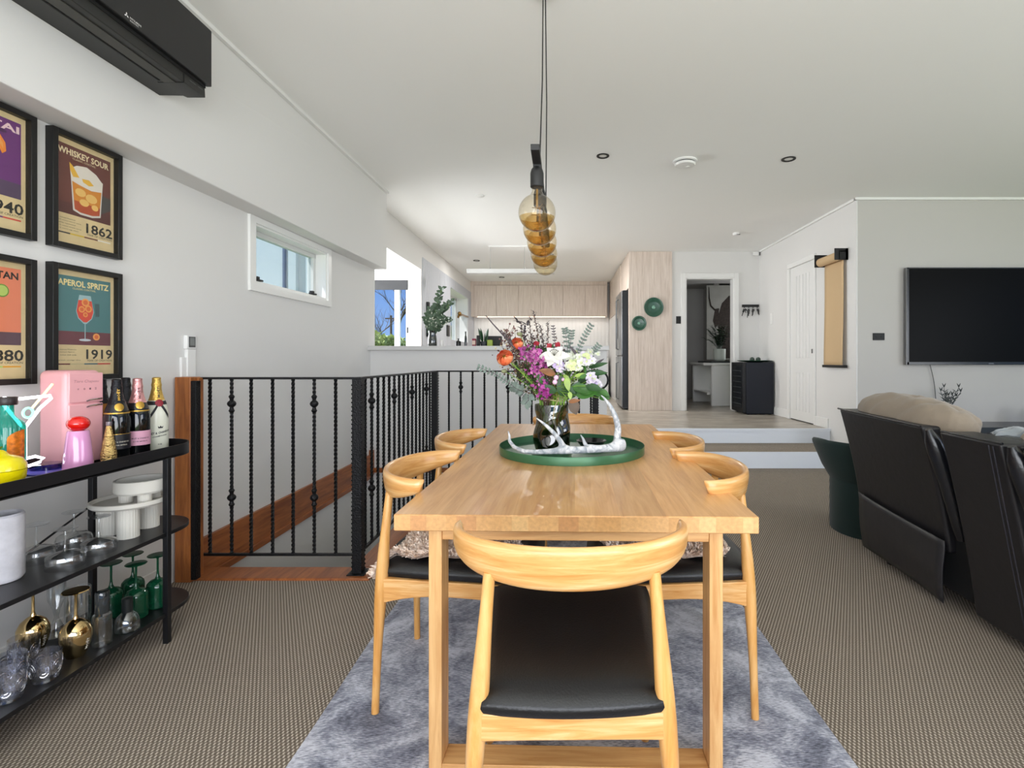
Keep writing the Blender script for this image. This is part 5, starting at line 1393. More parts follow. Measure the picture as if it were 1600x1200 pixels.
disc(998.5, 505, 11.5, 'smaller green glazed plate hung lower left on the timber end panel')
# suspended kitchen bar
t = thing('kitchen_pendant', 'white slab light hung on thin wires from the kitchen ceiling', 'pendant light', (-0.8, 7.97, 2.6))
m = MB(); m.box(-1.49, -0.14, 7.90, 8.04, 2.515, 2.582); m.build('slab', mat('pendant_slab_paint', '#c9c9c7', 0.5), t, world=True, bevel=0.004)
for x in (-1.135, -0.60):
    m = MB(); m.tube([(x, 7.97, 2.58), (x, 7.97, ZC)], 0.0035, 6); m.build('wire', mat('grey_wire', '#8f8f8d', 0.4), t, world=True)
    m = MB(); m.lathe([(0.012, 0), (0.012, 0.02), (0.006, 0.03), (0, 0.03)], (x, 7.97, 2.58), 12); m.build('wire_grip', MATS['grey_wire'], t, world=True)
m = MB(); m.box(-1.16, -0.55, 7.94, 8.0, ZC - 0.022, ZC); m.build('canopy', M_trimw, t, world=True, bevel=0.003)
# entry wall fittings
def sw(name, label, cat, x, y, z, w_, h_, mt, face='y'):
    t = thing(name, label, cat, (x, y, z))
    m = MB()
    if face == 'y': m.box(-w_ / 2, w_ / 2, -0.012, 0, -h_ / 2, h_ / 2)
    else: m.box(-0.01, 0, -w_ / 2, w_ / 2, -h_ / 2, h_ / 2)
    m.build('plate', mt, t, bevel=0.003)
    for k in (-1, 1):
        m = MB()
        if face == 'y': m.box(k * w_ * .22 - w_ * .09, k * w_ * .22 + w_ * .09, -0.0155, -0.0115, -h_ * .12, h_ * .12)
        else: m.box(-0.0135, -0.0095, -w_ * .2, w_ * .2, k * h_ * .22 - h_ * .1, k * h_ * .22 + h_ * .1)
        m.build('rocker', mt, t, bevel=0.001)
sw('light_switch', 'black light switch between the timber panel and the hall doorway', 'switch', F(1060, 500, 8.4)[0], 8.4, F(1060, 500, 8.4)[1], 0.078, 0.122, M_blackm)
sw('power_outlet', 'black double power outlet on the television wall left of the screen', 'outlet', F(1372.5, 526, 5.617)[0], 5.617, F(1372.5, 526, 5.617)[1], 0.125, 0.078, M_blackm)
sw('light_switch', 'white light switch on the right wall beyond the door', 'switch', XR, XR * 800 / (1206 - 880), HC + (562 - 498) / 800 * 7.9, 0.075, 0.17, M_trimw, 'x')
t = thing('key_rack', 'black key rack with hooks on the entry wall right of the hall doorway', 'key rack', (*[F(1172, 478, 8.4)[0]], 8.4, F(1172, 478, 8.4)[1]))
m = MB(); m.box(-0.135, 0.135, -0.03, 0, -0.02, 0.02); m.build('board', M_blackm, t, bevel=0.003)
for k in range(4):
    m = MB(); x = -0.105 + 0.07 * k; m.tube([(x, -0.02, -0.015), (x, -0.03, -0.035), (x, -0.045, -0.03)], 0.004, 6); m.build('hook', M_blackm, t)
rr = random.Random(8)
for k, lab in enumerate(('leftmost', 'second', 'third', 'rightmost')):
    X0 = F(1172, 478, 8.4)[0] - 0.105 + 0.07 * k; Z0 = F(1172, 478, 8.4)[1] - 0.03
    kt = thing('key_bunch', 'bunch of dark keys on the %s hook of the black key rack' % lab, 'keys', (X0, 8.36, Z0), 0, 'key bunches')
    m = MB(); m.tube([(0.014 * math.cos(a * PI / 6), 0, 0.014 * math.sin(a * PI / 6) - 0.014) for a in range(13)], 0.0025, 6); m.build('ring', mat('key_steel', '#4c4c4c', 0.3, 0.8), kt)
    for q in range(3):
        a = -1.4 + rr.uniform(-.5, .5) - 0.2 + q * .2; L = rr.uniform(0.06, 0.12) * (1.3 if k == 1 else 1)
        m = MB(); T = Matrix.Translation((rr.uniform(-.01, .01), -0.004 * q, -0.025)) @ Matrix.Rotation(PI / 2, 4, 'X') @ Matrix.Rotation(a, 4, 'Z')
        m.prism([(0, -.012), (L * .4, -.016), (L * .5, -.006), (L, -.006), (L, .006), (L * .5, .006), (L * .4, .016), (0, .012)], 0.004, None, T); m.build('key', MATS['key_steel'] if q else M_blackm, kt)
# ================================================================== WINE FRIDGE + BOWL
t = thing('wine_fridge', 'dark navy black wine fridge with a glass door at the entry wall corner', 'wine fridge', (2.97, 8.02, ZK))
M_nv = mat('navy_black_steel', '#191d28', 0.38, 0.3)
FX0, FX1, FY0, FY1, FZ = 2.775, 3.19, 7.76, 8.29, 1.135
m = MB(); m.box(FX0, FX1, FY0, FY1, ZK + 0.012, FZ); m.build('body', M_nv, t, world=True, bevel=0.004)
m = MB(); m.box(FX0 - 0.05, FX0 - 0.003, FY0 + 0.004, FY1, ZK + 0.03, FZ); dd = m.build('door', mat('door_black', '#121316', 0.35), t, world=True, bevel=0.003)
m = MB(); m.box(FX0 - 0.052, FX0 - 0.049, FY0 + 0.06, FY1 - 0.06, ZK + 0.1, FZ - 0.06); m.build('glass_panel', mat('dark_glass', '#1d2023', 0.08), dd, world=True)
for k in range(7):
    m = MB(); z = ZK + 0.15 + k * 0.085; m.box(FX0 - 0.0535, FX0 - 0.0515, FY0 + 0.08, FY1 - 0.08, z, z + 0.008); m.build('shelf_edge', mat('shelf_grey', '#3a3c3d', 0.4), dd, world=True)
m = MB()
for x in (FX0 + .04, FX1 - .04):
    for y in (FY0 + .04, FY1 - .04): m.lathe([(0.02, 0), (0.02, 0.014)], (x, y, ZK), 12)
m.build('feet', M_blackm, t, world=True)
t = thing('shallow_dish', 'wide shallow dark green dish on top of the wine fridge', 'dish', (2.99, 8.0, FZ + 0.001))
m = MB(); m.lathe([(0, 0), (0.10, 0.0), (0.20, 0.012), (0.265, 0.026), (0.262, 0.031), (0.19, 0.018), (0.09, 0.008), (0, 0.008)], (0, 0, 0), 48); m.build('dish', mat('bottle_green_glaze', '#1d4a34', 0.2, coat=0.5), t)
for k, (x, lab) in enumerate(((-0.045, 'left'), (0.05, 'right'))):
    m = MB(); m.sphere((0, 0, 0), 0.036, 18, 12); o = m.build('decor_ball', mat('dark_green_ball', '#33443c', 0.4)); o.location = (2.99 + x, 7.98, FZ + 0.0455); tag(o, '%s of the two dark green balls lying in the shallow dish' % lab, 'ball', 'dark green balls in the dish')
# ================================================================== HALL
t = thing('hall_bench', 'white curved edge console bench seen through the hall doorway', 'console table', (2.7, 9.4, ZK))
M_con = mat('console_white', '#d3d2cf', 0.4)
m = MB(); m.box(2.64, 3.10, 9.12, 9.18, ZK, 1.07); m.build('end_panel', M_con, t, world=True, bevel=0.02)
m = MB(); m.box(2.56, 3.0, 10.1, 10.16, ZK, 1.07); m.build('end_panel', M_con, t, world=True, bevel=0.02)
m = MB(); m.box(2.50, 3.10, 9.12, 10.16, 1.07, 1.12); m.build('top', M_con, t, world=True, bevel=0.02)
m = MB(); m.box(2.58, 3.04, 9.18, 10.12, 0.55, 0.59); m.build('shelf', M_con, t, world=True)
t = thing('window_ledge', 'dark ledge under the planter in the hall', 'ledge', (2.85, 9.45, 1.12))
m = MB(); m.box(2.66, 3.08, 9.16, 10.1, 1.122, 1.15); m.build('board', mat('ledge_dark', '#1c2320', 0.5), t, world=True)
t = thing('hall_plant', 'leafy dark houseplant in a pale ribbed pot inside the hall doorway', 'potted plant', (2.90, 9.5, 1.151))
m = MB(); m.lathe([(0, 0), (0.085, 0), (0.108, 0.03), (0.112, 0.22), (0.105, 0.225), (0.1, 0.2), (0, 0.19)], (0, 0, 0), 72, rib=0.012, ribn=30, ribz=(0.03, 0.2)); m.build('pot', mat('sage_pot', '#c4cac2', 0.5), t)
rr = random.Random(21)
M_lfd = mat('dark_leaf', '#1f3a20', 0.35, var=0.3, vscale=20)
def leaf(mb, p, d, L, W_, up=Vector((0, 0, 1)), m=None, droop=0.2, cup=0.15, n=5, sharp=True):
    p = Vector(p); d = Vector(d).normalized(); s = d.cross(up)
    if s.length < 1e-4: s = Vector((1, 0, 0))
    s.normalize(); u = s.cross(d)
    vs = []
    for i in range(n + 1):
        q = i / n; wv = W_ / 2 * ((math.sin(PI * (q ** 0.8)) ** 0.8 if sharp else math.sin(PI * min(1, .12 + q * .8)) ** .6) if 0 < q < 1 else (0.02 if sharp or q == 0 else .5))
        c = p + d * L * q - u * droop * L * q * q
        vs += [c - s * wv + u * cup * wv, c, c + s * wv + u * cup * wv]
    fs = []
    for i in range(n):
        a = 3 * i; fs += [(a, a + 1, a + 4, a + 3), (a + 1, a + 2, a + 5, a + 4)]
    mb.add(vs, fs, m)
m = MB(); stems = MB()
for k in range(24):
    a = rr.uniform(0, 2 * PI); sp_ = rr.uniform(0.05, 0.24); h = rr.uniform(0.2, 0.48)
    tip = Vector((sp_ * math.cos(a) - 0.04, sp_ * math.sin(a), 0.2 + h)); pth = bez((0.03 * math.cos(a), 0.03 * math.sin(a), 0.2), (0.3 * tip.x, 0.3 * tip.y, 0.2 + h * .7), tip, 9)
    stems.tube(pth, 0.004, 5)
    for i in range(2, 10):
        for sg in (-1, 1):
            d = Vector((sg * rr.uniform(.4, 1), rr.uniform(-.6, .6), rr.uniform(.1, .6))); leaf(m, pth[i], d, rr.uniform(.07, .10), .045)
m.build('foliage', M_lfd, t); stems.build('stems', M_lfd, t)
t = thing('horned_animal_picture', 'tall picture of a shaggy horned animal on the hall end wall', 'picture', (3.2, 10.2, 1.9))
m = MB(); m.box(2.86, 3.9, 10.20, 10.235, 1.18, 2.66); m.build('canvas', mat('canvas_grey', '#8b8a84', 0.8, var=0.1, vscale=5), t, world=True)
m = MB(); T = Matrix(((1, 0, 0, 0), (0, 0, -1, 10.1995), (0, 1, 0, 0), (0, 0, 0, 1)))
hm = mat('shaggy_brown', '#2b231e', 0.9, var=0.5, vscale=25)
m.flat([(3.10, 1.2), (3.12, 1.6), (3.07, 1.9), (3.10, 2.1), (3.16, 2.3), (3.3, 2.45), (3.6, 2.45), (3.85, 2.2), (3.85, 1.2)], 0.001, hm, T)
m.flat([(2.98, 1.95), (3.02, 2.16), (3.1, 2.2), (3.1, 1.9), (3.03, 1.8)], 0.0012, hm, T)
hp = [(2.905, 2.62), (2.91, 2.4), (2.94, 2.25), (3.02, 2.17), (3.10, 2.18)]
m.tube([T @ Vector((x, z, 0.004)) for x, z in hp], [0.006, 0.011, 0.015, 0.018, 0.02], 8, hm)
m.build('animal_figure', hm, t, world=True)
t = thing('hall_skirting_unit', 'grey rounded dark object edge just inside the hall doorway', 'cabinet', (1.98, 9.2, ZK))
m = MB(); m.box(1.925, 2.19, 9.3, 9.7, ZK, 1.10); m.build('body', mat('hall_grey_unit', '#55575a', 0.5), t, world=True, bevel=0.05, seg=4)

# ================================================================== PAPER ROLL
t = thing('paper_roll_holder', 'brown kraft paper roll on black wall brackets beside the white door', 'paper roll holder', (XR, 6.0, 2.4))
for y, zt, zb in ((5.78, 2.435, 2.305), (6.24, 2.45, 2.30)):
    m = MB()
    m.box(XR - 0.152, XR - 0.095, y - 0.006, y + 0.006, zb, zt); m.box(XR - 0.105, XR, y - 0.006, y + 0.006, zb, zt - 0.025); m.box(XR - 0.03, XR, y - 0.006, y + 0.006, zb, zt)
    m.box(XR - 0.095, XR, y - 0.006, y + 0.006, zt - 0.04, zt - 0.0)
    m.build('bracket', M_blackm, t, world=True, bevel=0.001)
krf = mat('kraft_paper', '#c9ac84', 0.75, bump=0.1, bscale=40)
m = MB(); T = Matrix.Translation((XR - 0.085, 5.79, 2.355)) @ Matrix.Rotation(-PI / 2, 4, 'X'); m.lathe([(0, 0), (0.052, 0), (0.052, 0.44), (0, 0.44)], (0, 0, 0), 36); m.xf(T); m.build('roll', krf, t, world=True)
m = MB(); vs = []; fs = []
for i in range(23):
    u = i / 22; z = 2.35 - u * 1.24; x = XR - 0.035 + 0.0 + 0.012 * math.sin(u * 4) - 0.004
    if u < 0.05: x = XR - 0.034
    for j in range(9):
        v = j / 8; vs.append((x - 0.01 * (2 * v - 1) ** 2 * math.sin(PI * u), 5.805 + 0.42 * v, z))
for i in range(22):
    for j in range(8): a = i * 9 + j; fs.append((a, a + 1, a + 10, a + 9))
m.add(vs, fs); m.build('hanging_sheet', krf, t, world=True, solid=0.0012)
m = MB(); m.box(XR - 0.05, XR - 0.012, 5.77, 6.26, 1.085, 1.115); m.build('tear_bar', M_blackm, t, world=True, bevel=0.002)
# ================================================================== TELEVISION
tv = thing('television', 'large black flat television on the grey wall at the right', 'television', (4.7, 5.57, 1.65))
X0, Z0 = F(1417.5, 570, 5.55); _, Z1 = F(1417.5, 418, 5.55); X1 = X0 + 1.82
m = MB(); m.box(X0, X1, 5.56, 5.60, Z0, Z1); m.build('casing', mat('tv_casing', '#1a1b1d', 0.3, 0.5), tv, world=True, bevel=0.004)
m = MB()
for a, b, c, d2 in ((X0, X0 + 0.02, Z0, Z1), (X1 - 0.02, X1, Z0, Z1), (X0, X1, Z0, Z0 + 0.032), (X0, X1, Z1 - 0.014, Z1)): m.box(a, b, 5.548, 5.56, c, d2)
m.build('bezel', mat('tv_bezel', '#101114', 0.25), tv, world=True, bevel=0.002)
m = MB(); m.box(X0 + 0.019, X1 - 0.019, 5.553, 5.558, Z0 + 0.03, Z1 - 0.012); m.build('screen', mat('tv_screen', '#0b0b0c', 0.35, spec=0.06), tv, world=True)
m = MB(); m.box(X0 - 0.004, X0, 5.552, 5.595, Z0, Z1); m.build('metal_edge', mat('tv_edge', '#8a8b8c', 0.25, 0.9), tv, world=True)
m = MB(); cxx = (X0 + X1) / 2; m.box(cxx - 0.03, cxx + 0.03, 5.5475, 5.555, Z0 + 0.006, Z0 + 0.022); m.build('logo_plate', mat('tv_mark', '#55585c', 0.3, 0.5), tv, world=True, bevel=0.002)
m = MB(); m.box(X0 + 0.5, X1 - 0.5, 5.60, 5.617, 1.4, 1.9); m.build('wall_mount', M_blackm, tv, world=True)
m = MB(); c1 = P(1453, 569, 5.585); m.tube(bez(c1, P(1458, 590, 5.60), P(1463, 600, 5.60), 8, P(1463, 660, 5.60)), 0.004, 6); o = m.build('cable', mat('grey_cable', '#5a5a58', 0.5)); tag(o, 'thin grey cable dangling below the television', 'cable')
t = thing('media_unit', 'dark low media unit under the television behind the sofa', 'media unit', (5.0, 5.4, 0))
m = MB(); m.box(3.7, 6.4, 5.12, 5.59, 0.42, 0.50); m.build('top', mat('unit_navy', '#0e1420', 0.25), t, world=True, bevel=0.003)
m = MB(); m.box(3.75, 6.35, 5.16, 5.57, 0.06, 0.42); m.build('body', mat('unit_oak', '#a08364', 0.5), t, world=True, bevel=0.003)
for k in range(3):
    m = MB(); m.box(3.78 + 0.86 * k, 4.60 + 0.86 * k, 5.145, 5.162, 0.09, 0.40); m.build('drawer', MATS['unit_oak'], t, world=True, bevel=0.002)
m = MB(); m.box(3.8, 6.3, 5.2, 5.55, 0.0, 0.06); m.build('plinth', M_blackm, t, world=True)
# decor sprig
t = thing('vase_with_sprigs', 'dark leaf sprigs in a small vase against the wall under the television', 'vase', (4.05, 5.4, 0.502))
m = MB(); m.lathe([(0, 0), (0.05, 0), (0.075, 0.04), (0.06, 0.1), (0.03, 0.13), (0.03, 0.15), (0.02, 0.15)], (0, 0, 0), 28); m.build('vase', mat('charcoal_vase', '#3a3d3f', 0.5), t)
m = MB(); st = MB(); lfm = mat('grey_green_leaf', '#4a5250', 0.5)
for (px, py) in ((1470, 612), (1475, 606), (1482, 619), (1488, 618), (1498, 606), (1501, 613), (1478, 618), (1494, 620)):
    tip = P(px, py, 5.4) - Vector((4.05, 5.4, 0.502)); pth = bez((0, 0, 0.13), (tip.x * .3, 0, tip.z * .6), tip, 6); st.tube(pth, 0.003, 5)
    for i in (3, 4, 5, 6):
        for sg in (-1, 1): leaf(m, pth[i], Vector((sg * .8, 0, 1)) if i < 6 else Vector((sg * .2, 0, 1)), 0.055, 0.018)
m.build('leaves', lfm, t); st.build('stems', lfm, t)
t = thing('round_speaker', 'round black object on the media unit at the right edge', 'speaker', (4.95, 5.35, 0.502))
m = MB(); m.sphere((0, 0, 0.085), 0.085, 24, 14, sc=(1, 1, 1)); m.build('body', M_blackm, t); m = MB(); m.lathe([(0.05, 0), (0.04, 0.01), (0, 0.012)], (0, 0, 0), 20); m.build('base', M_blackm, t)

# ================================================================== SOFA
so = thing('recliner_sofa', 'black leather reclining sofa seen from behind at the right', 'sofa', (2.1, 2.1, 0))
M_sl = mat('sofa_leather', '#17181c', 0.25, bump=0.1, bscale=70, spec=0.5)
M_sb = mat('sofa_back_vinyl', '#1b1a1d', 0.4, bump=0.12, bscale=25)
M_sm = mat('sofa_dark_lining', '#0b0c10', 0.7)
def slab(name, Y0, Y1, ztop0, ztop1, xt, xb, zb, th, mt, bev=0.02, extra=None):
    """upright leaning panel; near side Y0, far side Y1"""
    m = MB()
    N = 8; rings = []
    for i in range(N + 1):
        u = i / N; x = xb + (xt - xb) * u + 0.012 * math.sin(PI * u)
        z0 = zb + (ztop0 - zb) * u; z1 = zb + (ztop1 - zb) * u
        rings.append([Vector((x, Y0, z0)), Vector((x, Y1, z1)), Vector((x + th, Y1, z1)), Vector((x + th, Y0, z0))])
    m.loft(rings); return m.build(name, mt, so, world=True, bevel=bev, seg=3)
slab('back_panel', 2.385, 3.10, 0.866, 0.882, 1.668, 1.80, 0.27, 0.16, M_sb, 0.015)
slab('back_panel', 1.94, 2.255, 0.858, 0.862, 1.655, 1.815, 0.05, 0.16, M_sb, 0.012)
slab('back_panel', 1.10, 1.86, 0.85, 0.856, 1.66, 1.80, 0.05, 0.16, M_sb, 0.015)
# rolled leather gussets between the panels
for y, xo, ta in ((2.335, 0.0, 0.86), (1.90, 0.0, 0.855)):
    rings = []
    m = MB()
    pth = [Vector((1.665 + 0.14 * u + 0.012 * math.sin(PI * u), y - 0.02 * u, ta - 0.50 * u)) for u in [k / 10 for k in range(11)]]
    m.tube(pth, [0.014, 0.033, 0.038, 0.037, 0.036, 0.033, 0.034, 0.032, 0.030, 0.028, 0.022], 14); m.build('gusset', M_sl, so, world=True)
# piping
for y0, y1, z0, z1 in ((2.385, 3.10, 0.866, 0.882), (1.94, 2.255, 0.858, 0.862), (1.10, 1.86, 0.85, 0.856)):
    m = MB(); m.tube([(1.664, y0, z0), (1.664, y1, z1)], 0.005, 8); m.build('piping', M_sl, so, world=True)
# padded headrests
for y0, y1 in ((2.39, 3.09), (1.945, 2.25), (1.10, 1.86)):
    m = MB(); rings = []
    for i in range(9):
        u = i / 8; y = y0 + (y1 - y0) * u; k = 1 - 0.15 * abs(2 * u - 1) ** 6
        rings.append([Vector((1.70 + 0.02 + 0.13 * k * (1 - math.cos(a)) * 0.9, y, 0.70 + 0.165 * k * max(0, math.sin(a)))) for a in [PI * q / 12 for q in range(13)]] + [Vector((1.98, y, 0.62)), Vector((1.86, y, 0.62))])
    m.loft(rings); m.build('headrest', M_sl, so, world=True, ang=60)
m = MB(); m.box(1.83, 2.72, 1.10, 3.06, 0.08, 0.44); m.build('base', M_sm, so, world=True, bevel=0.02)
for y0, y1 in ((2.39, 3.05), (1.10, 1.86)):
    m = MB(); m.box(1.98, 2.76, y0, y1, 0.36, 0.54); m.build('seat_cushion', M_sl, so, world=True, bevel=0.05, seg=4)
m = MB(); m.box(1.95, 2.78, 1.93, 2.30, 0.30, 0.60); m.build('console', M_sl, so, world=True, bevel=0.03, seg=3)
m = MB(); m.box(1.86, 2.78, 3.0, 3.12, 0.10, 0.66); m.build('armrest', M_sl, so, world=True, bevel=0.04, seg=4)
# loose flap at the bottom of the far back
m = MB(); vs = []; fs = []; NX = 12; NZ = 10
for j in range(NZ + 1):
    v = j / NZ
    for i in range(NX + 1):
        u = i / NX; y = 3.06 - 0.69 * u
        top = 0.372 - 0.035 * u + 0.018 * (1 - u) ** 4; bot = 0.065 - 0.015 * u
        x = 1.775 - 0.012 * math.sin(PI * v) + 0.02 * (1 - v) - 0.035 * (u ** 3) * (1 - v)
        vs.append((x - 0.01 * math.exp(-((v - 1) / .1) ** 2), y, bot + (top - bot) * v))
for j in range(NZ):
    for i in range(NX): a = j * (NX + 1) + i; fs.append((a, a + 1, a + NX + 2, a + NX + 1))
m.add(vs, fs); m.build('back_flap', mat('flap_vinyl', '#242326', 0.42, bump=0.25, bscale=9), so, world=True, solid=0.006)
for (y0) in (1.965, 1.985):   # twin stitching
    m = MB(); m.tube([(1.652, y0, 0.845), (1.795 - 0.0, y0 - 0.0, 0.12)], 0.0022, 6); 
    for i in range(len(m.v)): m.v[i].x -= 0.006 * math.sin(PI * (m.v[i].z - .12) / .72) + 0.004
    m.build('stitching', mat('stitch_black', '#2b2b33', 0.5), so, world=True)
for x, y in ((1.9, 1.2), (2.65, 1.2), (1.9, 2.95), (2.65, 2.95)):
    m = MB(); m.lathe([(0.03, 0), (0.035, 0.085)], (x, y, 0), 12); m.build('foot', M_blackm, so, world=True)
# pillows
M_tp = mat('taupe_velvet', '#887b6b', 0.8, sheen=0.2, bump=0.7, bscale=11)
def pillow(name, c, sx, sy, sz, rot, label, mt, seed, wr_=0.042, group=None):
    rr = random.Random(seed); m = MB(); nu, nv = 120, 60; vs = []
    ph = [rr.uniform(0, 6.28) for _ in range(12)]
    def pt(a, b):
        ca, sa, cb, sb = math.cos(a), math.sin(a), math.cos(b), math.sin(b)
        f = lambda v, e: math.copysign(abs(v) ** e, v)
        x = f(ca, .65) * f(cb, .75); y = f(sa, .65) * f(cb, .75); z = f(sb, .85)
        k = wr_ * (0.9 * (1 - abs(math.sin(5.2 * y + 2.6 * x + 1.5 * z + ph[5]))) ** 3 * -1.3 + 0.6 * (1 - abs(math.sin(8.3 * y - 3.1 * x + ph[6]))) ** 4 * -1.2 + 0.5 * math.sin(7 * y + 3 * x + ph[0]) + 0.35 * math.sin(13 * x - 5 * y + ph[1]) + 0.3 * math.sin(19 * y + 8 * z + ph[2]) + 0.5 * abs(math.sin(4 * y + ph[3] + 2 * z)) - 0.25)
        return Vector((x * sx * (1 + k), y * sy * (1 + k * .3), z * sz * (1 + k * 1.2)))
    for j in range(nv + 1):
        b = -PI / 2 + PI * j / nv
        for i in range(nu): vs.append(pt(2 * PI * i / nu, b))
    fs = [(j * nu + i, j * nu + (i + 1) % nu, (j + 1) * nu + (i + 1) % nu, (j + 1) * nu + i) for j in range(nv) for i in range(nu)]
    m.add(vs, fs); o = m.build(name, mt, ang=180); o.location = c; o.rotation_euler = rot; tag(o, label, 'cushion', group); return o
pillow('cushion', (1.85, 2.72, 0.862), 0.135, 0.395, 0.125, (0.02, 0.25, 0.0), 'big crumpled taupe velvet cushion lying along the top of the sofa back', M_tp, 3)
pillow('cushion', (1.92, 1.86, 0.80), 0.13, 0.24, 0.14, (0, 0.3, 0), 'taupe cushion at the right edge of the photo on the sofa', M_tp, 6)
pillow('throw_blanket', (1.95, 2.14, 0.80), 0.14, 0.12, 0.085, (0, 0.2, 0.2), 'bunched blue grey blanket between the two taupe cushions', mat('blue_grey_fleece', '#8b9298', 0.9, sheen=0.5, bump=0.4, bscale=30), 9, 0.09)
# ================================================================== GREEN CHAIR
t = thing('velvet_armchair', 'dark green velvet tub chair on a round base beyond the sofa', 'armchair', (2.15, 3.53, 0))
M_gv = mat('green_velvet', '#042321', 0.75, sheen=0.1)
m = MB(); m.lathe([(0.0, 0), (0.275, 0.0), (0.28, 0.01), (0.28, 0.36), (0.275, 0.44), (0.255, 0.49), (0.21, 0.525), (0.12, 0.545), (0, 0.55)], (0, 0, 0), 56); m.build('base', M_gv, t)
m = MB(); rings = []; NA = 44
for i in range(NA + 1):
    a = math.radians(95 + (325 - 95) * i / NA)
    e = math.sin(PI * i / NA) ** 0.35 if 0 < i < NA else 0.05
    zt = 0.45 + 0.175 * e
    ring = []
    prof = [(0.285, 0.36), (0.33, 0.44), (0.37, 0.54), (0.388, zt - 0.02), (0.391, zt), (0.383, zt + 0.012), (0.365, zt + 0.005), (0.352, zt - 0.02), (0.325, 0.54), (0.28, 0.46), (0.25, 0.40)]
    for r, z in prof:
        z = min(z, zt + 0.012); ring.append(Vector((r * math.cos(a), r * math.sin(a), z)))
    rings.append(ring)
m.loft(rings); m.build('backrest', M_gv, t, ang=60)
m = MB(); m.lathe([(0, 0.535), (0.2, 0.53), (0.25, 0.50), (0.27, 0.47)], (0, 0, 0), 40); m.build('seat', M_gv, t)
# ================================================================== TRAY, VASE, ANTLER
TRC = (0.040, 2.38)
t = thing('round_tray', 'round dark green metal tray with a raised rim in the middle of the table', 'tray', (TRC[0], TRC[1], TZ + 0.0006))
M_tray = mat('green_tray', '#3a6a48', 0.3, 0.25)
m = MB(); m.prism(ell(0, 0, 0.333, 0.333, 90), 0.003); m.build('plate', mat('green_tray_inside', '#24573a', 0.38), t)
m = MB(); m.lathe([(0.331, 0.0), (0.3335, 0.0), (0.3345, 0.034), (0.3335, 0.036), (0.3325, 0.035), (0.331, 0.003)], (0, 0, 0), 90); m.build('rim', M_tray, t)
TRZ = TZ + 0.004
# vase
VX, VY = -0.052, 2.40
t = thing('glass_vase', 'dented smoky olive glass vase holding the mixed bouquet on the tray', 'vase', (VX, VY, TRZ))
def dent(v):
    a = math.atan2(v.y, v.x); k = 1 + 0.05 * math.sin(2 * a + v.z * 28) * math.sin(v.z * 14 + .4) + 0.04 * math.sin(3 * a - v.z * 45 + 1)
    return Vector((v.x * k, v.y * k, v.z))
prof = [(0.0, 0.004), (0.066, 0.004), (0.076, 0.0), (0.080, 0.006), (0.083, 0.04), (0.082, 0.10), (0.078, 0.145), (0.077, 0.165), (0.079, 0.185), (0.078, 0.215)]
pp = []
for (a, b) in zip(prof[3:], prof[4:]):
    for q in range(5): pp.append((a[0] + (b[0] - a[0]) * q / 5, a[1] + (b[1] - a[1]) * q / 5))
pp.append(prof[-1])
m = MB(); m.lathe(prof[:3] + pp, (0, 0, 0), 56); m.v = [dent(v) for v in m.v]
m.build('body', glass('olive_smoke_glass', '#9c9e80', 0.05, 0.5, 0.22), t, ang=60)
m = MB(); m.lathe([(0.0, 0.006), (0.064, 0.006), (0.070, 0.02), (0.071, 0.10), (0.0, 0.102)], (0, 0, 0), 40); m.v = [dent(v) for v in m.v]; m.build('water', glass('green_water', '#a0a888', 0.1, 0.3, 0.0), t)
# black bowl
t = thing('small_bowl', 'small shiny black bowl on the tray behind the antler', 'bowl', (0.135, 2.46, TRZ))
m = MB(); m.lathe([(0, 0.0), (0.03, 0.0), (0.055, 0.012), (0.072, 0.036), (0.069, 0.038), (0.05, 0.016), (0, 0.008)], (0, 0, 0), 40); m.build('bowl', mat('gloss_black_ceramic', '#101214', 0.12, coat=0.5), t)
# antler
def antler_mat():
    m, n, b, out = newmat('weathered_antler')
    tcn = n.nodes.new('ShaderNodeTexCoord'); ns = n.nodes.new('ShaderNodeTexNoise'); ns.inputs['Scale'].default_value = 28; ns.inputs['Detail'].default_value = 8; ns.inputs['Distortion'].default_value = 1.5
    n.links.new(tcn.outputs['Object'], ns.inputs['Vector'])
    cr = n.nodes.new('ShaderNodeValToRGB'); cr.color_ramp.elements[0].position = 0.35; cr.color_ramp.elements[0].color = lin('#8e969f'); cr.color_ramp.elements[1].position = 0.65; cr.color_ramp.elements[1].color = lin('#dfe0e2')
    n.links.new(ns.outputs['Fac'], cr.inputs[0]); n.links.new(cr.outputs[0], b.inputs['Base Color']); b.inputs['Roughness'].default_value = 0.6
    bp = n.nodes.new('ShaderNodeBump'); bp.inputs['Strength'].default_value = 0.4; bp.inputs['Distance'].default_value = 0.003; n.links.new(ns.outputs['Fac'], bp.inputs['Height']); n.links.new(bp.outputs[0], b.inputs['Normal'])
    return m
AY = 2.15
def AP(x, y, Y=AY): return P(x, y, Y)
an = bpy.data.meshes.new('antler'); bmh = bmesh.new(); skl = []
def chain(pts, start=None):
    """pts (px, py, Y, radius); returns list of verts"""
    vs = []
    for i, (x, y, Y, r) in enumerate(pts):
        if i == 0 and start is not None: v = start
        else:
            v = bmh.verts.new(AP(x, y, Y)); skl.append((v, r))
        if vs: bmh.edges.new((vs[-1], v))
        vs.append(v)
    return vs
main = chain([(979, 698, 2.17, 0.026), (968, 699, 2.16, 0.021), (950, 701, 2.15, 0.018), (925, 703, 2.13, 0.0165), (900, 704, 2.11, 0.0165), (880, 704, 2.11, 0.017), (862, 706, 2.11, 0.013), (838, 707, 2.12, 0.0105), (818, 706, 2.14, 0.0095), (804, 700, 2.17, 0.009), (796, 690, 2.19, 0.0075), (796, 681, 2.20, 0.005), (794, 674, 2.21, 0.002)])
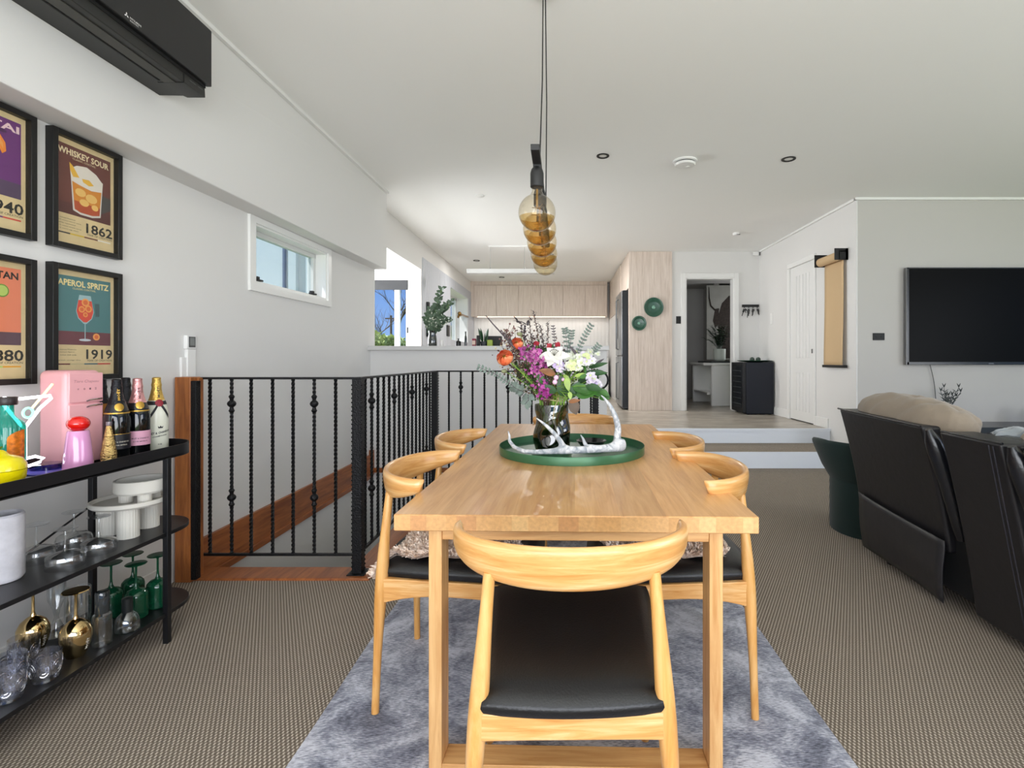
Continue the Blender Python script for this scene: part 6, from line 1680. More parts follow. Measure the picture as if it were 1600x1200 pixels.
chain([(0, 0, 0, 0), (964, 686, 2.17, 0.017), (966, 668, 2.19, 0.0145), (961, 650, 2.20, 0.012), (953, 634, 2.21, 0.009), (944, 623, 2.22, 0.005), (939, 618, 2.22, 0.002)], main[1])
chain([(0, 0, 0, 0), (914, 695, 2.14, 0.009), (911, 686, 2.15, 0.005), (907, 680, 2.16, 0.002)], main[3])
chain([(0, 0, 0, 0), (877, 692, 2.12, 0.012), (867, 679, 2.13, 0.0095), (855, 667, 2.14, 0.0075), (845, 659, 2.15, 0.0045), (838, 654, 2.15, 0.002)], main[5])
bmh.to_mesh(an)
ao = bpy.data.objects.new('antler', an); COL.objects.link(ao)
bmh.verts.index_update()
sm = ao.modifiers.new('skin', 'SKIN'); sm.use_smooth_shade = True
lay = an.skin_vertices[0].data if an.skin_vertices else None
if lay is None:
    bpy.context.view_layer.objects.active = ao
    bm2 = bmesh.new(); bm2.from_mesh(an); bm2.verts.layers.skin.verify(); bm2.to_mesh(an); bm2.free(); lay = an.skin_vertices[0].data
for i, (v, r) in enumerate(skl): lay[i].radius = (r, r)
lay[0].use_root = True
bmh.free()
ss = ao.modifiers.new('sub', 'SUBSURF'); ss.levels = 2; ss.render_levels = 2
an.materials.append(antler_mat())
tag(ao, 'weathered grey white deer antler lying across the front of the green tray', 'antler')
# make sure it rests on the tray rim rather than sinking
ao.location.z = 0.002

# ================================================================== BOUQUET
FR = random.Random(77)
MOUTH = Vector((VX, VY, TRZ + 0.215))
M_stem = mat('fresh_stem', '#7fa83c', 0.5, var=0.2, vscale=30); M_bark = mat('brown_twig', '#5f4a38', 0.8)
M_leafg = mat('mid_green_leaf', '#33641f', 0.42, var=0.35, vscale=24); M_leafd = mat('deep_green_leaf', '#214a1c', 0.4, var=0.3, vscale=14); M_lime = mat('lime_leaf', '#93ad52', 0.45, var=0.15, vscale=14)
M_euc = mat('eucalyptus_leaf', '#66756c', 0.6, var=0.3, vscale=20); M_eucd = mat('dark_bud', '#4a4348', 0.7, var=0.3, vscale=20)
M_bronze = mat('bronze_leaf', '#8a5a34', 0.45, var=0.3, vscale=14)
BQ = []
def fl(name, label, cat, group=None):
    t = thing(name, label, cat, tuple(MOUTH), 0, group); BQ.append(t); return t
def root_pt(a=None, r=0.045):
    a = FR.uniform(0, 2 * PI) if a is None else a
    return Vector((r * math.cos(a), r * math.sin(a), -0.15))
def stem_to(t, head, mt, rad=0.0028, a=None, bow=None, n=12, name='stem', base=None):
    h = head - MOUTH
    r0 = root_pt(a) if base is None else base
    mid = Vector((h.x * 0.25 - r0.x * .1, h.y * 0.25, 0.03)) if bow is None else bow
    neck = Vector((max(-.055, min(.055, h.x * .3)), max(-.05, min(.05, h.y * .3)), 0.0))
    pth = bez(r0, neck * 0.6 + Vector((0, 0, -0.05)), neck, 4) + bez(neck, neck + (mid - neck) * 0.6 + Vector((0, 0, h.z * .3)), h, n)[1:]
    m = MB(); m.tube(pth, [rad * (1 - 0.35 * i / len(pth)) for i in range(len(pth))], 6); m.build(name, mt, t)
    return pth
def ranunculus(px, py, Y, r, label):
    t = fl('ranunculus', label, 'flower', 'orange ranunculus'); head = P(px, py, Y); pth = stem_to(t, head, M_stem, 0.0035)
    c = head - MOUTH; ax = Vector((-0.25, -0.75, 0.55)).normalized(); q = ax.to_track_quat('Z', 'Y').to_matrix()
    ms = [mat('ranun_%s' % n_, c_, 0.55) for n_, c_ in (('coral', '#ee7c4e'), ('peach', '#f4a070'), ('deep', '#e0643c'), ('core', '#b8862e'))]
    m = MB()
    for L in range(7):
        f = (L + 1) / 7; rr_ = r * (0.25 + 0.75 * f); n_ = 4 + L; top = 1.35 - 0.62 * f
        for k in range(n_):
            a0 = 2 * PI * k / n_ + L * 0.6 + FR.uniform(-.15, .15); wa = 2 * PI / n_ * 0.75
            vs = []; NU, NV = 5, 5
            for j in range(NV + 1):
                for i in range(NU + 1):
                    u = -1 + 2 * i / NU; v = j / NV
                    ph = -1.1 + (top + 1.1) * v * (1 - 0.10 * u * u * v)
                    k2 = rr_ * (1 + 0.06 * v * f + FR.uniform(-.01, .01)); a = a0 + u * wa * math.sin(PI * (0.15 + 0.75 * v))
                    vs.append(c + q @ Vector((k2 * math.cos(ph) * math.cos(a), k2 * math.cos(ph) * math.sin(a), k2 * math.sin(ph) * 0.85)))
            fs = [(j * (NU + 1) + i, j * (NU + 1) + i + 1, (j + 1) * (NU + 1) + i + 1, (j + 1) * (NU + 1) + i) for j in range(NV) for i in range(NU)]
            m.add(vs, fs, ms[3] if L == 0 else ms[(L * 3 + k) % 3])
    m.build('petals', ms[0], t)
ranunculus(789, 559, 2.32, 0.037, 'larger orange ranunculus bloom at the left edge of the bouquet')
ranunculus(808, 537, 2.42, 0.029, 'smaller orange ranunculus bloom above and right of the larger one')
for px, py, Y, lab in ((788, 580, 2.36, 'greenish ranunculus bud below the larger orange bloom'), (812, 522, 2.44, 'grey green ranunculus bud standing above the smaller orange bloom')):
    t = fl('ranunculus_bud', lab, 'flower bud'); h = P(px, py, Y); stem_to(t, h, M_stem, 0.002); m = MB(); m.sphere(h - MOUTH, 0.013, 12, 8, sc=(1.1, 1.1, .75)); m.build('bud', mat('bud_green', '#8a8f6a', 0.6, var=0.3, vscale=60), t)
# green stem bundle at left
for k in range(6):
    t = fl('ranunculus_bud', 'closed green bud on one of the thick green stems slanting left', 'flower bud', 'closed buds on the left stems')
    h = P(802 + 4 * k, 570 + 3 * k, 2.38 + 0.015 * (k % 3)); stem_to(t, h, M_stem, 0.0042, a=PI + .3 * k)
    m = MB(); m.sphere(h - MOUTH, 0.008, 10, 6, sc=(1, 1, 1.2)); m.build('bud', mat('bud_green', '#8a8f6a', 0.6, var=0.3, vscale=60), t)
def floret(m, c, r, mt, n=5, d=None, mc=None):
    d = d or Vector((FR.gauss(0, .6), -1 + FR.gauss(0, .4), FR.gauss(.3, .5))).normalized()
    u = d.orthogonal().normalized(); v = d.cross(u)
    for k in range(n):
        a = 2 * PI * k / n + FR.random(); e = (u * math.cos(a) + v * math.sin(a)); leaf(m, c, e + d * 0.45, r, r * 0.85, d, mt, droop=0.3, cup=0.3, n=4, sharp=False)
    if mc: m.sphere(c + d * r * .15, r * 0.25, 6, 4, mc)
M_mag = mat('magenta_petal', '#a2428c', 0.6, var=0.35, vscale=60); M_mag2 = mat('pink_petal', '#c070a8', 0.55)
def spray(label, pts, dens, mats, rad, name='heather_spray', stemm=None, spread=0.018, group='magenta flower sprays', leafm=None):
    t = fl(name, label, 'flower', group)
    W = [P(*p) for p in pts]; h = W[-1]
    pth = stem_to(t, h, stemm or M_bark, 0.002, bow=(W[0] - MOUTH))
    m = MB(); lm = MB()
    for i in range(dens):
        u = i / max(1, dens - 1) * (len(W) - 1); k = min(int(u), len(W) - 2); c = W[k].lerp(W[k + 1], u - k) - MOUTH
        c = c + Vector((FR.gauss(0, spread), FR.gauss(0, spread), FR.gauss(0, spread * .6)))
        floret(m, c, rad * FR.uniform(.7, 1.2), FR.choice(mats), 5)
        if leafm and i % 2 == 0: leaf(lm, c, Vector((FR.gauss(0, 1), FR.gauss(-.3, .5), FR.gauss(.3, .6))), 0.022, 0.006)
    m.build('blossoms', mats[0], t)
    if leafm: lm.build('foliage', leafm, t)
spray('magenta spray rising at the centre left between the orange and white blooms', [(852, 615, 2.30), (842, 590, 2.29), (836, 565, 2.29)], 80, [M_mag, M_mag2, M_mag], 0.0085, spread=0.02)
spray('magenta spray with the fullest cluster beside the white lily', [(846, 570, 2.27), (841, 558, 2.26), (838, 550, 2.26)], 55, [M_mag, M_mag2], 0.0095, spread=0.013)
spray('magenta spray above it leaning to the left', [(832, 562, 2.33), (824, 552, 2.34), (820, 543, 2.34)], 55, [M_mag, M_mag2, M_mag], 0.0075, spread=0.016)
spray('short magenta spray low down just above the vase mouth', [(846, 606, 2.27), (855, 616, 2.26)], 22, [M_mag, mat('deep_magenta', '#9a2a82', 0.5)], 0.011, spread=0.009)
# dusky filler left and centre
M_fil1 = mat('dusky_seed', '#7a5a58', 0.8, var=0.4, vscale=60); M_fil2 = mat('cream_seed', '#d8c8a0', 0.8); M_fil3 = mat('brown_seed', '#5a4238', 0.8)
def filler(label, pts, dens, spread, group='dusky filler twigs', mts=None, r=0.0045, leafs=None):
    t = fl('filler_twig', label, 'flower', group); W = [P(*p) for p in pts]
    pth = stem_to(t, W[-1], M_bark, 0.0016, bow=W[0] - MOUTH)
    m = MB(); tw = MB()
    for i in range(dens):
        u = FR.random() * (len(W) - 1); k = min(int(u), len(W) - 2); b0 = W[k].lerp(W[k + 1], u - k) - MOUTH
        c = b0 + Vector((FR.gauss(0, spread), FR.gauss(0, spread), FR.gauss(0, spread)))
        m.sphere(c, r * FR.uniform(.6, 1.2), 6, 4, FR.choice(mts or [M_fil1, M_fil1, M_fil2, M_fil3]))
        if i % 3 == 0: tw.tube([b0 - Vector((0, 0, 0.02)), c], 0.0009, 4)
        if leafs and i % 2 == 0: leaf(m, c, Vector((FR.gauss(0, 1), FR.gauss(0, .6), FR.gauss(.6, .6))), 0.02, 0.007, m=leafs)
    m.build('seed_heads', M_fil1, t); tw.build('twigs', M_bark, t)
filler('dusky pink and cream seeded twig spilling up the far left of the bouquet', [(835, 600, 2.4), (812, 560, 2.44), (798, 535, 2.46), (790, 520, 2.47)], 240, 0.022)
filler('dusky seeded twig behind the smaller orange bloom', [(830, 580, 2.46), (818, 550, 2.48), (806, 530, 2.5)], 180, 0.026)
filler('purple brown seeded twig in the centre behind the magenta sprays', [(850, 590, 2.42), (838, 550, 2.45), (832, 530, 2.46)], 200, 0.028, mts=[M_fil1, M_fil3, M_eucd])
filler('brown seeded twig low in the middle above the vase mouth', [(858, 622, 2.36), (862, 600, 2.34), (866, 585, 2.34)], 150, 0.020, mts=[M_fil1, M_fil3])
filler('olive leaved filler twig in the middle under the white lily', [(850, 585, 2.38), (852, 560, 2.4), (846, 545, 2.4)], 90, 0.028, mts=[M_leafg, M_leafd], leafs=M_leafg)
filler('dusky twig spreading wide behind the orange blooms', [(840, 610, 2.42), (806, 575, 2.47), (792, 550, 2.49)], 260, 0.030)
filler('fine green and brown filler twig low on the left above the green stems', [(845, 618, 2.38), (826, 595, 2.40), (812, 575, 2.42)], 220, 0.026, mts=[M_leafd, M_fil1, M_fil3, M_leafg], leafs=M_leafd)
filler('dark leafy filler twig behind the white clusters on the right', [(872, 612, 2.40), (893, 590, 2.42), (912, 572, 2.43)], 200, 0.030, mts=[M_leafd, M_leafd, M_fil3], leafs=M_leafd)
filler('dark leafy filler twig rising behind the lily', [(862, 600, 2.42), (866, 570, 2.44), (870, 548, 2.45)], 200, 0.026, mts=[M_leafd, M_fil3], leafs=M_leafd)
# tall dark budded branches
def budded(label, pts, dens, r=0.006, mt=None, group='tall dark budded branches'):
    t = fl('budded_branch', label, 'branch', group); W = [P(*p) for p in pts]
    stem_to(t, W[0], M_bark, 0.0022)
    m = MB(); m.tube([w_ - MOUTH for w_ in W], [0.0018] * (len(W) - 1) + [0.0008], 5)
    b = MB()
    for i in range(dens):
        u = i / dens * (len(W) - 1); k = min(int(u), len(W) - 2); c = W[k].lerp(W[k + 1], u - k) - MOUTH
        leaf(b, c, Vector((FR.choice((-1, 1)) * FR.uniform(.4, 1), FR.uniform(-.5, .5), FR.uniform(.2, 1))), r * 3.2, r * 1.4)
        b.sphere(c + Vector((FR.gauss(0, .004), FR.gauss(0, .003), 0)), r * .5, 6, 4)
    m.build('twig', M_bark, t); b.build('buds', mt or M_eucd, t)
budded('tallest dark budded branch near the centre of the bouquet', [(842, 545, 2.42), (840, 520, 2.42), (836, 500, 2.42), (833, 485, 2.42)], 26)
budded('dark budded branch just left of the tallest one', [(832, 540, 2.44), (828, 515, 2.44), (828, 494, 2.44)], 22)
budded('dark budded branch just right of the tallest one', [(850, 545, 2.44), (847, 525, 2.44), (844, 508, 2.44)], 24)
budded('dark feathery branch between the tallest branch and the lily', [(856, 545, 2.43), (856, 522, 2.43), (855, 503, 2.43)], 26, 0.0055)
budded('branch with three curled leaves at its tip, left of centre', [(818, 530, 2.45), (815, 515, 2.45), (814, 503, 2.45), (806, 502, 2.45)], 8, 0.011)
budded('branch with long narrow leaves leaning right, left of centre', [(818, 520, 2.46), (820, 510, 2.46), (824, 501, 2.46)], 6, 0.012)
def grass(label, pts, r=0.0022, mt=None):
    t = fl('grass_blade', label, 'branch', 'bare arching twigs'); W = [P(*p) for p in pts]; stem_to(t, W[0], M_bark, 0.0018)
    m = MB(); m.tube([x - MOUTH for x in W], [r * (1 - .7 * i / len(W)) for i in range(len(W))], 6); m.build('blade', mt or M_eucd, t)
grass('bare dark twig slanting up to the left over the kitchen bench', [(805, 545, 2.4), (785, 522, 2.4), (770, 506, 2.4), (759, 493, 2.4)], 0.0045)
grass('thin bare twig crossing the first slanting one', [(808, 548, 2.42), (795, 528, 2.42), (782, 515, 2.42)], 0.003)
# eucalyptus sprigs
def sprig(label, pts, n, L=0.02, W_=0.011, mt=None, group='eucalyptus sprigs'):
    t = fl('eucalyptus_sprig', label, 'branch', group); W = [P(*p) for p in pts]; stem_to(t, W[0], M_bark, 0.0018)
    m = MB(); m.tube([x - MOUTH for x in W], 0.0013, 5); m.build('twig', M_eucd, t); m = MB()
    for i in range(n):
        u = (i + .5) / n * (len(W) - 1); k = min(int(u), len(W) - 2); c = W[k].lerp(W[k + 1], u - k) - MOUTH; d = (W[k + 1] - W[k]).normalized(); s = Vector((-d.z, 0, d.x))
        for sg in (-1, 1):
            leaf(m, c, s * sg + d * 0.45 + Vector((0, FR.uniform(-.4, .4), 0)), L * FR.uniform(.8, 1.15), W_, Vector((0, -1, .2)), droop=.1)
    m.build('leaves', mt or M_euc, t)
sprig('eucalyptus sprig curling upright right of the lily', [(888, 562, 2.42), (886, 540, 2.42), (884, 522, 2.42), (882, 513, 2.42)], 8)
sprig('long eucalyptus sprig reaching highest on the right', [(895, 570, 2.44), (903, 548, 2.44), (914, 525, 2.44), (925, 507, 2.44)], 13)
sprig('short eucalyptus sprig beside the upright one', [(890, 555, 2.46), (892, 530, 2.46), (893, 516, 2.46)], 7)
sprig('eucalyptus sprig at the right edge above the railing scroll', [(912, 572, 2.45), (925, 552, 2.45), (936, 538, 2.45)], 9)
sprig('long eucalyptus sprig drooping far left across the railing top', [(822, 622, 2.36), (800, 602, 2.36), (775, 585, 2.36), (746, 573, 2.36)], 16, 0.019, 0.012)
sprig('leafy grey green sprig hanging down left of the vase', [(825, 615, 2.32), (826, 625, 2.31), (820, 632, 2.3)], 5, 0.03, 0.018)
sprig('broad leaved grey green sprig left of the stem bundle', [(818, 612, 2.34), (808, 608, 2.33), (802, 604, 2.33)], 5, 0.030, 0.018)
sprig('fine dark sprig between the tall branches and the lily', [(868, 545, 2.45), (866, 525, 2.45), (864, 508, 2.45)], 8, 0.014, 0.006, M_eucd)
# lily
t = fl('white_lily', 'large open white lily bloom at the top middle of the bouquet', 'flower'); c = P(866, 556, 2.27); stem_to(t, c, M_stem, 0.003)
m = MB(); c = c - MOUTH; M_lily = mat('lily_white', '#d9d8d0', 0.5, var=0.03)
for k, (dx, dz, L) in enumerate(((-1, .05, .068), (1, .12, .066), (-.55, -.75, .052), (.5, -.45, .055), (-.5, .7, .045), (.55, .75, .05), (-1, -.35, .05))):
    leaf(m, c, Vector((dx, -0.55, dz)), L, 0.042, Vector((0, -1, .35)), droop=0.45, cup=0.28, n=10)
m.build('petals', M_lily, t)
m = MB(); ml = mat('crimson_anther', '#9a1a2e', 0.6)
for k in range(6):
    a = -0.6 + .24 * k; e = c + Vector((0.03 * math.sin(a), -0.04, 0.022 + .006 * math.cos(a * 3))); m.tube([c, e], 0.0008, 5, mat('lily_filament', '#4a4a3a', .6)); m.sphere(e, 0.0028, 6, 4, M_eucd)
m.build('stamens', ml, t)
def redbloom(px, py, lab):
    t = fl('red_bloom', lab, 'flower', 'small crimson blooms'); c_ = P(px, py, 2.3); stem_to(t, c_, M_stem, .0018); m = MB(); floret(m, c_ - MOUTH, 0.014, ml, 6); floret(m, c_ - MOUTH + Vector((0.003, 0.004, .003)), .011, ml, 5); m.build('petals', ml, t)
redbloom(871, 539, 'small crimson bloom just above the right side of the lily'); redbloom(858, 541, 'small crimson bloom above the left side of the lily'); redbloom(838, 537, 'small crimson bloom left of the lily among the dark branches')
# white and lavender alstroemeria
M_wh = mat('white_petal', '#dcdfd0', 0.5); M_lav = mat('lavender_petal', '#c8b6dc', 0.5); M_lav2 = mat('pale_lavender', '#e2d8ea', 0.5); M_gy = mat('green_white_petal', '#cdd8a0', 0.5)
def cluster(px, py, Y, n, spread, r, mts, lab, group='white and lavender clusters'):
    t = fl('alstroemeria', lab, 'flower', group); C_ = P(px, py, Y); stem_to(t, C_, M_stem, 0.003); m = MB()
    for k in range(n):
        c_ = C_ - MOUTH + Vector((FR.gauss(0, spread), -abs(FR.gauss(0, spread * .8)), FR.gauss(0, spread * .8))); floret(m, c_, r * FR.uniform(.8, 1.15), FR.choice(mts), 6, mc=M_gy)
    m.build('petals', mts[0], t)
    m = MB()
    for k in range(6): leaf(m, C_ - MOUTH + Vector((0, .005, -0.01)), Vector((FR.gauss(0, 1), FR.gauss(0, .3), FR.gauss(-.1, .5))), 0.05, 0.014)
    m.build('leaves', M_leafg, t)
cluster(873, 572, 2.27, 7, 0.010, 0.020, [M_lav, M_lav2, M_lav2], 'lavender bloom cluster hanging just under the lily')
cluster(893, 572, 2.28, 8, 0.013, 0.020, [M_wh, M_gy, M_wh], 'white bloom cluster right of the lavender one at mid height')
cluster(897, 558, 2.32, 8, 0.014, 0.018, [M_wh, M_gy], 'white bloom cluster close to the right edge of the lily')
cluster(912, 566, 2.28, 8, 0.014, 0.020, [M_wh, M_gy, M_lav2], 'white bloom cluster right of centre above the green leaves')
cluster(922, 556, 2.34, 7, 0.016, 0.017, [M_wh, M_lav2], 'small white and lilac cluster towards the top right')
cluster(926, 591, 2.27, 9, 0.013, 0.022, [M_lav, M_lav2, M_lav], 'lavender bloom cluster at the right edge of the bouquet')
cluster(934, 602, 2.30, 4, 0.007, 0.016, [M_lav2, M_wh], 'pale bloom peeping out below the right lavender cluster')
for px, py, lab in ((869, 590, 'upper of the three pale pink round buds in the middle'), (867, 597, 'lower of the three pale pink round buds in the middle'), (880, 593, 'small pink round bud right of the other two')):
    t = fl('round_bud', lab, 'flower bud', 'pale pink round buds'); h = P(px, py, 2.26); stem_to(t, h, M_stem, .0015); m = MB(); m.sphere(h - MOUTH, 0.0115 if px < 875 else 0.008, 12, 8); m.build('bud', mat('pale_pink_bud', '#e8c2dc', 0.45), t)
# big leaves
def foliage_stem(label, leaves):
    t = fl('foliage_stem', label, 'foliage'); b0 = P(*leaves[0][:3]); stem_to(t, b0, M_stem, .0025); q0 = b0 - MOUTH
    for (px, py, Y, dx, dz, L, W_, mt, dy) in leaves:
        b = P(px, py, Y) - MOUTH; m = MB()
        m.tube(bez(q0 * .5, (q0 + b) / 2, b, 5), .0013, 5); m.build('stalk', M_stem, t)
        m = MB(); leaf(m, b, Vector((dx, dy, dz)), L, W_, Vector((0, -1, .4)), droop=.2, cup=.2, n=8); m.build('leaf', mt, t)
foliage_stem('stem of pale lime oval leaves hanging on the right of the bouquet', [(884, 590, 2.25, .25, -1, .062, .028, M_lime, -.3), (890, 612, 2.24, .1, -.8, .035, .02, M_lime, -.3), (897, 588, 2.27, 1, .25, .06, .018, M_lime, -.3)])
foliage_stem('stem of broad mid green leaves low on the right of the bouquet', [(850, 600, 2.30, -.5, .9, .06, .03, M_leafg, -.3), (893, 605, 2.27, 1, -.1, .11, .045, M_leafg, -.3), (900, 618, 2.27, 1, .25, .10, .05, M_leafg, -.3), (925, 612, 2.27, 1, -.25, .07, .03, M_leafg, -.3), (905, 612, 2.26, 1, .1, .07, .035, M_leafg, -.3), (915, 603, 2.25, 1, -.15, .075, .035, M_leafd, -.3), (935, 608, 2.27, .7, -.4, .06, .028, M_leafg, -.3), (936, 622, 2.27, 1, .05, .05, .025, M_leafg, -.3), (882, 603, 2.27, .8, -.5, .06, .03, M_leafd, -.3), (905, 590, 2.26, 1, .3, .06, .022, M_leafg, -.3), (880, 585, 2.28, .6, -.6, .05, .02, M_lime, -.3)])
foliage_stem('stem of deep green leaves filling the middle and back of the bouquet', [(870, 612, 2.28, -1, .35, .085, .04, M_leafd, -.3), (888, 622, 2.29, .5, .8, .09, .05, M_leafd, -.3), (880, 620, 2.30, -.1, 1, .10, .05, M_leafd, -.3), (920, 575, 2.33, 1, .35, .09, .022, M_leafd, -.3), (915, 585, 2.33, 1, .15, .10, .03, M_leafd, -.3), (855, 578, 2.36, -.2, 1, .07, .04, M_leafd, -.3), (905, 600, 2.36, .6, .7, .09, .05, M_leafd, -.3), (860, 618, 2.36, -.3, 1, .09, .05, M_leafd, -.3)])
foliage_stem('stem of bronze and grey brown leaves in the middle and behind the vase rim', [(868, 585, 2.27, -1, .35, .075, .035, M_bronze, -.3), (888, 628, 2.26, .9, .2, .055, .02, M_bronze, -.3), (893, 624, 2.45, .35, -1, .085, .055, mat('grey_brown_leaf', '#8b7a6c', 0.6, var=0.1, vscale=20), .2)])
foliage_stem('stem of thin dark pod like leaves beside the lily', [(905, 560, 2.30, -.9, 1.3, .075, .014, M_eucd, -.3), (930, 570, 2.33, .9, .7, .05, .012, M_eucd, -.3)])
# twine and twigs at the neck
t = fl('raffia_tie', 'pale raffia twine tied round the stems above the vase mouth', 'twine'); m = MB()
m.tube([Vector((0.058 * math.cos(a), 0.05 * math.sin(a), 0.022 + .004 * math.sin(2 * a))) for a in [2 * PI * k / 24 for k in range(25)]], 0.0022, 6)
m.tube([Vector((0.028, -.052, .022)), Vector((0.02, -.07, .05)), Vector((0.035, -.07, .07)), Vector((.028, -.06, .02))], 0.0018, 6)
m.tube([Vector((0.028, -.052, .022)), Vector((0.012, -.085, -.01)), Vector((.006, -.09, -.06))], 0.0018, 6)
m.build('twine', mat('raffia', '#c9b58c', 0.7), t)
for k in range(22):
    if k % 4 == 0: t = fl('dry_twig', 'thin brown dry twig standing in the mouth of the vase', 'twig', 'dry twigs in the vase mouth')
    a = 2 * PI * k / 22; h = MOUTH + Vector((0.06 * math.cos(a) * FR.uniform(.5, 1), 0.05 * math.sin(a), FR.uniform(.03, .07))); stem_to(t, h, M_bark, 0.0016, a=a, name='twig')

# ================================================================== BENCH ITEMS
BZ = 1.3185
def onbench(name, label, cat, px, Y, group=None): return thing(name, label, cat, ((px - CX) / FPX * Y, Y, BZ), 0, group)
t = onbench('bench_vase', 'dark glass vase of white flowering eucalyptus standing on the long benchtop', 'vase', 675.5, 5.62)
m = MB(); m.lathe([(0, 0), (0.046, 0.0), (0.05, 0.01), (0.048, 0.09), (0.038, 0.14), (0.046, 0.175), (0.044, 0.175), (0.034, 0.14), (0.044, 0.09), (0.045, 0.012), (0, .01)], (0, 0, 0), 36); m.build('body', glass('dark_green_vase', '#2c3a30', 0.25, 0.7, 0.3, alpha=0.25), t)
m = MB(); st = MB(); wf = MB(); BO = Vector(t.location)
for (px, py) in ((690, 453), (687, 467), (705, 473), (703, 500), (668, 492), (672, 484), (680, 482), (688, 488), (665, 500), (692, 498), (676, 495), (684, 500), (670, 506), (695, 480)):
    tip = P(px, py, 5.62 + FR.uniform(-.08, .08)) - BO; pth = bez((0, 0, 0.1), (tip.x * .2, tip.y * .3, tip.z * .7), tip, 12); st.tube(pth, 0.002, 5)
    for i in range(4, 13):
        for sg in (-1, 1, -.3, .4): leaf(m, pth[i] + Vector((0, 0, FR.uniform(-.02, .02))), Vector((sg, FR.uniform(-.9, .2), .4)), FR.uniform(.035, .06), .034, Vector((0, -1, .3)))
        if py > 480 and i > 6:
            for _ in range(3): floret(wf, pth[i] + Vector((FR.gauss(0, .018), FR.gauss(0, .018), FR.gauss(0, .015))), .009, M_wh, 4)
m.build('leaves', mat('sage_leaf', '#566b55', .5, var=.3, vscale=20), t); st.build('stems', M_stem, t); wf.build('blossoms', M_wh, t)
def bbox(name, label, cat, px0, px1, py, Y, mt, dpt=.06, group=None, lid=None):
    x0 = (px0 - CX) / FPX * Y; x1 = (px1 - CX) / FPX * Y; h = HC - (py - CY) / FPX * Y - BZ
    t = thing(name, label, cat, ((x0 + x1) / 2, Y, BZ), 0, group); w_ = (x1 - x0) / 2
    m = MB(); m.box(-w_, w_, 0, dpt, 0, h); m.build('body', mt, t, bevel=.003)
    if lid: m = MB(); m.box(-w_ * .9, w_ * .9, -.002, 0, h * .25, h * .75); m.build('label_panel', lid, t)
    return t
def bbot(name, label, cat, px, py, r, Y, mt, neck=.4, cap=None, group=None):
    h = HC - (py - CY) / FPX * Y - BZ; t = onbench(name, label, cat, px, Y, group)
    m = MB(); m.lathe([(0, 0), (r, 0), (r, h * .55), (r * .9, h * .65), (r * neck, h * .75), (r * neck, h * .93)], (0, 0, 0), 24); m.build('body', mt, t)
    m = MB(); m.lathe([(r * neck * 1.1, h * .9), (r * neck * 1.1, h), (0, h)], (0, 0, 0), 16); m.build('cap', cap or M_blackm, t)
bbot('soap_dispenser', 'squat dark soap dispenser on the bench right of the eucalyptus vase', 'dispenser', 716, 529, .03, 5.6, mat('black_gloss_small', '#16181a', .2), .3)
bbot('olive_oil_bottle', 'slim tall dark bottle on the bench beside the soap dispenser', 'bottle', 727.5, 518, .014, 5.6, M_dgreen, .5)
bbot('cup', 'small white cup on the bench beside the vase', 'cup', 690, 531, .018, 5.6, M_kw, .9, M_kw)
bbox('tea_box', 'small crimson patterned box standing on the bench', 'box', 737.5, 743, 529, 5.6, mat('crimson_card', '#8e2440', .5, var=.3, vscale=60), lid=mat('cream_card', '#d8c0b0', .6))
bbox('black_canister', 'tall black canister on the bench left of the spiky plant', 'canister', 744.5, 749, 524, 5.62, M_blackm)
bbox('lime_box', 'small lime green box on the bench right of the spiky plant', 'box', 761, 769, 531, 5.62, mat('lime_card', '#9aae46', .5))
bbox('black_caddy', 'black lidded caddy behind the lime green box', 'caddy', 760, 783, 525, 5.72, M_blackm, .1)
t = onbench('snake_plant', 'spiky dark green snake plant in a small dark pot on the bench', 'potted plant', 756, 5.66)
m = MB(); m.lathe([(0, 0), (.035, 0), (.042, .06), (.038, .06), (0, .05)], (0, 0, 0), 24); m.build('pot', mat('slate_pot', '#2c3438', .5), t); m = MB()
for k in range(9):
    a = 2 * PI * k / 9; leaf(m, Vector((.012 * math.cos(a), .012 * math.sin(a), .045)), Vector((.3 * math.cos(a), .3 * math.sin(a), 1)), FR.uniform(.12, .18), .034, Vector((math.cos(a + 1.5), math.sin(a + 1.5), 0)), droop=0, cup=.1)
m.build('leaves', mat('snake_leaf', '#23492a', .45, var=.35, vscale=40), t)
# brass wall tap by the kitchen window
t = thing('pot_filler_tap', 'small brass swing tap on the wall in front of the kitchen window', 'tap', (-2.05, 10.9, 2.05)); br_ = mat('aged_brass', '#8d6a3a', .3, .9)
m = MB(); m.tube([P(731, 495, 11.2), P(727, 494, 10.8), P(722, 492, 10.2), P(716, 494, 9.9), P(716, 497, 9.9)], .02, 8); m.build('arm', br_, t, world=True)
m = MB(); m.sphere(P(718, 490, 10.0), .04, 12, 8); m.build('knob', br_, t, world=True)
# dark rack and switch on the battened wall
t = thing('wall_rail_hook', 'slim black upright handle on the battened wall left of the eucalyptus', 'handle', (-2.07, 7.8, 1.9)); m = MB(); m.box(-2.087, -2.05, 7.80, 7.88, 1.53, 2.06); m.build('bar', M_blackm, t, world=True, bevel=.005)
t = thing('wall_switch', 'small dark switch plate low on the battened wall', 'switch', (-2.087, 9.2, 1.75)); m = MB(); m.box(-2.0875, -2.07, 9.15, 9.35, 1.60, 1.80); m.build('plate', M_blackm, t, world=True, bevel=.004)

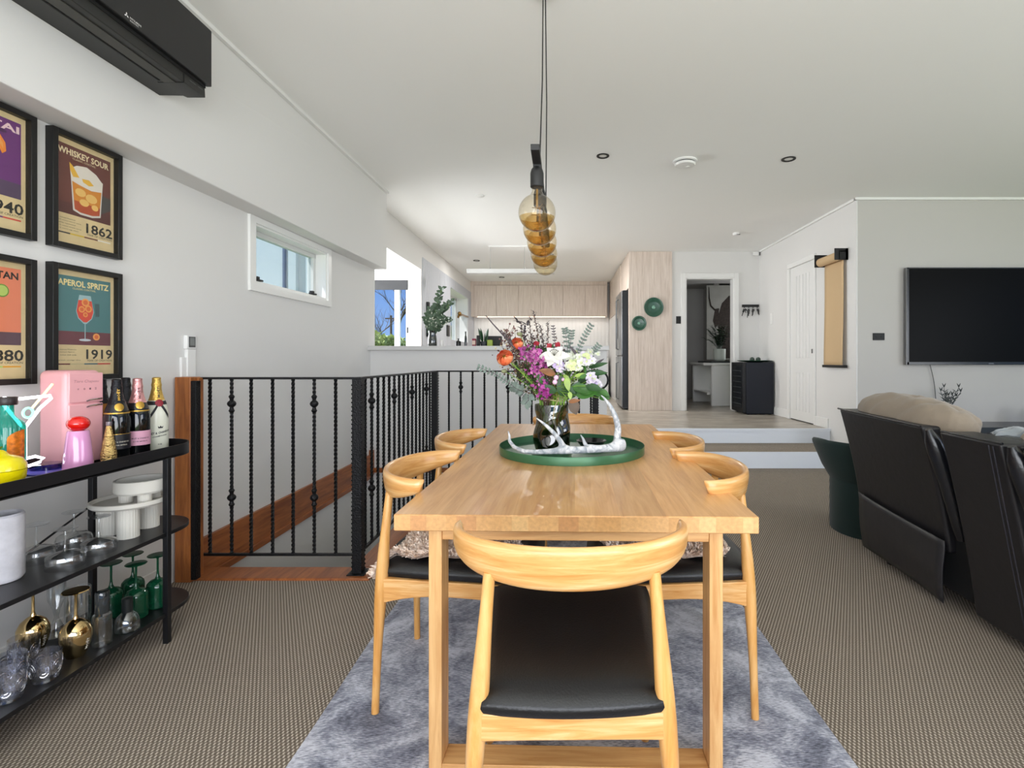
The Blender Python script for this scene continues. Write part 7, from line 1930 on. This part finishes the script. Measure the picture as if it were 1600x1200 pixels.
# ================================================================== OUTSIDE
def gmat(name, c1, c2, sc):
    m, n, b, out = newmat(name); tcn = n.nodes.new('ShaderNodeTexCoord'); ns = n.nodes.new('ShaderNodeTexNoise'); ns.inputs['Scale'].default_value = sc; ns.inputs['Detail'].default_value = 6
    n.links.new(tcn.outputs['Object'], ns.inputs['Vector']); cr = n.nodes.new('ShaderNodeValToRGB'); cr.color_ramp.elements[0].position = .35; cr.color_ramp.elements[1].position = .65
    cr.color_ramp.elements[0].color = lin(c1); cr.color_ramp.elements[1].color = lin(c2); n.links.new(ns.outputs['Fac'], cr.inputs[0]); n.links.new(cr.outputs[0], b.inputs['Base Color']); b.inputs['Roughness'].default_value = .9
    return m
gr = random.Random(31)
m = MB(); m.box(-60, 40, -40, 90, -3.2, -3.0)
o = m.build('ground', gmat('lawn_green', '#5c7a38', '#86a04e', .4), smooth=False); o['kind'] = 'structure'
def hedge(name, label, x0, x1, y0, y1, z0, z1, n, mt, sz=.14, seed=1):
    rr = random.Random(seed); m = MB()
    m.box(x0 + .2, x1 - .2, y0 + .2, y1, z0, z1 - .3)
    for k in range(n):
        c_ = Vector((rr.uniform(x0, x1), rr.uniform(y0, y0 + 1.0), z0 + (z1 - z0) * rr.random() ** .7)); c_.z += .3 * math.sin(c_.x * 1.3)
        for q in range(4): leaf(m, c_, Vector((rr.gauss(0, 1), rr.gauss(-.5, .6), rr.gauss(.3, .8))), sz * rr.uniform(.7, 1.3), sz * .5, n=3)
    o = m.build(name, mt); tag(o, label, 'hedge'); return o
hedge('garden_hedge', 'sunlit yellow green hedge outside the window beyond the bench', -9.2, -6.1, 19, 21, -3, 2.25, 4200, gmat('hedge_yellow', '#a9b868', '#dfe3a0', 3), .17, 3)
hedge('garden_hedge', 'darker green hedge in front of the yellow one outside the window', -9.2, -5.2, 16, 17.5, -3, 1.35, 3000, gmat('hedge_dark', '#5a7548', '#8ea262', 3), .15, 4)
hedge('garden_bush', 'yellow green bush outside the narrow kitchen window', -6.0, -3.4, 20, 22, -3, 2.5, 2400, MATS.get('x') or gmat('bush_green', '#a9b068', '#d2d090', 3), .17, 5)
def bare_tree(label, x, y, z0, h, seed, r=.09):
    rr = random.Random(seed); m = MB()
    def br(p, d, L, r_, k):
        n_ = 5; pts = [p]; dd = d.copy()
        for i in range(n_): dd = (dd + Vector((rr.gauss(0, .12), rr.gauss(0, .12), .05))).normalized(); pts.append(pts[-1] + dd * L / n_)
        m.tube(pts, [r_ * (1 - .5 * i / n_) for i in range(n_ + 1)], 6, cap=False)
        if k > 0:
            for q in range(4):
                i = rr.randint(2, n_); e = (dd + Vector((rr.gauss(0, .6), rr.gauss(0, .6), rr.uniform(.1, .5)))).normalized(); br(pts[i], e, L * rr.uniform(.5, .75), r_ * .5, k - 1)
    br(Vector((x, y, z0)), Vector((0, 0, 1)), h, r, 4)
    o = m.build('bare_tree', mat('bare_bark', '#6b5c50', .9)); tag(o, label, 'tree')
bare_tree('bare winter tree seen through the right pane of the window beyond the bench', -7.3, 23.5, 0, 2.6, 5, .10)
bare_tree('bare winter tree outside the narrow kitchen window', -5.2, 24, .3, 2.6, 8, .10)
t = thing('power_pole', 'distant timber power pole with crossarm outside the window beyond the bench', 'power pole', (-11.7, 35, 0)); m = MB(); X_ = (611 - CX) / FPX * 35
m.lathe([(.10, -3), (.07, 4.2)], (X_, 35, 0), 10); m.build('shaft', M_bark, t, world=True); m = MB(); m.box(X_ - .4, X_ + .4, 34.95, 35.05, 3.95, 4.03); m.build('crossarm', M_bark, t, world=True)
# distant hills
m = MB(); vs = []; fs = []; NXh = 60
for j in range(5):
    for i in range(NXh + 1):
        x = -80 + 90 * i / NXh; y = 70 + j * 6; z = -3 + (5.2 + 1.6 * math.sin(i * .25) + .8 * math.sin(i * .7 + 1)) * math.sin(PI * min(1, j / 4) * .5)
        vs.append((x, y, z))
for j in range(4):
    for i in range(NXh): a = j * (NXh + 1) + i; fs.append((a, a + 1, a + NXh + 2, a + NXh + 1))
m.add(vs, fs); o = m.build('hills', gmat('hill_green', '#5b7448', '#8d9c66', .3)); o['kind'] = 'structure'
